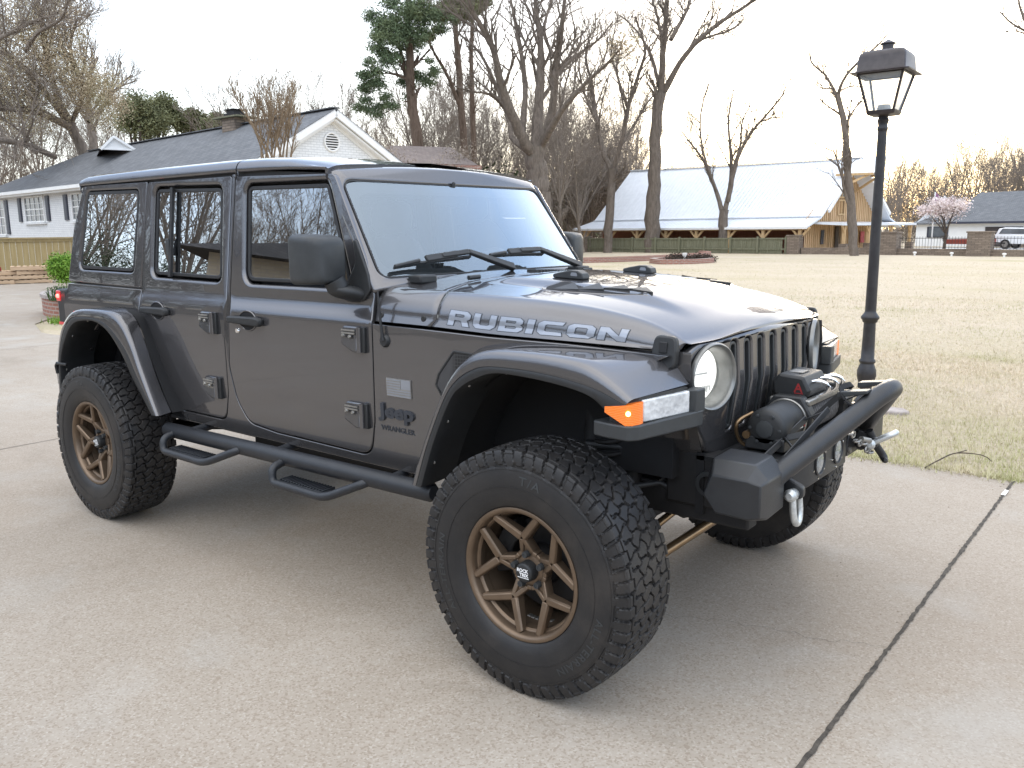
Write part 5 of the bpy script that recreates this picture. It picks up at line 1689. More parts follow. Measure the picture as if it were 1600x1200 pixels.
# bull bar: one tube, two legs meeting in a rounded nose
mb = MB()
half = [(.655, -.500, .745), (.668, -.470, .775), (.735, -.325, .853), (.800, -.185, .926), (.840, -.105, .975), (.866, -.050, 1.003), (.875, 0, 1.010)]
hp = resamp(half, 24)
pts = [tuple(p) for p in hp]+[(p[0], -p[1], p[2]) for p in hp[-2::-1]]
mb.tube(pts, .0345, 20)
bar = mb.build("bull_bar", BUMPMAT, bumper, smooth=60)
for s in (-1, 1):
    mb = MB()
    pl = rnd([(.735, .985), (.835, 1.008), (.835, 1.020), (.735, 1.006)], .004)
    mb.prism(pl, lambda u, v, k: (u, s*(.085+.055*k), v)); mb.build("bar_tab", PLASTIC_G, bumper, bevel=.004)
    # lattice brace between leg and bumper top
    mb = MB()
    a, b, c, d_ = Vector((.60, s*.44, .808)), Vector((.66, s*.445, .800)), Vector((.73, s*.20, .955)), Vector((.655, s*.20, .912))
    def at(u, v): return (a*(1-u)+b*u)*(1-v)+(d_*(1-u)+c*u)*v
    for q in ((at(0, 0), at(0, 1)), (at(1, 0), at(1, 1)), (at(0, .05), at(1, .05)), (at(0, .5), at(1, .28)), (at(0, .5), at(1, .55)), (at(0, .97), at(1, .97))):
        mb.bar(q[0], q[1], .022, .006, (1, 0, .4))
    mb.build("bar_brace", BUMPMAT, bumper, bevel=.002)
# strap tied to the nose
mb = MB()
P = [(.80, -.155, .965), (.765, -.15, .985), (.74, -.11, 1.015), (.755, -.05, 1.022), (.735, -.02, 1.000), (.70, -.09, .955), (.665, -.16, .905)]
q = resamp(P, 24)
for i in range(23): mb.bar(q[i], q[i+1], .020, .004, (1, 0, 1))
mb.build("winch_strap", BLACK, bumper)
# chain of small links at the far shackle
mb = MB()
for k in range(7):
    p = Vector((.69+.004*k, .18+.033*k, .79-.018*k+.008*math.sin(k*2)))
    rr_ = [p+Vector((.0*math.sin(a), .019*math.cos(a), .011*math.sin(a))) if k % 2 else p+Vector((.011*math.sin(a), .019*math.cos(a), 0)) for a in np.linspace(0, 2*math.pi, 12, endpoint=False)]
    mb.tube(rr_, .0045, 6, close=True)
mb.tube([(.70, .30, .745), (.715, .36, .728)], .012, 10)
mb.build("winch_chain", STEEL, bumper)
# hook at the far end
mb = MB(); q = resamp([(.70, .40, .76), (.72, .43, .70), (.74, .46, .655), (.755, .45, .635), (.765, .42, .645)], 20); mb.tube([tuple(p) for p in q], [.016]*15+[.014, .012, .010, .008, .006], 10)
mb.build("winch_hook", PLASTIC, bumper, smooth=60)

# ---- winch
winch = bpy.data.objects.new("winch", None); link(winch, car)
cx, cz = .565, .888
mb = MB(); mb.lathe([(.0005, -.345), (.050, -.345), (.064, -.338), (.071, -.322), (.072, -.150)], 28, 'y', (cx, 0, cz))
mb.bb((cx-.070, -.345, cz-.075), (cx+.070, -.15, cz-.03))
mt = mb.build("winch_motor", PLASTIC, winch, smooth=50, bevel=.004)
mb = MB()
for k in range(6):
    a = k*math.pi/3; mb.lathe([(.006, 0), (.006, -.004), (.0004, -.005)], 8, 'y', (cx+.052*math.cos(a), -.346, cz+.052*math.sin(a)))
mb.lathe([(.030, -.001), (.030, -.006), (.026, -.007), (.0004, -.007)], 24, 'y', (cx, -.345, cz))
mb.build("motor_screws", PLASTIC_G, winch)
mb = MB(); oct_ = rnd([(-.085, -.080), (.085, -.080), (.092, .02), (.05, .085), (-.05, .085), (-.092, .02)], .012)
for y0, y1 in ((-.152, -.100), (.215, .260)):
    mb = MB(); mb.prism(oct_, lambda u, v, k: (cx+u, y0+(y1-y0)*k, cz+v)); mb.build("winch_end_plate", PLASTIC, winch, bevel=.006)
mb = MB(); mb.lathe([(.0005, .26), (.060, .262), (.072, .275), (.072, .37), (.06, .385), (.0005, .386)], 28, 'y', (cx, 0, cz)); mb.build("winch_gearbox", PLASTIC, winch, smooth=50)
mb = MB()
n = 15
for k in range(n):
    y = -.095+k*(.305/n)+.010
    mb.tube([(cx+.062*math.cos(a), y+.003*math.sin(a), cz+.062*math.sin(a)) for a in np.linspace(0, 2*math.pi, 20, endpoint=False)], .0105, 8, close=True)
mb.build("winch_rope", simple("dark_rope", (.10, .10, .105), .75, nscale=120, var=.4), winch, smooth=60)
mb = MB()
for x, z in ((.062, .062), (-.062, .062)): mb.bar((cx+x, -.13, cz+z), (cx+x, .235, cz+z), .026, .022)
mb.build("winch_tie_bar", STEEL, winch, bevel=.005)
mb = MB(); mb.tube([(cx+.0735*math.cos(a), -.158, cz+.0735*math.sin(a)) for a in np.linspace(-.5, 3.6, 30)], .005, 6); mb.build("motor_band", STEEL, winch, smooth=60)
# control box with bent terminal guards
mb = MB(); bx = rnd([(-.075, 0), (.062, 0), (.075, .030), (.045, .088), (-.055, .095), (-.085, .060)], .014)
mb.prism(bx, lambda u, v, k: (.560+u*.9, -.100+.205*k, .962+v*.86)); cb = mb.build("control_box", PLASTIC, winch, bevel=.01)
mb = MB(); mb.bb((.525, -.04, 1.0415), (.575, .03, 1.0445)); mb.build("box_plate", STEEL, winch)
v, f = text_mesh("A", .045, 0, .001)
mb = MB(); mb.add([(.585+p[0]-.0, -.1012, .982+p[1]) for p in v], f); mb.bb((.57, -.1012, .976), (.603, -.1010, .979)); mb.build("box_mark", REDP, winch, smooth=None)
mb = MB()
for y in (-.03, .06, .13):
    mb.tube([tuple(p) for p in resamp([(.60, y, .950), (.655, y+.01, .975), (.665, y+.005, 1.005), (.635, y-.004, 1.018), (.60, y-.008, 1.010)], 14)], .007, 8)
    mb.tube([tuple(p) for p in resamp([(.60, y+.03, .950), (.655, y+.04, .975), (.660, y+.034, .995)], 10)], .007, 8)
mb.build("terminal_guard", CHROME, winch, smooth=60)
for txt, m_, u0 in (("12.", WHITEP, 0), ("0", REDP, .052)):
    v, f = text_mesh(txt, .040, 0, .001, align='LEFT'); mb = MB()
    mb.add([(cx+.0742, -.232+u0+p[0], cz-.012+p[1]) for p in v], f); mb.build("motor_mark", m_, winch, smooth=None)
mb = MB(); mb.tube([tuple(p) for p in resamp([(.50, -.30, .93), (.47, -.36, .90), (.47, -.33, .83), (.52, -.30, .80)], 16)], .007, 8)
mb.tube([(.50, -.31, .86), (.50, -.35, .86)], .014, 10); mb.build("winch_cable", BRONZE_ROD, winch, smooth=60)
mb = MB(); mb.bb((.47, -.44, .792), (.655, .44, .804)); mb.build("winch_tray", BUMPMAT, bumper)
mb = MB(); mb.bb((.37, -.46, .58), (.40, .46, .80)); mb.bb((.37, -.46, .775), (.50, .46, .79)); mb.build("cross_member", BLACK, car)

# ---- interior
mb = MB(); mb.bb((-3.6, -.70, .70), (-.95, .70, .74)); mb.build("cabin_floor", LEATHER, car)
for x in (-1.62, -2.52):
    for y in (-.36, .36):
        st = bpy.data.objects.new("seat", None); link(st, car)
        mb = MB()
        loft_sec(mb, [[(x+.28, y-.24, 1.02), (x+.28, y+.24, 1.02), (x+.28, y+.24, .88), (x+.28, y-.24, .88)], [(x-.22, y-.25, .98), (x-.22, y+.25, .98), (x-.22, y+.25, .84), (x-.22, y-.25, .84)]])
        mb.build("seat_cushion", LEATHER, st, bevel=.04)
        mb = MB(); rows = []
        for z, dx, hw, th_ in ((.95, 0, .24, .16), (1.15, -.05, .25, .15), (1.35, -.10, .24, .12), (1.50, -.145, .18, .10), (1.54, -.155, .13, .08)):
            rows.append([(x-.20+dx+px*th_, y+py*hw, z) for px, py in ((-.5, -.8), (0, -1), (.5, -.8), (.62, -.5), (.5, 0), (.62, .5), (.5, .8), (0, 1), (-.5, .8))])
        loft_sec(mb, rows); mb.build("seat_back", LEATHER, st, smooth=60)
        mb = MB(); rows = []
        for z, hw, th_ in ((1.55, .10, .05), (1.58, .135, .09), (1.66, .140, .10), (1.72, .125, .09), (1.74, .09, .05)):
            rows.append([(x-.375+th_*math.cos(a), y+hw*math.sin(a), z) for a in np.linspace(0, 2*math.pi, 14, endpoint=False)])
        loft_sec(mb, rows); mb.tube([(x-.37, y-.05, 1.48), (x-.375, y-.05, 1.58)], .008, 6); mb.tube([(x-.37, y+.05, 1.48), (x-.375, y+.05, 1.58)], .008, 6)
        mb.build("headrest", LEATHER, st, smooth=60)
mb = MB(); rows = []
for x, z in ((-.93, 1.36), (-1.0, 1.375), (-1.12, 1.36), (-1.18, 1.30), (-1.16, 1.05), (-1.10, .95)): rows.append([(x, y, z) for y in np.linspace(-.69, .69, 9)])
mb.grid(rows); mb.build("dashboard", LEATHER, car, smooth=50)
mb = MB(); c0 = Vector((-1.30, .36, 1.30)); ax = Vector((.9, 0, -.43)).normalized(); e1 = Vector((0, 1, 0)); e2 = ax.cross(e1)
mb.tube([c0+e1*.185*math.cos(a)+e2*.185*math.sin(a) for a in np.linspace(0, 2*math.pi, 36, endpoint=False)], .015, 8, close=True)
for a in (0, math.pi, -math.pi/2): mb.bar(c0, c0+e1*.18*math.cos(a)+e2*.18*math.sin(a), .04, .02, ax)
mb.tube([c0-ax*.02, c0+ax*.22], .05, 12); mb.build("steering_wheel", LEATHER, car, smooth=50)
mb = MB()
for s in (-1, 1):
    mb.tube([(-1.22, s*.62, 1.78), (-1.95, s*.62, 1.81), (-3.2, s*.62, 1.80), (-3.45, s*.64, 1.2)], .04, 10)
    mb.tube([(-2.02, s*.63, 1.80), (-1.99, s*.69, .8)], .045, 10)
    mb.tube([(-2.83, s*.63, 1.80), (-2.86, s*.69, .8)], .045, 10)
for x in (-1.98, -2.85): mb.tube([(x, -.62, 1.80), (x, .62, 1.80)], .04, 10)
mb.build("roll_cage", LEATHER, car, smooth=60)
mb = MB(); mb.bar((-1.19, 0, 1.735), (-1.17, 0, 1.80), .02, .02); mb.box((-1.20, 0, 1.715), (.03, .24, .06)); mb.build("inner_mirror", PLASTIC, car, bevel=.01)
# limbs (x, y, z, radius) of the trees and clumps (x, y, z, radius) of foliage, in metres
BG = {"A":[[[-25.99,33.66,3.59,0.729],[-26.1,33.58,4.84,0.659],[-26.15,33.54,5.72,0.59]],[[-26.15,33.54,5.39,0.382],[-26.11,32.73,5.98,0.33],[-26.25,31.77,7.33,0.278],[-26.24,30.92,8.78,0.225],[-26.16,30.12,10.44,0.173],[-26.37,29.07,11.75,0.121],[-26.24,28.29,12.84,0.069]],[[-26.12,33.56,5.56,0.416],[-26.4,34.1,7.24,0.35],[-26.64,34.67,9.28,0.284],[-26.97,35.17,11.33,0.219],[-27.52,35.51,13.09,0.153],[-28.01,35.89,14.86,0.087]],[[-26.04,33.62,5.56,0.347],[-25.15,33.66,7.42,0.278],[-24.65,33.41,9.83,0.208],[-24.15,33.15,11.54,0.139],[-23.68,32.86,13.47,0.069]],[[-25.91,33.72,5.81,0.243],[-24.96,33.18,6.57,0.205],[-23.8,32.78,7.52,0.167],[-22.34,32.58,8.55,0.128],[-20.91,32.32,9.28,0.09],[-19.84,31.81,9.79,0.052]],[[-25.26,34.2,9.54,0.139],[-24.99,35.61,10.56,0.104],[-24.58,37.09,11.56,0.069],[-24.46,38.35,12.7,0.035]],[[-27.01,32.87,7.19,0.121],[-27.21,31.41,8.32,0.093],[-27.41,29.93,8.39,0.064],[-27.27,28.7,8.47,0.035]],[[-26.65,33.15,6.37,0.208],[-27.32,34.21,9.3,0.173],[-28.3,35.04,11.49,0.139],[-29.39,35.77,13.76,0.104],[-30.44,36.53,15.42,0.069]],[[-26.31,33.42,5.56,0.208],[-27.6,33.43,6.46,0.177],[-28.22,33.95,7.55,0.146],[-29.64,33.81,10.5,0.114],[-30.73,33.93,11.65,0.083],[-31.86,33.99,12.42,0.052]],[[-27.59,32.4,9.42,0.139],[-28.51,32.5,11.44,0.104],[-30.43,31.69,13.01,0.069],[-31.36,31.74,14.12,0.035]],[[-25.18,34.26,10.01,0.139],[-26.56,34.9,11.87,0.11],[-27.01,36.22,13.78,0.081],[-27.63,37.42,15.11,0.052]]],"B":[[[-31.01,48.41,-0.01,0.345],[-30.99,48.42,1.99,0.345],[-30.9,48.48,4.18,0.345],[-30.8,48.54,5.83,0.345]],[[-30.84,48.52,5.57,0.23],[-31.77,48.64,7.28,0.198],[-32.45,48.91,9.51,0.166],[-33.06,49.23,11.76,0.133],[-33.74,49.5,13.6,0.101],[-33.89,50.11,15.0,0.069]],[[-30.8,48.54,5.57,0.23],[-29.95,48.37,7.56,0.198],[-29.3,48.06,9.77,0.166],[-28.37,47.92,11.89,0.133],[-27.8,47.55,13.15,0.101],[-28.09,46.69,15.0,0.069]],[[-30.41,48.79,7.11,0.138],[-29.75,50.35,9.41,0.107],[-29.5,51.65,10.81,0.077],[-29.03,53.06,11.57,0.046]],[[-31.68,47.98,8.72,0.138],[-31.83,46.68,10.49,0.107],[-31.63,45.61,11.97,0.077],[-30.96,44.85,12.97,0.046]],[[-29.95,49.07,9.73,0.138],[-30.92,49.25,11.95,0.107],[-31.67,49.58,13.77,0.077],[-31.78,50.29,15.58,0.046]]],"C":[[[-28.41,49.97,-0.02,0.621],[-28.37,49.99,2.4,0.575],[-28.32,50.02,5.86,0.529],[-28.29,50.04,8.41,0.483],[-28.11,50.14,10.7,0.437]],[[-28.07,50.17,10.5,0.299],[-27.65,49.64,13.25,0.245],[-27.19,49.13,15.49,0.192],[-26.73,48.62,17.26,0.138]],[[-28.15,50.12,11.12,0.184],[-29.0,50.5,13.14,0.15],[-30.08,50.74,14.78,0.115],[-31.04,51.04,15.68,0.081],[-32.01,51.33,16.43,0.046]],[[-27.92,50.25,10.7,0.253],[-26.6,50.28,12.6,0.221],[-25.37,50.24,13.75,0.189],[-23.76,50.37,14.71,0.156],[-21.94,50.54,15.6,0.124],[-21.03,50.28,16.22,0.092]],[[-27.54,50.45,14.09,0.184],[-27.23,51.76,15.89,0.138],[-27.06,52.97,18.01,0.092]],[[-27.91,50.25,13.98,0.138],[-28.92,50.83,16.07,0.104],[-29.82,51.47,17.98,0.069]],[[-26.41,51.06,13.38,0.115],[-26.06,52.36,14.27,0.092],[-24.99,53.99,14.87,0.069],[-24.58,55.27,15.77,0.046]]],"D":[[[-23.22,50.4,0.01,0.356],[-23.27,50.38,1.48,0.345],[-23.27,50.37,2.82,0.334]],[[-23.3,50.36,2.53,0.2],[-24.01,50.58,4.21,0.161],[-25.03,50.64,6.14,0.122],[-25.96,50.73,7.24,0.083],[-26.78,50.86,8.15,0.044]],[[-23.71,50.16,3.98,0.111],[-24.34,49.3,6.51,0.095],[-24.34,48.74,8.19,0.078],[-24.01,48.35,9.49,0.061],[-23.47,48.06,10.56,0.044]],[[-23.22,50.4,2.52,0.2],[-23.13,50.99,4.81,0.161],[-23.44,51.4,6.91,0.122],[-23.82,51.77,8.61,0.083],[-23.79,52.33,10.71,0.044]],[[-23.06,50.47,3.35,0.2],[-22.43,50.32,5.97,0.169],[-21.6,50.25,7.5,0.138],[-20.58,50.25,8.59,0.107],[-19.59,50.22,9.65,0.076],[-19.26,49.92,10.14,0.044]],[[-22.8,50.59,5.52,0.111],[-22.85,51.66,7.1,0.089],[-23.2,52.61,8.63,0.067],[-23.18,53.71,9.77,0.044]],[[-21.5,51.16,8.28,0.067],[-20.94,51.94,8.59,0.05],[-20.39,52.7,8.69,0.033]]],"E":[[[-13.87,47.57,-0.02,0.3],[-14.11,47.5,2.5,0.27],[-14.47,47.39,4.93,0.24],[-14.67,47.32,6.93,0.21],[-15.19,47.15,8.93,0.18]],[[-15.19,47.15,8.86,0.12],[-15.93,47.25,10.05,0.093],[-16.72,47.32,10.78,0.067],[-17.06,47.55,11.48,0.04]],[[-15.16,47.16,8.86,0.14],[-14.84,47.0,9.66,0.115],[-14.12,46.97,10.48,0.09],[-13.11,47.02,11.28,0.065],[-12.59,46.91,11.78,0.04]],[[-15.08,47.19,9.13,0.06],[-14.67,47.85,9.4,0.045],[-14.34,48.48,9.41,0.03]],[[-15.34,47.1,9.28,0.06],[-15.78,46.42,9.25,0.045],[-15.94,45.83,9.4,0.03]]],"pine1":[[[-33.55,32.4,5.59,0.339],[-33.64,32.31,7.34,0.302],[-33.8,32.14,9.07,0.264],[-33.81,32.13,11.12,0.226],[-33.87,32.08,13.13,0.189],[-33.73,32.21,14.79,0.151]],[[-33.8,32.14,9.07,0.151],[-34.3,32.11,10.83,0.119],[-34.71,32.17,12.26,0.088],[-35.02,32.33,13.69,0.057]]],"pine2":[[[-33.62,36.45,5.45,0.24],[-33.75,36.33,8.43,0.215],[-33.87,36.22,11.35,0.19],[-33.95,36.15,13.5,0.165],[-33.84,36.25,15.62,0.14]],[[-33.74,36.34,8.61,0.14],[-34.11,35.56,10.57,0.113],[-34.4,34.82,11.75,0.087],[-34.47,34.29,12.56,0.06]]],"pine3":[[[-35.19,39.07,5.58,0.19],[-35.27,39.0,8.82,0.169],[-35.29,38.98,11.9,0.148],[-35.19,39.06,14.55,0.127],[-35.26,39.01,16.42,0.106]]],"oak":[[[-41.67,17.54,4.84,0.29],[-41.78,17.31,5.75,0.265],[-41.93,16.98,6.71,0.241],[-42.09,16.62,7.59,0.217]],[[-41.66,17.55,4.91,0.217],[-42.23,18.1,6.21,0.181],[-42.95,18.34,7.53,0.145],[-43.53,18.87,9.51,0.109],[-44.01,19.59,10.61,0.072]],[[-41.93,16.98,6.71,0.181],[-40.64,14.95,7.14,0.151],[-39.26,13.05,6.97,0.121],[-37.95,10.83,6.5,0.09]],[[-42.0,16.83,7.0,0.163],[-40.9,15.19,8.47,0.133],[-39.71,13.72,9.22,0.103],[-38.64,11.87,9.57,0.072]],[[-42.07,16.67,7.53,0.163],[-41.52,16.07,8.93,0.14],[-40.88,15.67,10.49,0.118],[-40.24,15.25,11.7,0.095],[-39.4,15.3,12.9,0.072]],[[-41.95,16.94,6.86,0.145],[-40.44,17.01,8.35,0.115],[-39.4,16.09,9.8,0.084],[-38.03,15.87,10.93,0.054]],[[-41.61,17.67,7.04,0.109],[-41.83,18.73,8.08,0.084],[-42.13,19.61,8.98,0.06],[-42.42,20.49,9.66,0.036]],[[-42.29,16.18,5.32,0.145],[-39.04,13.59,5.52,0.127],[-35.89,10.67,5.34,0.109]],[[-38.9,13.94,9.41,0.1],[-36.84,13.66,9.86,0.083],[-34.67,13.62,10.02,0.066],[-32.68,13.16,10.55,0.05]],[[-37.89,11.02,8.36,0.127],[-36.45,11.99,9.29,0.1],[-35.08,12.69,9.8,0.074],[-33.8,13.13,10.03,0.048]]],"edge":[[[-0.8,18.76,5.01,0.058],[-1.28,18.71,5.32,0.048],[-1.76,18.63,5.66,0.037],[-2.04,18.59,5.87,0.027],[-2.24,18.55,6.1,0.017]],[[-1.28,18.71,5.32,0.041],[-1.72,18.64,5.76,0.033],[-1.94,18.61,6.42,0.025],[-1.86,18.62,6.79,0.017]],[[-1.64,18.65,5.55,0.025],[-1.94,18.61,5.68,0.017],[-2.12,18.58,5.67,0.008]]],"crepe":[[[-13.67,8.11,2.62,0.041],[-13.87,8.38,3.24,0.031],[-14.03,8.69,3.8,0.021],[-14.11,9.09,4.66,0.011]],[[-13.56,8.27,2.62,0.033],[-13.57,8.17,3.2,0.026],[-13.64,7.99,3.71,0.018],[-13.8,7.7,4.53,0.011]],[[-13.85,7.87,2.62,0.037],[-13.95,7.97,3.22,0.028],[-14.06,8.05,3.75,0.02],[-14.19,8.12,4.26,0.011]],[[-13.66,8.13,2.62,0.037],[-13.67,8.0,3.2,0.028],[-13.76,7.75,3.7,0.019],[-13.96,7.35,4.23,0.011]],[[-13.76,7.99,2.62,0.035],[-13.74,8.08,3.21,0.027],[-13.68,8.22,3.73,0.019],[-13.57,8.43,4.4,0.011]],[[-13.6,8.22,2.62,0.039],[-13.89,8.4,3.24,0.03],[-14.23,8.54,3.8,0.02],[-14.6,8.62,4.72,0.011]],[[-13.53,8.31,2.62,0.047],[-13.4,8.32,3.2,0.035],[-13.24,8.36,3.71,0.023],[-13.05,8.45,3.97,0.011]],[[-13.83,7.9,2.62,0.039],[-13.6,7.84,3.19,0.029],[-13.35,7.8,3.67,0.02],[-13.07,7.82,4.19,0.011]],[[-13.72,8.04,2.62,0.037],[-13.68,8.04,3.2,0.029],[-13.65,8.03,3.71,0.02],[-13.61,8.02,4.5,0.011]],[[-13.57,8.25,2.62,0.037],[-13.5,8.28,3.21,0.028],[-13.43,8.32,3.72,0.02],[-13.32,8.4,4.51,0.011]],[[-13.79,7.95,2.62,0.034],[-13.81,7.9,3.2,0.026],[-13.88,7.77,3.71,0.018],[-14.02,7.54,4.29,0.011]],[[-13.74,8.02,2.62,0.045],[-13.8,8.19,3.22,0.033],[-13.83,8.41,3.76,0.022],[-13.81,8.69,4.2,0.011]],[[-13.73,8.03,2.62,0.042],[-13.57,8.02,3.19,0.032],[-13.38,8.04,3.69,0.021],[-13.14,8.12,4.41,0.011]],[[-13.71,8.06,2.62,0.05],[-13.59,7.85,3.19,0.037],[-13.55,7.55,3.67,0.024],[-13.58,7.11,4.41,0.011]],[[-13.63,8.18,2.62,0.041],[-13.64,8.29,3.22,0.031],[-13.63,8.43,3.75,0.021],[-13.58,8.62,4.19,0.011]]]}
CL = {"pine1":[[-33.8,30.27,12.54,0.83],[-33.41,30.71,11.84,0.83],[-34.35,30.26,11.41,0.68],[-33.91,30.53,10.73,0.75],[-34.28,29.9,10.13,0.6],[-32.97,31.4,13.2,1.06],[-33.38,32.78,13.01,0.83],[-33.8,30.8,13.71,0.68],[-34.63,33.23,12.07,0.75],[-33.26,33.44,13.44,0.68],[-35.51,30.52,9.68,0.53],[-36.01,30.71,9.48,0.53],[-34.54,30.34,9.55,0.6],[-36.72,30.91,8.6,0.49],[-36.21,31.08,8.43,0.45],[-35.6,31.24,8.18,0.53],[-34.52,31.32,8.54,0.53],[-34.82,32.57,9.99,0.49],[-33.97,33.01,10.23,0.6],[-33.46,33.15,9.91,0.53],[-34.74,32.96,9.26,0.45],[-35.14,31.33,8.6,0.38],[-32.53,32.82,10.38,0.45],[-32.62,33.51,12.69,0.53],[-33.33,31.33,12.42,0.75],[-32.74,31.89,11.87,0.6],[-34.67,32.23,11.24,0.53],[-35.46,31.65,12.35,0.68]],"pine2":[[-34.89,37.21,14.98,0.88],[-33.98,37.53,15.11,0.8],[-34.36,35.95,14.41,0.72],[-33.71,34.7,13.63,0.48],[-33.56,36.46,14.03,0.64],[-33.85,37.95,14.74,0.56],[-35.66,35.73,13.03,0.4]],"oakbud":[[-40.76,14.56,10.84,1.39],[-40.3,15.41,10.37,1.39],[-40.17,13.88,9.04,1.56],[-39.58,14.96,8.84,1.56],[-38.86,15.81,9.42,1.04],[-41.01,17.0,8.7,1.39],[-41.0,15.18,7.91,1.73],[-40.11,13.44,7.63,1.56],[-39.4,17.05,7.67,1.11],[-38.26,16.87,8.38,0.87],[-39.28,15.86,10.84,1.04],[-40.45,17.05,11.78,0.87],[-40.56,16.25,11.93,1.04],[-40.7,14.65,11.93,1.39],[-38.66,17.58,7.51,0.76],[-41.71,13.54,10.27,1.73],[-42.63,13.68,8.47,1.73],[-40.67,14.38,6.81,1.21],[-38.33,16.89,6.7,0.62],[-38.53,16.38,8.07,1.04]],"ev_left":[[-48.27,23.86,9.07,0.87],[-50.25,25.71,8.87,0.96],[-48.77,25.79,9.5,0.7],[-49.43,26.43,9.25,0.7],[-47.93,25.01,8.23,0.79],[-48.53,24.49,7.86,0.96],[-48.83,26.59,8.64,0.61],[-49.08,27.36,8.34,0.61],[-47.26,27.15,8.37,0.61],[-46.28,27.16,7.91,0.57],[-47.98,28.95,8.67,0.52],[-49.1,23.63,8.2,0.79],[-50.18,24.47,9.12,0.66],[-46.97,26.57,8.74,0.44]]}
# ================================================================= LAMP POST
def lamp_z(z): return lerp(z, [-1, .84, 2.535, 2.588, 2.868, 3.137, 3.274], [-1, .84, 2.497, 2.540, 2.834, 3.025, 3.118])
LX, LY = -.56, 4.74
lamp = thing("lamp_post", "black lamp post with a square glass lantern, standing in the lawn beyond the bumper", "lamp post", (LX, LY, 0))
mb = MB()
tilt = lambda z: (LX+.008*z, LY-.004*z)
prof = [(.11, -.02), (.11, .03), (.085, .06), (.062, .10), (.060, .15), (.080, .20), (.098, .26), (.096, .31), (.074, .36), (.070, .37), (.082, .385), (.082, .40), (.068, .415), (.064, .56), (.060, .72), (.060, .735), (.074, .745), (.078, .76), (.092, .775), (.092, .79), (.074, .81), (.058, .83), (.056, .84)]
prof += [(.056-.011*(z-.84)/1.56, z) for z in np.linspace(.86, 2.40, 8)]
prof += [(.045, 2.41), (.052, 2.42), (.052, 2.44), (.044, 2.455), (.050, 2.48), (.058, 2.50), (.046, 2.52), (.046, 2.545)]
prof = [(r*.84, lamp_z(z)) for r, z in prof]
mb.lathe(prof, 28, 'z', (LX, LY, 0)); mb.build("post", POSTPAINT, lamp, smooth=40)
LA = R(1)
def lq(u, v, z): return (LX+u*math.cos(LA)-v*math.sin(LA), LY+u*math.sin(LA)+v*math.cos(LA), lamp_z(z))
def sq(mb, lv, mi=0):
    """stack of rounded squares (half width, z, corner radius)"""
    rows = []
    for hw, z, cr in lv: rows.append([lq(u, v, z) for u, v in rnd([(-hw, -hw), (hw, -hw), (hw, hw), (-hw, hw)], cr, 4)])
    mb.grid(rows, closeu=True)
    k = len(rows[0]); n0 = len(mb.v)-k*len(rows)
    mb.f.append(tuple(n0+i for i in range(k-1, -1, -1))); mb.m.append(mi); mb.f.append(tuple(n0+(len(rows)-1)*k+i for i in range(k))); mb.m.append(mi)
mb = MB(); sq(mb, [(.060, 2.535, .01), (.105, 2.545, .012), (.112, 2.555, .012), (.118, 2.585, .012), (.108, 2.588, .01)]); mb.build("lantern_base", HOODPAINT, lamp, smooth=30)
# glass cage: four tapered panes with corner bars
b0, b1, z0, z1 = .104, .178, 2.586, 2.868
mb = MB()
for s in ((1, 1), (1, -1), (-1, -1), (-1, 1)): mb.bar(lq(s[0]*b0, s[1]*b0, z0), lq(s[0]*b1, s[1]*b1, z1), .018, .018, (math.cos(LA), math.sin(LA), 0))
for a, b in (((1, 1), (1, -1)), ((1, -1), (-1, -1)), ((-1, -1), (-1, 1)), ((-1, 1), (1, 1))): mb.bar(lq(a[0]*b1, a[1]*b1, z1), lq(b[0]*b1, b[1]*b1, z1), .018, .018)
mb.build("lantern_frame", HOODPAINT, lamp)
for a, b in (((1, 1), (1, -1)), ((1, -1), (-1, -1)), ((-1, -1), (-1, 1)), ((-1, 1), (1, 1))):
    mb = MB(); c0, c1 = b0-.002, b1-.002
    mb.add([lq(a[0]*c0, a[1]*c0, z0), lq(b[0]*c0, b[1]*c0, z0), lq(b[0]*c1, b[1]*c1, z1), lq(a[0]*c1, a[1]*c1, z1)], [(0, 1, 2, 3)]); mb.build("lantern_pane", LAMPGLASS, lamp, smooth=None)
mb = MB(); mb.lathe([(r, lamp_z(z)) for r, z in [(.0005, 2.588), (.055, 2.588), (.058, 2.60), (.050, 2.635), (.0005, 2.638)]], 24, 'z', (LX, LY, 0))
mb.build("lamp_socket", TRIM, lamp, smooth=40)
mb = MB(); sq(mb, [(.19, 2.868, .01), (.232, 2.868, .012), (.234, 2.880, .012), (.204, 2.892, .02), (.196, 2.905, .025), (.188, 3.05, .035), (.180, 3.09, .04), (.158, 3.120, .05), (.10, 3.137, .05), (.05, 3.14, .02)])
cap_ = mb.build("lantern_hood", HOODPAINT, lamp, smooth=45)
mb = MB(); mb.lathe([(r, lamp_z(z)) for r, z in [(.046, 3.135), (.046, 3.215), (.062, 3.215), (.062, 3.225), (.03, 3.25), (.006, 3.272), (.0005, 3.274)]], 20, 'z', (LX, LY, 0)); mb.build("hood_vent_cap", HOODPAINT, cap_, smooth=35)

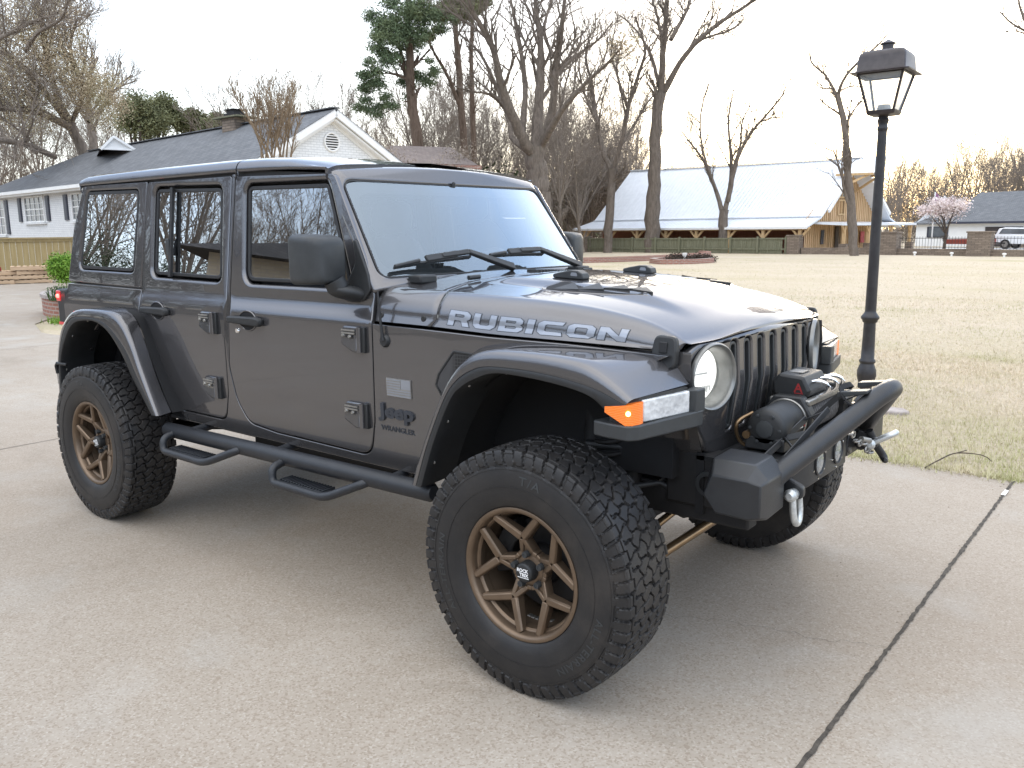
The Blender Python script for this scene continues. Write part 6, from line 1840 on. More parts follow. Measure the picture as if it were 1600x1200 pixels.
# stone at the foot and a fallen twig at the edge of the lawn
mb = MB(); pl = rnd([(-.42, 4.42), (-.22, 4.43), (-.12, 4.52), (-.20, 4.64), (-.38, 4.63), (-.46, 4.52)], .03)
mb.prism(pl, lambda u, v, k: (u, v, -.03+.055*k)); o = mb.build("stepping_stone", STONEGREY, bevel=.012); tag(o, "flat pinkish stone lying in the grass near the lamp post", "stone")
mb = MB(); mb.tube([tuple(p) for p in resamp([(.40, 2.80, .01), (.46, 2.95, .045), (.52, 3.12, .06), (.66, 3.20, .05), (.72, 3.19, .02)], 16)], [.005]*8+[.004]*4+[.003]*4, 6); mb.tube([(.52, 3.12, .06), (.55, 3.28, .05)], .004, 5)
o = mb.build("fallen_twig", BARK_D, smooth=50); tag(o, "bent grey twig lying on the edge of the lawn by the concrete", "twig")

# ================================================================= WHITE HOUSE ON THE LEFT
HO = (-19.43, 11.34)
def H(u, v, z): return (HO[0]-.9973*u+.0732*v, HO[1]+.0732*u+.9973*v, z)
def hbox(mb, u0, u1, v0, v1, z0, z1):
    P = [H(u, v, z) for u in (u0, u1) for v in (v0, v1) for z in (z0, z1)]
    mb.add(P, [(0, 1, 3, 2), (4, 6, 7, 5), (0, 4, 5, 1), (2, 3, 7, 6), (0, 2, 6, 4), (1, 5, 7, 3)])
house = thing("white_house", "long white brick house with grey shingle roof and dark shutters behind the board fence", "house", (*H(12, 3, 0)[:2], 0))
EZ, RZ, VR = 3.40, 5.22, 3.13
mb = MB(); hbox(mb, .35, 24.5, .45, 5.8, -.05, EZ-.02)
pts = [H(.35, .45, EZ-.02), H(.35, 5.8, EZ-.02), H(.35, VR, RZ-.16), H(1.2, .45, EZ-.02), H(1.2, 5.8, EZ-.02), H(1.2, VR, RZ-.16)]
mb.add(pts, [(0, 1, 2), (3, 5, 4), (0, 2, 5, 3), (1, 4, 5, 2)])
mb.build("wall", WBRICK, house, smooth=None)
mb = MB()
def slab(P, th=.06):
    mb.add(P+[(x, y, z-th) for x, y, z in P], [tuple(range(len(P))), tuple(range(2*len(P)-1, len(P)-1, -1))]+[(i, len(P)+i, len(P)+(i+1) % len(P), (i+1) % len(P)) for i in range(len(P))])
UR, UL = 18.8, 25.0
slab([H(0, 0, EZ+.06), H(UL, 0, EZ+.06), H(UR, VR, RZ+.06), H(0, VR, RZ+.06)])
slab([H(0, 6.26, EZ+.06), H(0, VR, RZ+.0605), H(UR, VR, RZ+.0605), H(UL, 6.26, EZ+.06)])
slab([H(UL, 0, EZ+.0605), H(UL, 6.26, EZ+.0605), H(UR, VR, RZ+.0615)])
roof = mb.build("roof", SHINGLE, house, smooth=None)
mb = MB(); mb.bar(H(0, VR, RZ+.075), H(UR, VR, RZ+.075), .28, .03); mb.build("ridge_cap", SHINGLE, roof)
mb = MB()
hbox(mb, .02, UL-.05, .03, .14, EZ-.16, EZ-.005); hbox(mb, .0, UL, -.09, .03, EZ-.08, EZ+.05)      # fascia and gutter
hbox(mb, .30, 24.5, .14, .47, EZ-.10, EZ-.06)                                                # soffit
for a, b in (((.02, EZ-.02), (VR, RZ-.03)), ((6.24, EZ-.02), (VR, RZ-.03))):
    mb.bar(H(.05, a[0], a[1]-.05), H(.05, b[0], b[1]-.05), .10, .20); mb.bar(H(.22, a[0], a[1]-.22), H(.22, b[0], b[1]-.22), .26, .06); mb.bar(H(.33, a[0]+(.15 if a[0] < VR else -.15), a[1]-.26), H(.33, b[0], b[1]-.26), .04, .12)
mb.build("trim", TRIM, house, smooth=None)
# round vent of the gable with louvres
mb = MB(); n = 28
mb.tube([H(.33, 3.15+.27*math.cos(a), 4.31+.27*math.sin(a)) for a in np.linspace(0, 2*math.pi, n, endpoint=False)], .035, 8, close=True); gv = mb.build("gable_vent", TRIM, house, smooth=50)
mb = MB(); mb.add([H(.342, 3.15+.27*math.cos(a), 4.31+.27*math.sin(a)) for a in np.linspace(0, 2*math.pi, n, endpoint=False)], [tuple(range(n))])
mb.build("vent_recess", BLACK, house, smooth=None)
mb = MB()
for k in range(6):
    z = 4.12+k*.075; w_ = math.sqrt(max(0, .27**2-(z-4.31)**2)); mb.bar(H(.325, 3.15-w_, z), H(.325, 3.15+w_, z), .05, .03)
mb.build("vent_louvre", TRIM, gv)
def win(u0, u1, z0, z1, cols, shut):
    mb = MB()
    for a, b, c, d_ in ((u0-.06, u1+.06, z0-.06, z0), (u0-.06, u1+.06, z1, z1+.06), (u0-.06, u0, z0, z1), (u1, u1+.06, z0, z1)): hbox(mb, a, b, .40, .47, c, d_)
    for k in range(1, cols): hbox(mb, u0+(u1-u0)*k/cols-.02, u0+(u1-u0)*k/cols+.02, .415, .45, z0, z1)
    for k in (1, 2, 3): hbox(mb, u0, u1, .416, .449, z0+(z1-z0)*k/4-(.02 if k == 2 else .01), z0+(z1-z0)*k/4+(.02 if k == 2 else .01))
    f = mb.build("window", TRIM, house, smooth=None)
    mb = MB(); hbox(mb, u0-.16, u1+.16, .33, .46, z0-.14, z0-.065); mb.build("window_sill", WBRICK, f, smooth=None)
    mb = MB(); mb.add([H(u0, .444, z0), H(u1, .444, z0), H(u1, .444, z1), H(u0, .444, z1)], [(0, 1, 2, 3)]); mb.build("window_pane", HOUSEGLASS, f, smooth=None)
    for a in shut:
        mb = MB(); hbox(mb, a-.19, a+.19, .40, .46, z0-.02, z1+.03)
        for k in range(12): hbox(mb, a-.15, a+.15, .385, .405, z0+.04+k*(z1-z0-.08)/12, z0+.09+k*(z1-z0-.08)/12)
        mb.build("shutter", SHUTTER, house, smooth=None)
win(17.25, 19.45, 2.18, 3.16, 4, (20.15, 16.75)); win(12.4, 14.05, 2.18, 3.14, 3, (14.75, 11.8)); win(22.3, 23.6, 1.65, 3.14, 2, (21.92, 24.0)); win(6.5, 8.6, 1.9, 3.14, 4, (9.1, 6.0))
# chimney with its metal cap, and the small cross gable beyond the ridge
def wbox(mb, c, d): mb.box(c, d)
mb = MB(); mb.box((-24.9, 14.75, 5.25), (.75, .6, .62)); ch = mb.build("chimney", STONE, house, smooth=None)
mb = MB(); mb.box((-24.9, 14.75, 5.50), (1.5, .9, .04)); mb.build("chimney_flashing", GREENWOOD, ch)
mb = MB(); mb.box((-24.9, 14.75, 5.60), (.6, .5, .08)); mb.box((-24.9, 14.75, 5.70), (.42, .4, .10)); mb.box((-24.9, 14.75, 5.77), (.56, .5, .03)); mb.build("chimney_cap", UNDER, ch)
mb = MB(); P = [(-32.43, 13.60, 4.86), (-32.05, 14.85, 4.86), (-32.24, 14.05, 5.36)]; Q = [(x-5, y+2.2, z) for x, y, z in P]
mb.add([P[2], P[1], Q[1], Q[2], P[0], Q[0]], [(0, 1, 2, 3), (0, 3, 5, 4)]); dg_ = mb.build("dormer_roof", SHINGLE_B, house, smooth=None)
mb = MB(); mb.bar(Vector(P[0])+Vector((.1, 0, 0)), Vector(P[2])+Vector((.1, 0, 0)), .12, .09); mb.bar(Vector(P[1])+Vector((.1, 0, 0)), Vector(P[2])+Vector((.1, 0, 0)), .12, .09); mb.bar(Vector(P[0])+Vector((.1, 0, .03)), Vector(P[1])+Vector((.1, 0, .03)), .10, .07)
mb.add([(x+.06, y, z) for x, y, z in P], [(0, 1, 2)]); mb.build("dormer_trim", TRIM, dg_, smooth=None)
# low brown roofed house further back
nb = thing("brown_roofed_house", "low house with a brown hipped roof behind the white gable", "house", (-27, 31, 0))
def at(px, d):           # bearing of a picture column at ground distance d
    a = _y-math.atan((px-800)/1326/math.cos(_p)); return (1.67+d*math.cos(a), -3.10+d*math.sin(a))
mb = MB(); A4 = [(*at(585, 42), 4.85), (*at(752, 44), 4.85), (*at(738, 53), 4.85), (*at(600, 51), 4.85)]; ra, rb = (*at(622, 47), 6.1), (*at(712, 48), 6.1)
mb.add(A4+[ra, rb], [(0, 1, 5, 4), (1, 2, 5), (2, 3, 4, 5), (3, 0, 4), (0, 3, 2, 1)]); mb.build("roof", SHINGLE_B, nb, smooth=None)
mb = MB(); mb.add([(x*.99-.2, y*.99+.5, 4.84) for x, y, z in A4]+[(x*.99-.2, y*.99+.5, 0) for x, y, z in A4], [(0, 1, 5, 4), (1, 2, 6, 5), (2, 3, 7, 6), (3, 0, 4, 7)]); mb.build("wall", RBRICK, nb, smooth=None)

# board fence with cap rail and posts in front of the house
fen = thing("board_fence", "new yellow-green pine board fence in front of the white house", "fence", (-30.7, 10.2, 0))
fd_ = Vector((.36, .933, 0)).normalized(); F0 = Vector((-33.4, 3.2, 0)); nrm_ = Vector((fd_.y, -fd_.x, 0))
mb = MB()
for k in range(60):
    a = F0+fd_*(k*.19); o_ = nrm_*random.uniform(-.004, .004)
    h_ = 1.42; P = [a+o_, a+fd_*.184+o_, a+fd_*.184+o_+Vector((0, 0, h_)), a+o_+Vector((0, 0, h_))]
    mb.add([tuple(p) for p in P]+[tuple(p-nrm_*.02) for p in P], [(0, 1, 2, 3), (7, 6, 5, 4), (0, 4, 5, 1), (1, 5, 6, 2), (2, 6, 7, 3), (3, 7, 4, 0)])
mb.build("boards", PINEWOOD, fen, smooth=None)
mb = MB(); mb.bar(F0+Vector((0, 0, 1.475))+nrm_*.03, F0+fd_*11.4+Vector((0, 0, 1.475))+nrm_*.03, .16, .045); mb.bar(F0+Vector((0, 0, 1.40))+nrm_*.03, F0+fd_*11.4+Vector((0, 0, 1.40))+nrm_*.03, .03, .10); mb.build("cap_rail", PINEWOOD, fen)
for k in range(5):
    a = F0+fd_*(k*2.75+.6)+nrm_*.05; mb = MB(); mb.bb((a.x-.06, a.y-.06, 0), (a.x+.06, a.y+.06, 1.455)); mb.build("fence_post", PINEWOOD, fen)
# stacked pallets
def pallet(z, dx, dy, rz, label):
    t = thing("wooden_pallet", label, "pallet", (0, 0, 0), "pallets stacked by the fence")
    mb = MB()
    for k in range(7): mb.box((-.54+k*.18, 0, .125), (.12, 1.0, .02))
    mb.build("top_deck", PALLETW, t)
    mb = MB()
    for y in (-.46, 0, .46): mb.box((0, y, .065), (1.2, .09, .095))
    mb.build("stringer", PALLETW, t)
    mb = MB()
    for x in (-.54, 0, .54): mb.box((x, 0, .009), (.12, 1.0, .018))
    mb.build("bottom_deck", PALLETW, t)
    t.location = (dx, dy, z); t.rotation_euler = (0, 0, rz)
k = 0
for col, (x, y, n, nm) in enumerate(((-29.3, 8.2, 3, "left"), (-28.95, 9.25, 4, "right"))):
    for i in range(n):
        pallet(.142*i+.002, x+.05*(i % 2), y+.06*((i*7) % 3-1), R(68+4*(i % 3)),
               f"{['lowest', 'second lowest', 'third', 'topmost'][i] if not (n == 3 and i == 2) else 'topmost'} pallet of the {'longer' if n == 4 else 'shorter'} stack, {'next to the round shrub' if n == 4 else 'at the photo edge'} by the fence")
mb = MB(); mb.prism(rnd([(-.16, -.12), (.16, -.12), (.16, .12), (-.16, .12)], .03), lambda u, v, k: (-29.3+u*(1-.1*k), 8.25+v*(1-.1*k), .43+.14*k)); o = mb.build("red_can", REDP, bevel=.02); tag(o, "small red can standing on the pallets at the fence", "can")

# brick planter, clipped round shrub, tuft of strap leaves
mb = MB(); rows = []
arcp = [(-17.0, 4.62), (-16.2, 4.22), (-15.3, 4.05), (-14.5, 4.25), (-13.9, 4.8)]
Pq = resamp(arcp, 24)
for z0, z1, grow, nm in ((0, .40, 0, 0),):
    out, inn_ = [], []
    for i, p in enumerate(Pq):
        d = Pq[min(i+1, 23)]-Pq[max(i-1, 0)]; d = d/np.linalg.norm(d); nn_ = np.array([d[1], -d[0]])
        out.append(p); inn_.append(p-nn_*.22)
    rows = [[(*p, 0) for p in out], [(*p, .36) for p in out]]
    mb.grid(rows); mb.grid([[(*p, .36) for p in inn_], [(*p, 0) for p in inn_]]); mb.grid([[(*p, .36) for p in out], [(*p, .36) for p in inn_]])
    mb2 = MB(); oo = [p+np.array([0, -.03]) for p in out]
    mb2.grid([[(*p, .362) for p in oo], [(*p, .43) for p in oo], [(*p, .43) for p in inn_], [(*p, .362) for p in inn_]])
pln = thing("brick_planter", "low curved red brick planter with a paler coping beside the driveway", "planter", (-15.5, 4.2, 0))
mb.build("brick_wall", RBRICK, pln, smooth=None); mb2.build("coping", STONEGREY, pln, smooth=None)
mb = MB(); mb.add([(*p, .34) for p in inn_], [tuple(range(24))]); mb.build("soil", MULCH, pln, smooth=None)
mb = MB(); mb.lathe([(.0005, -.04), (.09, -.03), (.11, 0.02), (.06, .05), (.0005, .06)], 10, 'z', (-14.9, 3.75, .02)); 
sb = thing("clipped_shrub", "bright green clipped round shrub above the brick planter", "shrub", (-14.45, 4.05, .34))
V, k = leaf_cloud([(-14.45, 3.95, .96, .27), (-14.33, 4.0, .94, .24), (-14.5, 3.9, 1.02, .21)], 8000, .026, 3, .92)
cloud_obj("foliage", V, k, SHRUB, sb)
mb = MB(); mb.tube([(-14.45, 4.05, .3), (-14.44, 4.06, .8)], .03, 7)
for a in range(8): mb.tube([(-14.44, 4.06, .7), (-14.44+.25*math.cos(a*.8), 4.06+.25*math.sin(a*.8), 1.0+.1*(a % 3))], .008, 5)
mb.build("stem", BARK_D, sb)
mb = MB(); rg = random.Random(5)
for kx in range(170):
    a = rg.uniform(0, 6.28); L = rg.uniform(.18, .36); b = Vector((-14.9+rg.gauss(0, .13), 4.10+rg.gauss(0, .10), .36)); d = Vector((math.cos(a), math.sin(a), 0)); s_ = Vector((-d.y, d.x, 0))*.008
    m_ = b+d*L*.35+Vector((0, 0, L*.75)); e = b+d*L*.9+Vector((0, 0, L*.55)); mb.add([b-s_, b+s_, m_+s_, m_-s_, e], [(0, 1, 2, 3), (3, 2, 4)])
o = mb.build("strap_leaf_plant", m_leaf("liriope_leaves", [(.3, (.03, .06, .02)), (.7, (.07, .12, .04))], 6), smooth=None); tag(o, "dark green tuft of strap leaves in the brick planter", "plant")
mb = MB(); rg = random.Random(6)
for kx in range(240):
    a = rg.uniform(0, 6.28); L = rg.uniform(.10, .2); b = Vector((-14.2+rg.gauss(0, .22), 3.72+rg.gauss(0, .09), 0)); d = Vector((math.cos(a), math.sin(a), 0)); s_ = Vector((-d.y, d.x, 0))*.008
    m_ = b+d*L*.3+Vector((0, 0, L*.8)); mb.add([b-s_, b+s_, m_+d*.03], [(0, 1, 2)])
o = mb.build("grass_tuft", m_leaf("fresh_grass", [(.3, (.10, .20, .02)), (.7, (.22, .36, .06))], 6), smooth=None); tag(o, "fresh green tuft of grass at the foot of the brick planter", "grass tuft")

# ================================================================= BARN
barn = thing("timber_barn", "long timber barn with a white metal roof beyond the lawn", "barn", (-24, 54, 0))
def lin(a, b, t): return Vector(a)*(1-t)+Vector(b)*t
eL, eR = Vector((-36.2, 51.6, 1.68)), Vector((-17.4, 49.6, 1.66))
kL, kR = Vector((-35.0, 52.7, 2.24)), Vector((-17.0, 50.9, 2.26))
rL, rR = Vector((-34.3, 56.9, 6.15)), Vector((-16.0, 55.2, 6.0))
mid_ = lambda a, b, c: a+(b-c)
bkL, bkR = Vector((-34.0, 61.6, 2.24)), Vector((-15.4, 60.0, 2.26)); beL, beR = Vector((-33.5, 62.8, 1.68)), Vector((-15.0, 61.4, 1.66))
rI = Vector((-17.3, 55.35, 6.0))
mb = MB(); P = [eL, eR, kR, rR, rL, kL, beL, beR, bkR, bkL]
hip = lin(rL, kL, .34)
L2 = Vector((-36.0, 54.2, 4.6))
def pl_(pts, th=.10):
    P_ = [tuple(p) for p in pts]; mb.add(P_+[(x, y, z-th) for x, y, z in P_], [tuple(range(len(P_))), tuple(range(2*len(P_)-1, len(P_)-1, -1))]+[(i, len(P_)+i, len(P_)+(i+1) % len(P_), (i+1) % len(P_)) for i in range(len(P_))])
pl_([eL, eR, kR, kL]); pl_([kL+Vector((0, 0, .002)), kR+Vector((0, 0, .002)), rR, rL]); pl_([rL, rR+Vector((0, 0, -.002)), bkR, bkL]); pl_([bkL, bkR, beR, beL])
rf = mb.build("roof", TIN, barn, smooth=None)
mb = MB()
for t in np.linspace(.0, 1, 62):
    a, b, c = lin(eL, eR, t), lin(kL, kR, t), lin(rL, rR, t); u_ = Vector((0, -.2, 1)).normalized()
    mb.bar(a+u_*.008, b+u_*.008, .025, .016, u_); mb.bar(b+u_*.008, c+u_*.008, .025, .016, u_)
mb.bar(rL+Vector((0, 0, .05)), rR+Vector((0, 0, .05)), .3, .06); mb.bar(kL+Vector((0, -.05, .04)), kR+Vector((0, -.05, .04)), .10, .05)
mb.build("roof_seam", TIN, rf)
# gable wall at the right end with boards, loft shutters, hay hood
gw = [(-17.9, 50.6), (-16.3, 60.5)]
def G_(t, z, o_=0.): return (gw[0][0]+(gw[1][0]-gw[0][0])*t+o_, gw[0][1]+(gw[1][1]-gw[0][1])*t-.16*o_, z)
mb = MB(); mb.add([G_(.0, -.05), G_(1, -.05), G_(1, 2.1), G_(.5, 5.75), G_(.0, 2.1)], [(0, 1, 2, 3, 4)])
gwall = mb.build("gable_wall", BARNWOOD, barn, smooth=None)
mb = MB()
for k in range(40):
    t = (k+.5)/40; zt = lerp(t, [0, .5, 1], [2.05, 5.65, 2.05]); mb.bar(G_(t, -.03, .03), G_(t, zt, .03), .04, .05, (1, 0, 0))
mb.build("board_batten", BARNPOST, gwall)
for z0, z1 in ((3.55, 4.55), (2.45, 3.35)):
    mb = MB()
    for a, b in (((.40, z0), (.40, z1)), ((.48, z0), (.48, z1)), ((.40, z0), (.48, z0)), ((.40, z1), (.48, z1)), ((.44, z0), (.44, z1))): mb.bar(G_(*a, .08), G_(*b, .08), .10, .05, (1, 0, 0))
    mb.build("loft_shutter", BARNPOST, gwall)
    if z0 > 3: mb = MB(); mb.add([G_(.405, z0, .06), G_(.475, z0, .06), G_(.475, z1, .06), G_(.405, z1, .06)], [(0, 1, 2, 3)]); mb.build("loft_window", HOUSEGLASS, gwall, smooth=None)
mb = MB()
mb.bar(rR+Vector((-.1, 0, -.06)), G_(.1, 2.6, 1.0), .22, .10, (1, 0, 0)); mb.bar(rR+Vector((-.1, 0, -.06)), G_(.95, 2.5, 1.0), .22, .10, (1, 0, 0)); mb.build("verge_board", TRIM, barn)
mb = MB(); hh = [Vector((-17.0, 53.7, 4.95)), Vector((-15.0, 54.2, 5.0)), Vector((-14.6, 55.3, 6.05)), Vector((-15.0, 56.5, 5.0)), Vector((-17.0, 56.7, 4.95)), Vector((-17.2, 55.3, 6.04))]
pl_([hh[0], hh[1], hh[2], hh[5]], .06); pl_([hh[5], hh[2], hh[3], hh[4]], .06); mb.build("hay_hood", TIN, barn)
mb = MB(); mb.add([hh[1]+Vector((-.05, .06, 0)), hh[3]+Vector((-.05, -.06, 0)), hh[2]+Vector((-.05, 0, -.06))], [(0, 1, 2)])
for a, b in (((-17.3, 53.6, 3.9), (-15.2, 54.3, 4.95)), ((-16.9, 56.6, 3.9), (-15.2, 56.4, 4.95)), ((-17.2, 53.7, 4.92), (-15.0, 54.2, 4.94)), ((-17.0, 56.7, 4.92), (-15.0, 56.5, 4.94))): mb.bar(a, b, .14, .14)
mb.build("hood_bracket", BARNPOST, barn)
# long side: wall in shade behind posts with Y braces
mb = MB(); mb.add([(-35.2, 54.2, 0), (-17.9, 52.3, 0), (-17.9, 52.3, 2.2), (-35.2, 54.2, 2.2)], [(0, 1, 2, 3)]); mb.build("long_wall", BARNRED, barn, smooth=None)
mb = MB(); mb.add([(-35.2, 54.2, 0), (-34, 61.5, 0), (-34, 61.5, 2.2), (-34.4, 57, 5.9), (-35.2, 54.2, 2.2)], [(0, 1, 2, 3, 4)]); mb.build("end_wall", BARNWOOD, barn, smooth=None)
for k in range(8):
    p = lin(eL+Vector((.9, .25, 0)), eR+Vector((-.5, .25, 0)), k/7); p.z = 0
    mb = MB(); mb.bar(p, p+Vector((0, 0, 1.66)), .20, .20, (0, 1, 0)); d = (eR-eL).normalized()
    for s in (-1, 1): mb.bar(p+Vector((0, 0, .95)), p+d*s*.62+Vector((0, 0, 1.62)), .12, .13, (0, 1, 0))
    mb.build("porch_post", BARNPOST, barn)
mb = MB(); mb.bar(eL+Vector((.3, .25, -.12)), eR+Vector((-.2, .25, -.12)), .14, .16); mb.build("eave_beam", BARNPOST, barn)
mb = MB(); mb.bar(eL+Vector((0, -.03, -.06)), eR+Vector((0, -.03, -.06)), .06, .14); mb.build("gutter", TRIM, barn)
# porch on the gable side
mb = MB(); pl_([(-17.7, 50.7, 1.98), (-15.6, 50.9, 1.86), (-13.9, 61.0, 1.86), (-16.0, 61.0, 1.98)], .14); pr_ = mb.build("porch_roof", TIN, barn)
for k, t in enumerate((.02, .35, .68, .98)):
    p = lin((-15.75, 51.2, 0), (-14.15, 60.7, 0), t); mb = MB(); mb.bar(p+Vector((0, 0, .6)), p+Vector((0, 0, 1.75)), .18, .18, (0, 1, 0))
    for s in (-1, 1): mb.bar(p+Vector((0, 0, 1.25)), p+Vector((0, s*.45, 1.72)), .10, .10, (1, 0, 0))
    mb.build("porch_post", BARNPOST, barn)
    mb = MB(); mb.bb((p.x-.22, p.y-.22, 0), (p.x+.22, p.y+.22, .6)); mb.build("post_pier", STONE, barn)
mb = MB(); mb.bar(G_(.42, 0, .05), G_(.42, 1.7, .05), 1.0, .05, (1, 0, 0)); mb.build("barn_door", BARK_D, barn)
mb = MB(); mb.bar(G_(.22, .55, .05), G_(.22, 1.45, .05), .6, .05, (1, 0, 0)); mb.build("barn_window", HOUSEGLASS, barn)
mb = MB(); mb.box(G_(.75, .95, .12), (.05, .75, .75)); o = mb.build("red_sign", simple("faded_red_board", (.55, .12, .13), .7, nscale=6, var=.3)); tag(o, "small faded red board hanging on the barn's gable porch", "sign")
# stone piers and low wall, old board fence
def pier(x, y, w_, h, label):
    t = thing("stone_pier", label, "stone pier", (x, y, 0), "stone piers of the garden wall")
    mb = MB(); mb.bb((x-w_/2, y-w_/2, -.02), (x+w_/2, y+w_/2, h)); mb.build("shaft", STONE, t)
    mb = MB(); mb.bb((x-w_/2-.05, y-w_/2-.05, h), (x+w_/2+.05, y+w_/2+.05, h+.08)); mb.build("pier_cap", STONE, t)
pier(-18.1, 49.6, .75, 1.10, "stone pier at the barn's front corner where the old fence ends")
pier(-12.75, 50.2, 1.15, 1.25, "broad stone pier just right of the lamp post")
pier(-7.75, 49.3, 1.15, 1.25, "broad stone pier in front of the garages")
pier(-33.9, 49.6, .9, 1.05, "stone pier at the far left end of the old fence")
wl = thing("garden_wall", "low dark stone garden wall along the far side of the lawn", "wall", (-10, 50, 0))
mb = MB(); mb.bar((-17.7, 49.7, .18), (-12.75, 50.2, .18), .35, .42); mb.bar((-12.75, 50.2, .17), (-7.75, 49.3, .17), .35, .40); mb.bar((-7.75, 49.3, .16), (12, 47.2, .16), .35, .38); mb.build("stones", STONE, wl)
irf = thing("iron_fence", "thin black iron railings standing on the low garden wall", "fence", (-10, 50, .38))
mb = MB()
for (a, b) in (((-12.1, 50.1), (-8.4, 49.4)), ((-7.1, 49.25), (6, 47.85))):
    a, b = Vector((*a, 0)), Vector((*b, 0))
    for z in (.45, .95): mb.bar(a+Vector((0, 0, z)), b+Vector((0, 0, z)), .03, .03)
    n = int((b-a).length/.16)
    for k in range(n+1): p = a.lerp(b, k/n); mb.bar(p+Vector((0, 0, .35)), p+Vector((0, 0, 1.05)), .016, .016, (0, 1, 0))
mb.build("railings", POSTPAINT, irf)
of = thing("old_board_fence", "old mossy board fence in front of the barn", "fence", (-26, 50, 0))
mb = MB(); Q0, Q1 = Vector((-33.4, 49.6, 0)), Vector((-18.6, 49.5, 0)); d = (Q1-Q0); nb_ = 118
for k in range(nb_):
    p = Q0+d*(k/nb_); h_ = .98+random.uniform(-.015, .015)
    if k % 29 in (0,): continue
    mb.bb((p.x+.005, p.y-.012, .02), (p.x+.118, p.y+.012, h_))
mb.build("boards", GREENWOOD, of)
mb = MB()
for z in (.30, .95): mb.bar(Q0+Vector((0, -.05, z)), Q1+Vector((0, -.05, z)), .05, .10)
mb.build("rails", GREENWOOD, of)
for k in range(9):
    p = Q0+d*(k/8); mb = MB(); mb.bb((p.x-.06, p.y-.14, 0), (p.x+.06, p.y-.03, 1.08)); mb.build("fence_post", GREENWOOD, of)
for x, y, s in ((-10.95, 48.9, "nearest the lamp post"), (-8.95, 48.4, "in the middle, left of the broad pier"), (-6.3, 47.6, "furthest right, past the broad pier")):
    mb = MB(); mb.lathe([(.05, -.02), (.05, .10), (.10, .13), (.10, .2), (.0005, .22)], 10, 'z', (x, y, 0)); o = mb.build("garden_light", TRIM, smooth=40); tag(o, f"small white garden light in the grass, {s}", "garden light", "garden lights along the wall")
# raised brick beds on the lawn
def brick_ring(pts, h, wd, label, name="brick_edging"):
    q = resamp(pts, 40); mb = MB(); o_, i_ = [], []
    for i, p in enumerate(q):
        dd = q[min(i+1, 39)]-q[max(i-1, 0)]; dd = dd/np.linalg.norm(dd); nn_ = np.array([dd[1], -dd[0]]); o_.append(p); i_.append(p-nn_*wd)
    mb.grid([[(*p, -.01) for p in o_], [(*p, h) for p in o_], [(*p, h) for p in i_], [(*p, -.01) for p in i_]])
    o = mb.build(name, RBRICK, smooth=None); tag(o, label, "brick edging"); return o
brick_ring([(-25.5, 30.5), (-22.3, 31.2), (-20.6, 34.5), (-20.2, 39), (-20.8, 43.5), (-22.5, 46.0)], .26, .3, "long curved red brick edging along the lawn")
brick_ring([(-18.9, 33.0), (-17.5, 31.8), (-16.4, 33.2), (-16.6, 35.2), (-18.2, 36), (-19.3, 34.8), (-18.9, 33.0)], .22, .25, "round red brick bed edging on the lawn, with dark mounds")
for x, y, r_, s in ((-18.2, 34.4, .62, "left"), (-17.2, 34.9, .55, "right")):
    V, k = leaf_cloud([(x, y, .16, r_), (x+.3, y+.2, .14, r_*.8)], 2600, .05, int(x*-10), .45)
    o = cloud_obj("mulch_mound", V, k, MULCH); tag(o, f"dark dry mound in the round brick bed, {s} of the white ornament", "mound")
mb = MB(); mb.lathe([(.0005, .0), (.10, .0), (.07, .10), (.05, .25), (.12, .38), (.13, .45), (.0005, .46)], 12, 'z', (-17.72, 34.3, 0)); o = mb.build("garden_ornament", TRIM, smooth=50); tag(o, "small white ornament between the dark mounds in the brick bed", "ornament")

# ================================================================= GARAGES, CARS, FLAG ON THE RIGHT
gar = thing("garage_house", "long low white house with grey roof and dark garage doors at the right", "house", (-4, 78, 0))
gx = lambda t, off=0.: Vector((-17.6, 76.2, 0)).lerp(Vector((14, 68.2, 0)), t)+Vector((.245, .97, 0))*off
mb = MB(); P = [gx(0), gx(1), gx(1, 9), gx(0, 9)]
mb.add([(*p.xy, -.3) for p in P]+[(*p.xy, 1.98) for p in P], [(0, 1, 5, 4), (1, 2, 6, 5), (2, 3, 7, 6), (3, 0, 4, 7)]); mb.add([(*gx(1).xy, 1.98), (*gx(1, 9).xy, 1.98), (*gx(1, 4.5).xy, 4.3), (*gx(0).xy, 1.98), (*gx(0, 9).xy, 1.98), (*gx(0, 4.5).xy, 4.3)], [(0, 1, 2), (4, 3, 5)])
mb.build("wall", simple("white_siding", (.76, .76, .75), .7, nscale=2, var=.04), gar, smooth=None)
mb = MB(); z = Vector((0, 0, 1))
pl_([gx(.09, -.5)+z*1.98, gx(1.02, -.5)+z*1.98, gx(1.02, 4.5)+z*4.45, gx(.09, 4.5)+z*4.45], .14); pl_([gx(.09, 4.5)+z*4.448, gx(1.02, 4.5)+z*4.448, gx(1.02, 9.5)+z*1.98, gx(.09, 9.5)+z*1.98], .14)
pl_([gx(-.01, -.4)+z*1.9, gx(.09, -.4)+z*1.9, gx(.09, 3)+z*2.6, gx(-.01, 3)+z*2.6], .12)
mb.build("roof", SHINGLE, gar, smooth=None)
mb = MB(); a, b = gx(.09, -.52)+z*1.90, gx(1.02, -.52)+z*1.90; mb.bar(a, b, .08, .16); mb.build("gutter", SHUTTER, gar)
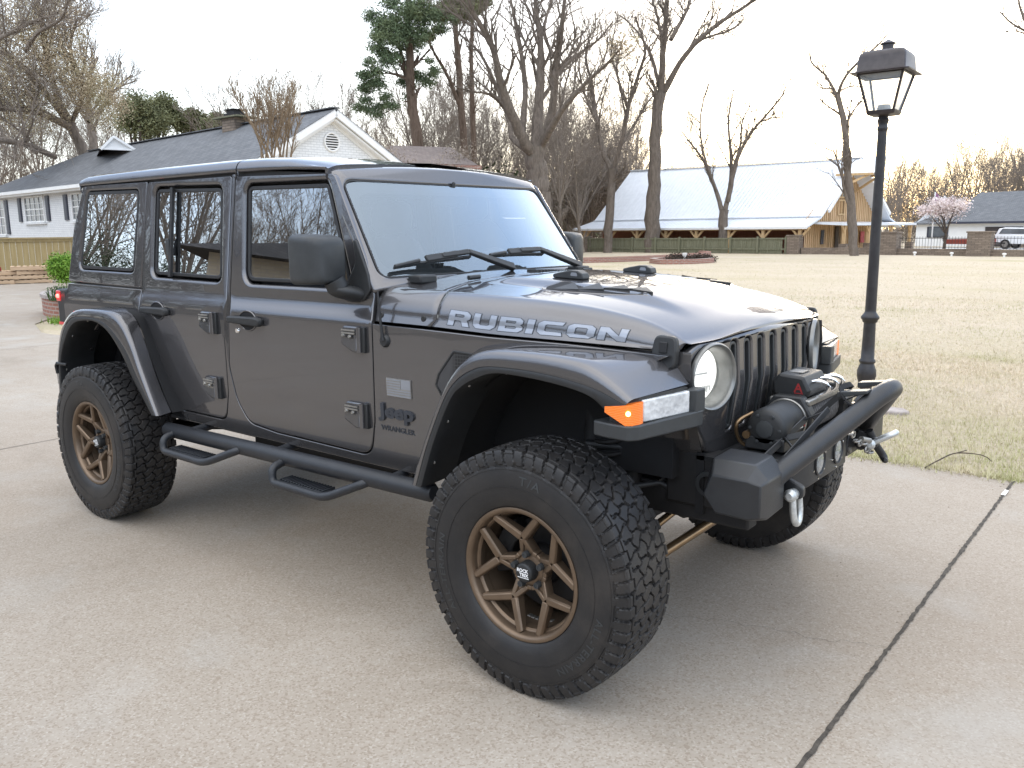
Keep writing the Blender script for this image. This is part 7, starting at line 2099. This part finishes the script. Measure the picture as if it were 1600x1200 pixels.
for t0, t1 in ((.175, .262), (.302, .382), (.425, .505), (.56, .64)):
    mb = MB(); a, b = gx(t0, -.05), gx(t1, -.05); P = [a+z*.0, b+z*.0, b+z*1.55, a+z*1.55]; mb.add([tuple(p) for p in P], [(0, 1, 2, 3)])
    g_ = mb.build("garage_door", simple("dark_garage_door", (.045, .035, .032), .6), gar, smooth=None) if t0 < .2 else mb.build("garage_door", bpy.data.materials["dark_garage_door"], gar, smooth=None)
    mb = MB()
    for k in range(1, 4): mb.bar(a+z*1.55*k/4-Vector((.02, .06, 0)), b+z*1.55*k/4-Vector((.02, .06, 0)), .02, .03)
    mb.build("door_panel_line", UNDER, g_)
mb = MB()
for t0 in (.165, .27, .39, .52): a = gx(t0, -.04); mb.bb((a.x-.35, a.y-.08, 0), (a.x+.35, a.y+.05, .5))
mb.build("stone_base", STONE, gar)
mb = MB(); a, b = gx(.03, -.06), gx(.085, -.06); mb.add([tuple(a+z*.7), tuple(b+z*.7), tuple(b+z*1.6), tuple(a+z*1.6)], [(0, 1, 2, 3)]); f = mb.build("window", SHUTTER, gar, smooth=None)
mb = MB(); mb.add([tuple(lin(a, b, .1)+z*.76-Vector((.01, .04, 0))), tuple(lin(a, b, .9)+z*.76-Vector((.01, .04, 0))), tuple(lin(a, b, .9)+z*1.54-Vector((.01, .04, 0))), tuple(lin(a, b, .1)+z*1.54-Vector((.01, .04, 0)))], [(0, 1, 2, 3)]); mb.build("window_pane", HOUSEGLASS, f, smooth=None)
sheet("far_drive", [(-16, 66), (-13, 72), (14, 66), (14, 60), (-3, 62)], -.003, simple("pale_far_concrete", (.5, .49, .47), .9, nscale=2), "pale concrete apron before the garages")
# white estate car and red trailer
def wheel_simple(x, y, z, r, parent, d):
    mb = MB(); n = Vector((d[0], d[1], 0))
    ax = Vector((-d[1], d[0], 0))
    c = Vector((x, y, z)); mb.tube([c-ax*.1, c+ax*.1], r, 16); w_ = mb.build("wheel", TYRE, parent, smooth=30)
    mb = MB(); mb.tube([c-ax*.105, c+ax*.105], r*.62, 12); mb.build("rim", STEEL, w_, smooth=30)
suv = thing("white_car", "white estate car parked before the garages at the right edge", "car", (-7.9, 66.6, 0))
dd = Vector((.97, -.245, 0)); sd_ = Vector((.245, .97, 0)); c0 = Vector((-7.6, 66.6, 0))
def sv(u, v, z): return tuple(c0+dd*u+sd_*v+Vector((0, 0, z)))
mb = MB()
body = [(-2.2, .35), (2.25, .35), (2.3, .6), (2.2, .85), (1.2, .98), (-2.2, 1.02), (-2.3, .8)]
mb.prism(body, lambda u, v, k: sv(u, -.9+1.8*k, v)); mb.build("body", CARWHITE, suv, bevel=.06)
mb = MB(); cab = [(-2.15, 1.02), (1.15, .98), (.45, 1.45), (-1.6, 1.50), (-2.0, 1.4)]
mb.prism(cab, lambda u, v, k: sv(u, (-.85+1.7*k)*(1-.18*(v-1)), v)); mb.build("cabin", CARWHITE, suv, bevel=.04)
mb = MB(); cab2 = [(-1.95, 1.06), (.95, 1.03), (.38, 1.39), (-1.75, 1.41)]
mb.prism(cab2, lambda u, v, k: sv(u, (-.86+1.72*k)*(1-.18*(v-1)), v)); mb.build("side_window", HOUSEGLASS, suv)
for u in (-1.45, 1.45):
    for v in (-.82, .82): wheel_simple(*sv(u, v, .34), .34, suv, dd)
trl = thing("red_trailer", "low red utility trailer standing beside the white car", "trailer", (-11.2, 65.6, 0))
c0 = Vector((-11.2, 65.6, 0)); mb = MB(); mb.prism([(-1.6, .35), (1.3, .35), (1.3, .75), (-1.6, .70)], lambda u, v, k: sv(u, -.7+1.4*k, v)); mb.build("bed", TRAILRED, trl, bevel=.02)
mb = MB(); mb.bar(sv(1.3, 0, .45), sv(2.2, 0, .42), .1, .1); mb.build("drawbar", UNDER, trl)
for v in (-.75, .75): wheel_simple(*sv(.4, v, .27), .27, trl, dd)
fp = thing("flag_pole", "thin white flag pole with a furled flag beside the blossoming tree", "flag pole", (-14.0, 66, 0))
mb = MB(); mb.tube([(-14.0, 66, 0), (-14.0, 66, 4.1)], .045, 8); mb.build("pole", TRIM, fp)
mb = MB(); rows = []
for t in np.linspace(0, 1, 10): rows.append([(-13.96+s*(.28+.06*math.sin(5*t)), 66+.05*math.sin(7*t+4*s), 4.05-1.5*t-.25*s) for s in np.linspace(0, 1, 7)])
mb.grid(rows)
def m_flag():
    t = NT("furled_flag"); wv = t.n("TexWave", wave_type='BANDS', bands_direction='X'); wv.inputs['Scale'].default_value = 6; t.l(t.coord(), wv.inputs[0])
    t.base(t.ramp(wv.outputs['Fac'], [(.35, (.45, .09, .16)), (.5, (.6, .55, .62)), (.75, (.12, .12, .32))])); t.set(Roughness=.8); return t.m
mb.build("flag", m_flag(), fp, smooth=60)

# ================================================================= TREES
tree("bare_tree", "big bare tree with many rising limbs behind the car's windshield", BG['A'], 11, BARK, "bare trees beyond the lawn", kids=10, sub=6, twigs=5, leaf=([(l[-1][0], l[-1][1], l[-1][2], .9) for l in BG['A'][4:5]], 350, .08, 4, .8, 1.6, False, BUD))
tree("bare_tree", "bare dark tree with two leaning limbs at the barn's left end", BG['B'], 12, BARK, "bare trees beyond the lawn", kids=14, sub=6, twigs=5)
tree("bare_tree", "tall bare tree with a thick straight pale trunk before the barn roof", BG['C'], 13, BARK, "bare trees beyond the lawn", kids=12, sub=6, twigs=5, klen=.34)
tree("bare_tree", "short forked bare tree in front of the middle of the barn", BG['D'], 14, BARK, "bare trees beyond the lawn", kids=12, sub=6, twigs=5, klen=.34, tw=.012)
tree("bare_tree", "slender wavy bare tree before the barn's gable, left of the lamp", BG['E'], 15, BARK, "bare trees beyond the lawn", kids=9, sub=5, twigs=4, klen=.34, tw=.011)
tree("bare_tree", "bare branches reaching in at the upper right edge", BG['edge'], 16, BARK, "bare trees beyond the lawn", kids=3, sub=2, twigs=2, klen=.25)
tree("pine_tree", "tall pine with dark green tufts left of the big bare tree", BG['pine1'], 17, BARK_P, "pines behind the white house", kids=16, sub=4, twigs=2, klen=.20, up=0, leaf=(CL['pine1']+[(c[0]+(k%3-1)*.5, c[1]+(k%2)*.8-.4, c[2]+.45, c[3]*.8) for k, c in enumerate(CL['pine1'])], 34000, .05, 7, .62, 3.6, False, NEEDLE))
tree("pine_tree", "pine with a bare leaning trunk and a high olive crown", BG['pine2'], 18, BARK_P, "pines behind the white house", kids=8, sub=3, twigs=2, klen=.25, leaf=(CL['pine2']+[(c[0]+.6, c[1], c[2]+.3, c[3]) for c in CL['pine2']], 26000, .055, 8, .65, 3.2, False, NEEDLE2))
tree("pine_tree", "slim straight pine trunk beside the big bare tree", BG['pine3'], 19, BARK_P, "pines behind the white house", kids=9, sub=3, twigs=2, klen=.15)
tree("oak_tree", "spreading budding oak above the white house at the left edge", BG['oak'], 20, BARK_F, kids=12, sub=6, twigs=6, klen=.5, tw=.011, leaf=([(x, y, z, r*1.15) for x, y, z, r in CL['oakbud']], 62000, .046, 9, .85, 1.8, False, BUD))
tree("crepe_myrtle", "leafless many-stemmed crepe myrtle in front of the white gable", [[(x, y, z, r*.62) for x, y, z, r in l] for l in BG['crepe']], 21, BARK_T, kids=8, sub=5, twigs=3, klen=.34, tw=.006, start=.4, up=.5)
# evergreens beyond the roof of the white house
rg = random.Random(3)
for i, (cs, nm) in enumerate(((CL['ev_left'][:6]+CL['ev_left'][11:13], "taller evergreen behind the white house, left of the chimney"), (CL['ev_left'][6:11]+CL['ev_left'][13:], "lower evergreen behind the white house, next to the chimney"))):
    b = cs[0]; t = thing("evergreen_tree", nm, "tree", (b[0], b[1], 0), "evergreens behind the white house")
    V, k = leaf_cloud([(x, y, z, r*1.1) for x, y, z, r in cs], 15000, .075, 40+i, .8, 2.6); cloud_obj("crown", V, k, NEEDLE2, t)
    mb = MB()
    for c in cs: mb.tube([(b[0], b[1], 0), ((b[0]+c[0])/2, (b[1]+c[1])/2, c[2]*.6), (c[0], c[1], c[2])], [.2, .13, .04], 6)
    mb.build("trunk", BARK_D, t, recalc=False)
# background trees: three prototypes, copied
def proto(seed, h, r, n, name, label, bark, kids, spread, fork, leaf=None):
    L = auto_limbs((0, 0), h, r, seed, n, spread, fork)
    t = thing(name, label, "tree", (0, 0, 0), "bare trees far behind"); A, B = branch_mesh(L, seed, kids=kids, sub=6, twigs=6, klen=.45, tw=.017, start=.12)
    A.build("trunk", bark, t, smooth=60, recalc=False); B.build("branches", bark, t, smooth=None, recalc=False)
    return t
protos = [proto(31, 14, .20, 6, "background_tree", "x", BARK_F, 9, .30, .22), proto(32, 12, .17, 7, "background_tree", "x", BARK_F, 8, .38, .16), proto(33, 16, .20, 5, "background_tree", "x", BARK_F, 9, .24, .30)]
spots = [(690, 60, 1.0, "left of the big bare tree"), (765, 66, .9, "close behind the big bare tree"), (885, 72, .85, "between the big bare tree and the barn"), (912, 84, .95, "behind the left end of the barn"), (935, 95, .9, "far behind the left end of the barn"),
         (985, 88, 1.0, "behind the barn roof, left of the thick trunk"), (1005, 100, .8, "faint behind the barn roof"), (1240, 110, .62, "small above the barn ridge"), (1385, 92, .62, "just right of the lamp post"), (1420, 100, .66, "above the porch roof"), (1455, 108, .66, "behind the flag"),
         (1500, 112, .78, "behind the blossoming tree"), (1530, 104, .72, "above the grey garage roof, left"), (1560, 110, .8, "above the grey garage roof, middle"), (1585, 100, .74, "above the grey garage roof, right"), (1620, 104, .78, "at the right edge above the garage"), (1655, 98, .8, "just outside the right edge"), (1400, 118, .6, "further back beyond the porch"),
         (25, 62, .75, "behind the hip end of the white house"), (60, 66, .8, "behind the white house, below the oak"), (195, 66, .75, "between the oak and the evergreens"), (430, 56, .84, "behind the white gable, left"), (478, 60, .9, "behind the crepe myrtle"), (520, 58, .74, "behind the peak of the white gable"), (560, 62, .66, "behind the white gable, right"), (-60, 55, .9, "outside the left edge"), (740, 74, .9, "behind the slim pine"), (600, 70, .55, "low behind the brown roof"), (660, 75, .62, "low behind the tall pine"),
         (860, 64, .85, "just right of the big bare tree"), (898, 68, .95, "above the car's right windshield pillar"), (925, 72, .8, "left of the leaning dark tree"), (720, 70, .8, "between the two slim pines"), (815, 80, .9, "behind the limbs of the big bare tree"), (970, 82, .85, "behind the leaning dark tree"),
         (578, 64, .7, "low between the brown roof and the tall pine"), (632, 68, .85, "behind the foot of the tall pine"), (700, 78, 1.0, "far behind the two slim pines"), (750, 84, 1.05, "further back, left of the big bare tree"), (790, 72, .95, "right behind the big bare tree's trunk"), (842, 90, 1.0, "deep in the wood right of the big bare tree"), (875, 58, .7, "low beside the car's far windshield corner"), (910, 62, .72, "low just left of the barn roof's end"), (940, 76, .9, "above the left slope of the barn roof"), (955, 110, 1.0, "furthest back above the barn roof's left end"),
         (1370, 84, .6, "close behind the lamp post"), (1438, 92, .62, "left above the blossoming tree"), (1475, 96, .66, "right above the blossoming tree"), (1515, 94, .7, "over the left end of the grey roof"), (1548, 98, .74, "over the middle of the grey roof"), (1575, 112, .84, "rearmost above the grey roof"), (1600, 92, .7, "over the right end of the grey roof"), (1640, 96, .74, "beyond the right edge of the photo"),
         (100, 70, .85, "behind the oak's double trunk"), (145, 72, .8, "right behind the oak"), (5, 74, .7, "furthest left above the hip end"), (230, 78, .8, "behind the taller evergreen"), (300, 74, .74, "behind the lower evergreen")]
for i, (px, d, s, nm) in enumerate(spots):
    p = protos[i % 3]; t = p if i < 3 else copy_tree(p)
    x, y = at(px, d); t.location = (x, y, -.05); t.rotation_euler = (0, 0, i*2.4); t.scale = (s, s, s*(.92+.12*((i*5) % 3)/2))
    t['label'] = f"bare tree standing {nm}"
# brush and distant wood
def wood(name, label, spots_, n, size, mat_, seed, flat=1.0, tri=True):
    V, k = leaf_cloud(spots_, n, size, seed, flat, 3.0, tri); o = cloud_obj(name, V, k, mat_); tag(o, label, kind='stuff'); return o
def row(px0, px1, d0, d1, z, r, n, seed):
    q = random.Random(seed); out = []
    for i in range(n):
        t = i/(n-1); x, y = at(px0+(px1-px0)*t, d0+(d1-d0)*t+q.uniform(-3, 3)); out.append((x, y, z*q.uniform(.5, 1.2), r*q.uniform(.6, 1.2)))
    return out
wood("brushwood", "brown leafless brush behind the car roof and the barn's left end", row(590, 960, 62, 80, 3.2, 2.6, 16, 1)+row(850, 965, 72, 78, 5.2, 2.6, 6, 11), 60000, .085, BRUSH, 51)
wood("brushwood", "brown leafless thicket beyond the porch and the garages", row(1365, 1660, 118, 116, 3.6, 3.6, 14, 2)+row(1365, 1470, 96, 98, 2.2, 2.0, 5, 8), 60000, .10, BRUSH, 52)
wood("brushwood", "brown leafless thicket in front of the low brown roof", row(600, 770, 40, 43, 4.9, 1.1, 9, 21)+row(620, 780, 41, 44, 3.2, 1.3, 8, 22), 16000, .055, BRUSH, 57)
wood("far_wood", "dark evergreen wood behind the barn and the brush", row(700, 1120, 105, 112, 4.2, 3.4, 13, 3)+row(780, 1000, 98, 105, 3.0, 2.6, 7, 4), 30000, .24, NEEDLE2, 53)
wood("far_wood", "distant hazy wood line at the left horizon", row(-150, 210, 80, 75, 2.5, 3.0, 10, 5), 16000, .22, BRUSH, 54)
wood("far_wood", "brown twiggy mass behind the white gable", row(395, 560, 60, 62, 5.6, 1.6, 7, 6), 9000, .10, BRUSH, 55)
wood("far_wood", "dark evergreen understorey between the pines", row(660, 800, 62, 66, 3.6, 2.2, 7, 7), 12000, .16, SHRUB_D, 56)
# blossoming tree before the garages
bt = auto_limbs((-12.6, 63.6), 3.6, .12, 5, 7, .55, .3)
tree("blossom_tree", "small white blossoming tree in front of the garages", bt, 61, BARK_D, kids=7, sub=4, twigs=3, klen=.5, tw=.008, up=.1,
     leaf=([(l[-1][0]*.7+l[-2][0]*.3, l[-1][1]*.7+l[-2][1]*.3, l[-1][2]*.75+.55, .85) for l in bt[1:]]+[(-12.6, 63.6, 2.7, 1.2)], 5200, .09, 62, .55, 1.3, False, BLOSSOM))

# ================================================================= WHAT STANDS BEHIND THE CAMERA (seen in the panes and the paint)
def polar(deg, d): return (-1.5+d*math.cos(R(deg)), -.8+d*math.sin(R(deg)))
gh = thing("beige_house", "beige brick house with a roof coloured dark as in shade across the driveway, mirrored in the side windows", "house", (*polar(226, 19), 0))
cx_, cy_ = polar(226, 19)
def gq(u, v, z): a = R(227-90); return (cx_+u*math.cos(a)+v*math.cos(a+math.pi/2), cy_+u*math.sin(a)+v*math.sin(a+math.pi/2), z)
mb = MB(); Q = [gq(-12, -5, 0), gq(4, -5, 0), gq(4, 4, 0), gq(-12, 4, 0)]
mb.add(Q+[(x, y, 2.85) for x, y, z_ in Q], [(0, 1, 5, 4), (1, 2, 6, 5), (2, 3, 7, 6), (3, 0, 4, 7)]); mb.build("wall", BEIGEBRICK, gh, smooth=None)
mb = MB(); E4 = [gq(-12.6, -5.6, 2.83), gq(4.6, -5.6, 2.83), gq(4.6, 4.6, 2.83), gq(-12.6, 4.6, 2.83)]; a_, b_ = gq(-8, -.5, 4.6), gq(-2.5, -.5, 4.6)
mb.add(E4+[a_, b_], [(0, 1, 5, 4), (1, 2, 5), (2, 3, 4, 5), (3, 0, 4), (0, 3, 2, 1)]); mb.build("roof", SHINGLE_SHADE, gh, smooth=None)
for u in (-6, -2, 2.3):
    mb = MB(); mb.add([gq(u-.6, 4.03, 1.2), gq(u+.6, 4.03, 1.2), gq(u+.6, 4.03, 2.4), gq(u-.6, 4.03, 2.4)], [(0, 1, 2, 3)]); f = mb.build("window", TRIM, gh, smooth=None)
    mb = MB(); mb.add([gq(u-.52, 4.05, 1.28), gq(u+.52, 4.05, 1.28), gq(u+.52, 4.05, 2.32), gq(u-.52, 4.05, 2.32)], [(0, 1, 2, 3)]); mb.build("window_pane", HOUSEGLASS, f, smooth=None)
for i, (deg, d, s) in enumerate(((202.5, 46, 1.1), (207, 54, 1.1), (209.5, 32, .8), (213, 66, 1.0), (218, 60, .95), (223, 62, 1.0), (228, 60, 1.1), (236, 40, .85), (245, 44, .9), (256, 42, .85), (268, 46, 1.0), (282, 44, .9), (296, 46, .9), (200, 40, 1.1), (197, 30, .9), (194, 48, 1.1), (205, 70, 1.1), (215, 74, 1.1))):
    t = copy_tree(protos[(i+1) % 3]); t.location = (*polar(deg, d), 0); t.rotation_euler = (0, 0, i*1.7); t.scale = (s, s, s)
    t['label'] = "bare tree across the driveway behind the camera, seen only as a reflection"; t['group'] = "bare trees behind the camera"
def pol_row(d0, d1, r0, r1, z, rad, n, seed):
    q = random.Random(seed); return [(*polar(d0+(d1-d0)*i/(n-1), r0+(r1-r0)*q.random()), z*q.uniform(.6, 1.3), rad*q.uniform(.7, 1.2)) for i in range(n)]
wood("hedge_wood", "dark evergreen thicket across the driveway, mirrored in the windows", pol_row(192, 212, 44, 58, 3.2, 2.6, 26, 1), 60000, .06, SHRUB_D, 71)
wood("hedge_wood", "unseen tree line behind the camera, made tall to darken reflections", pol_row(228, 335, 44, 58, 5.5, 5.0, 44, 2), 60000, .26, BRUSH, 72)  # out of view; raised so the horizon mirrored in the car's sides stays dark
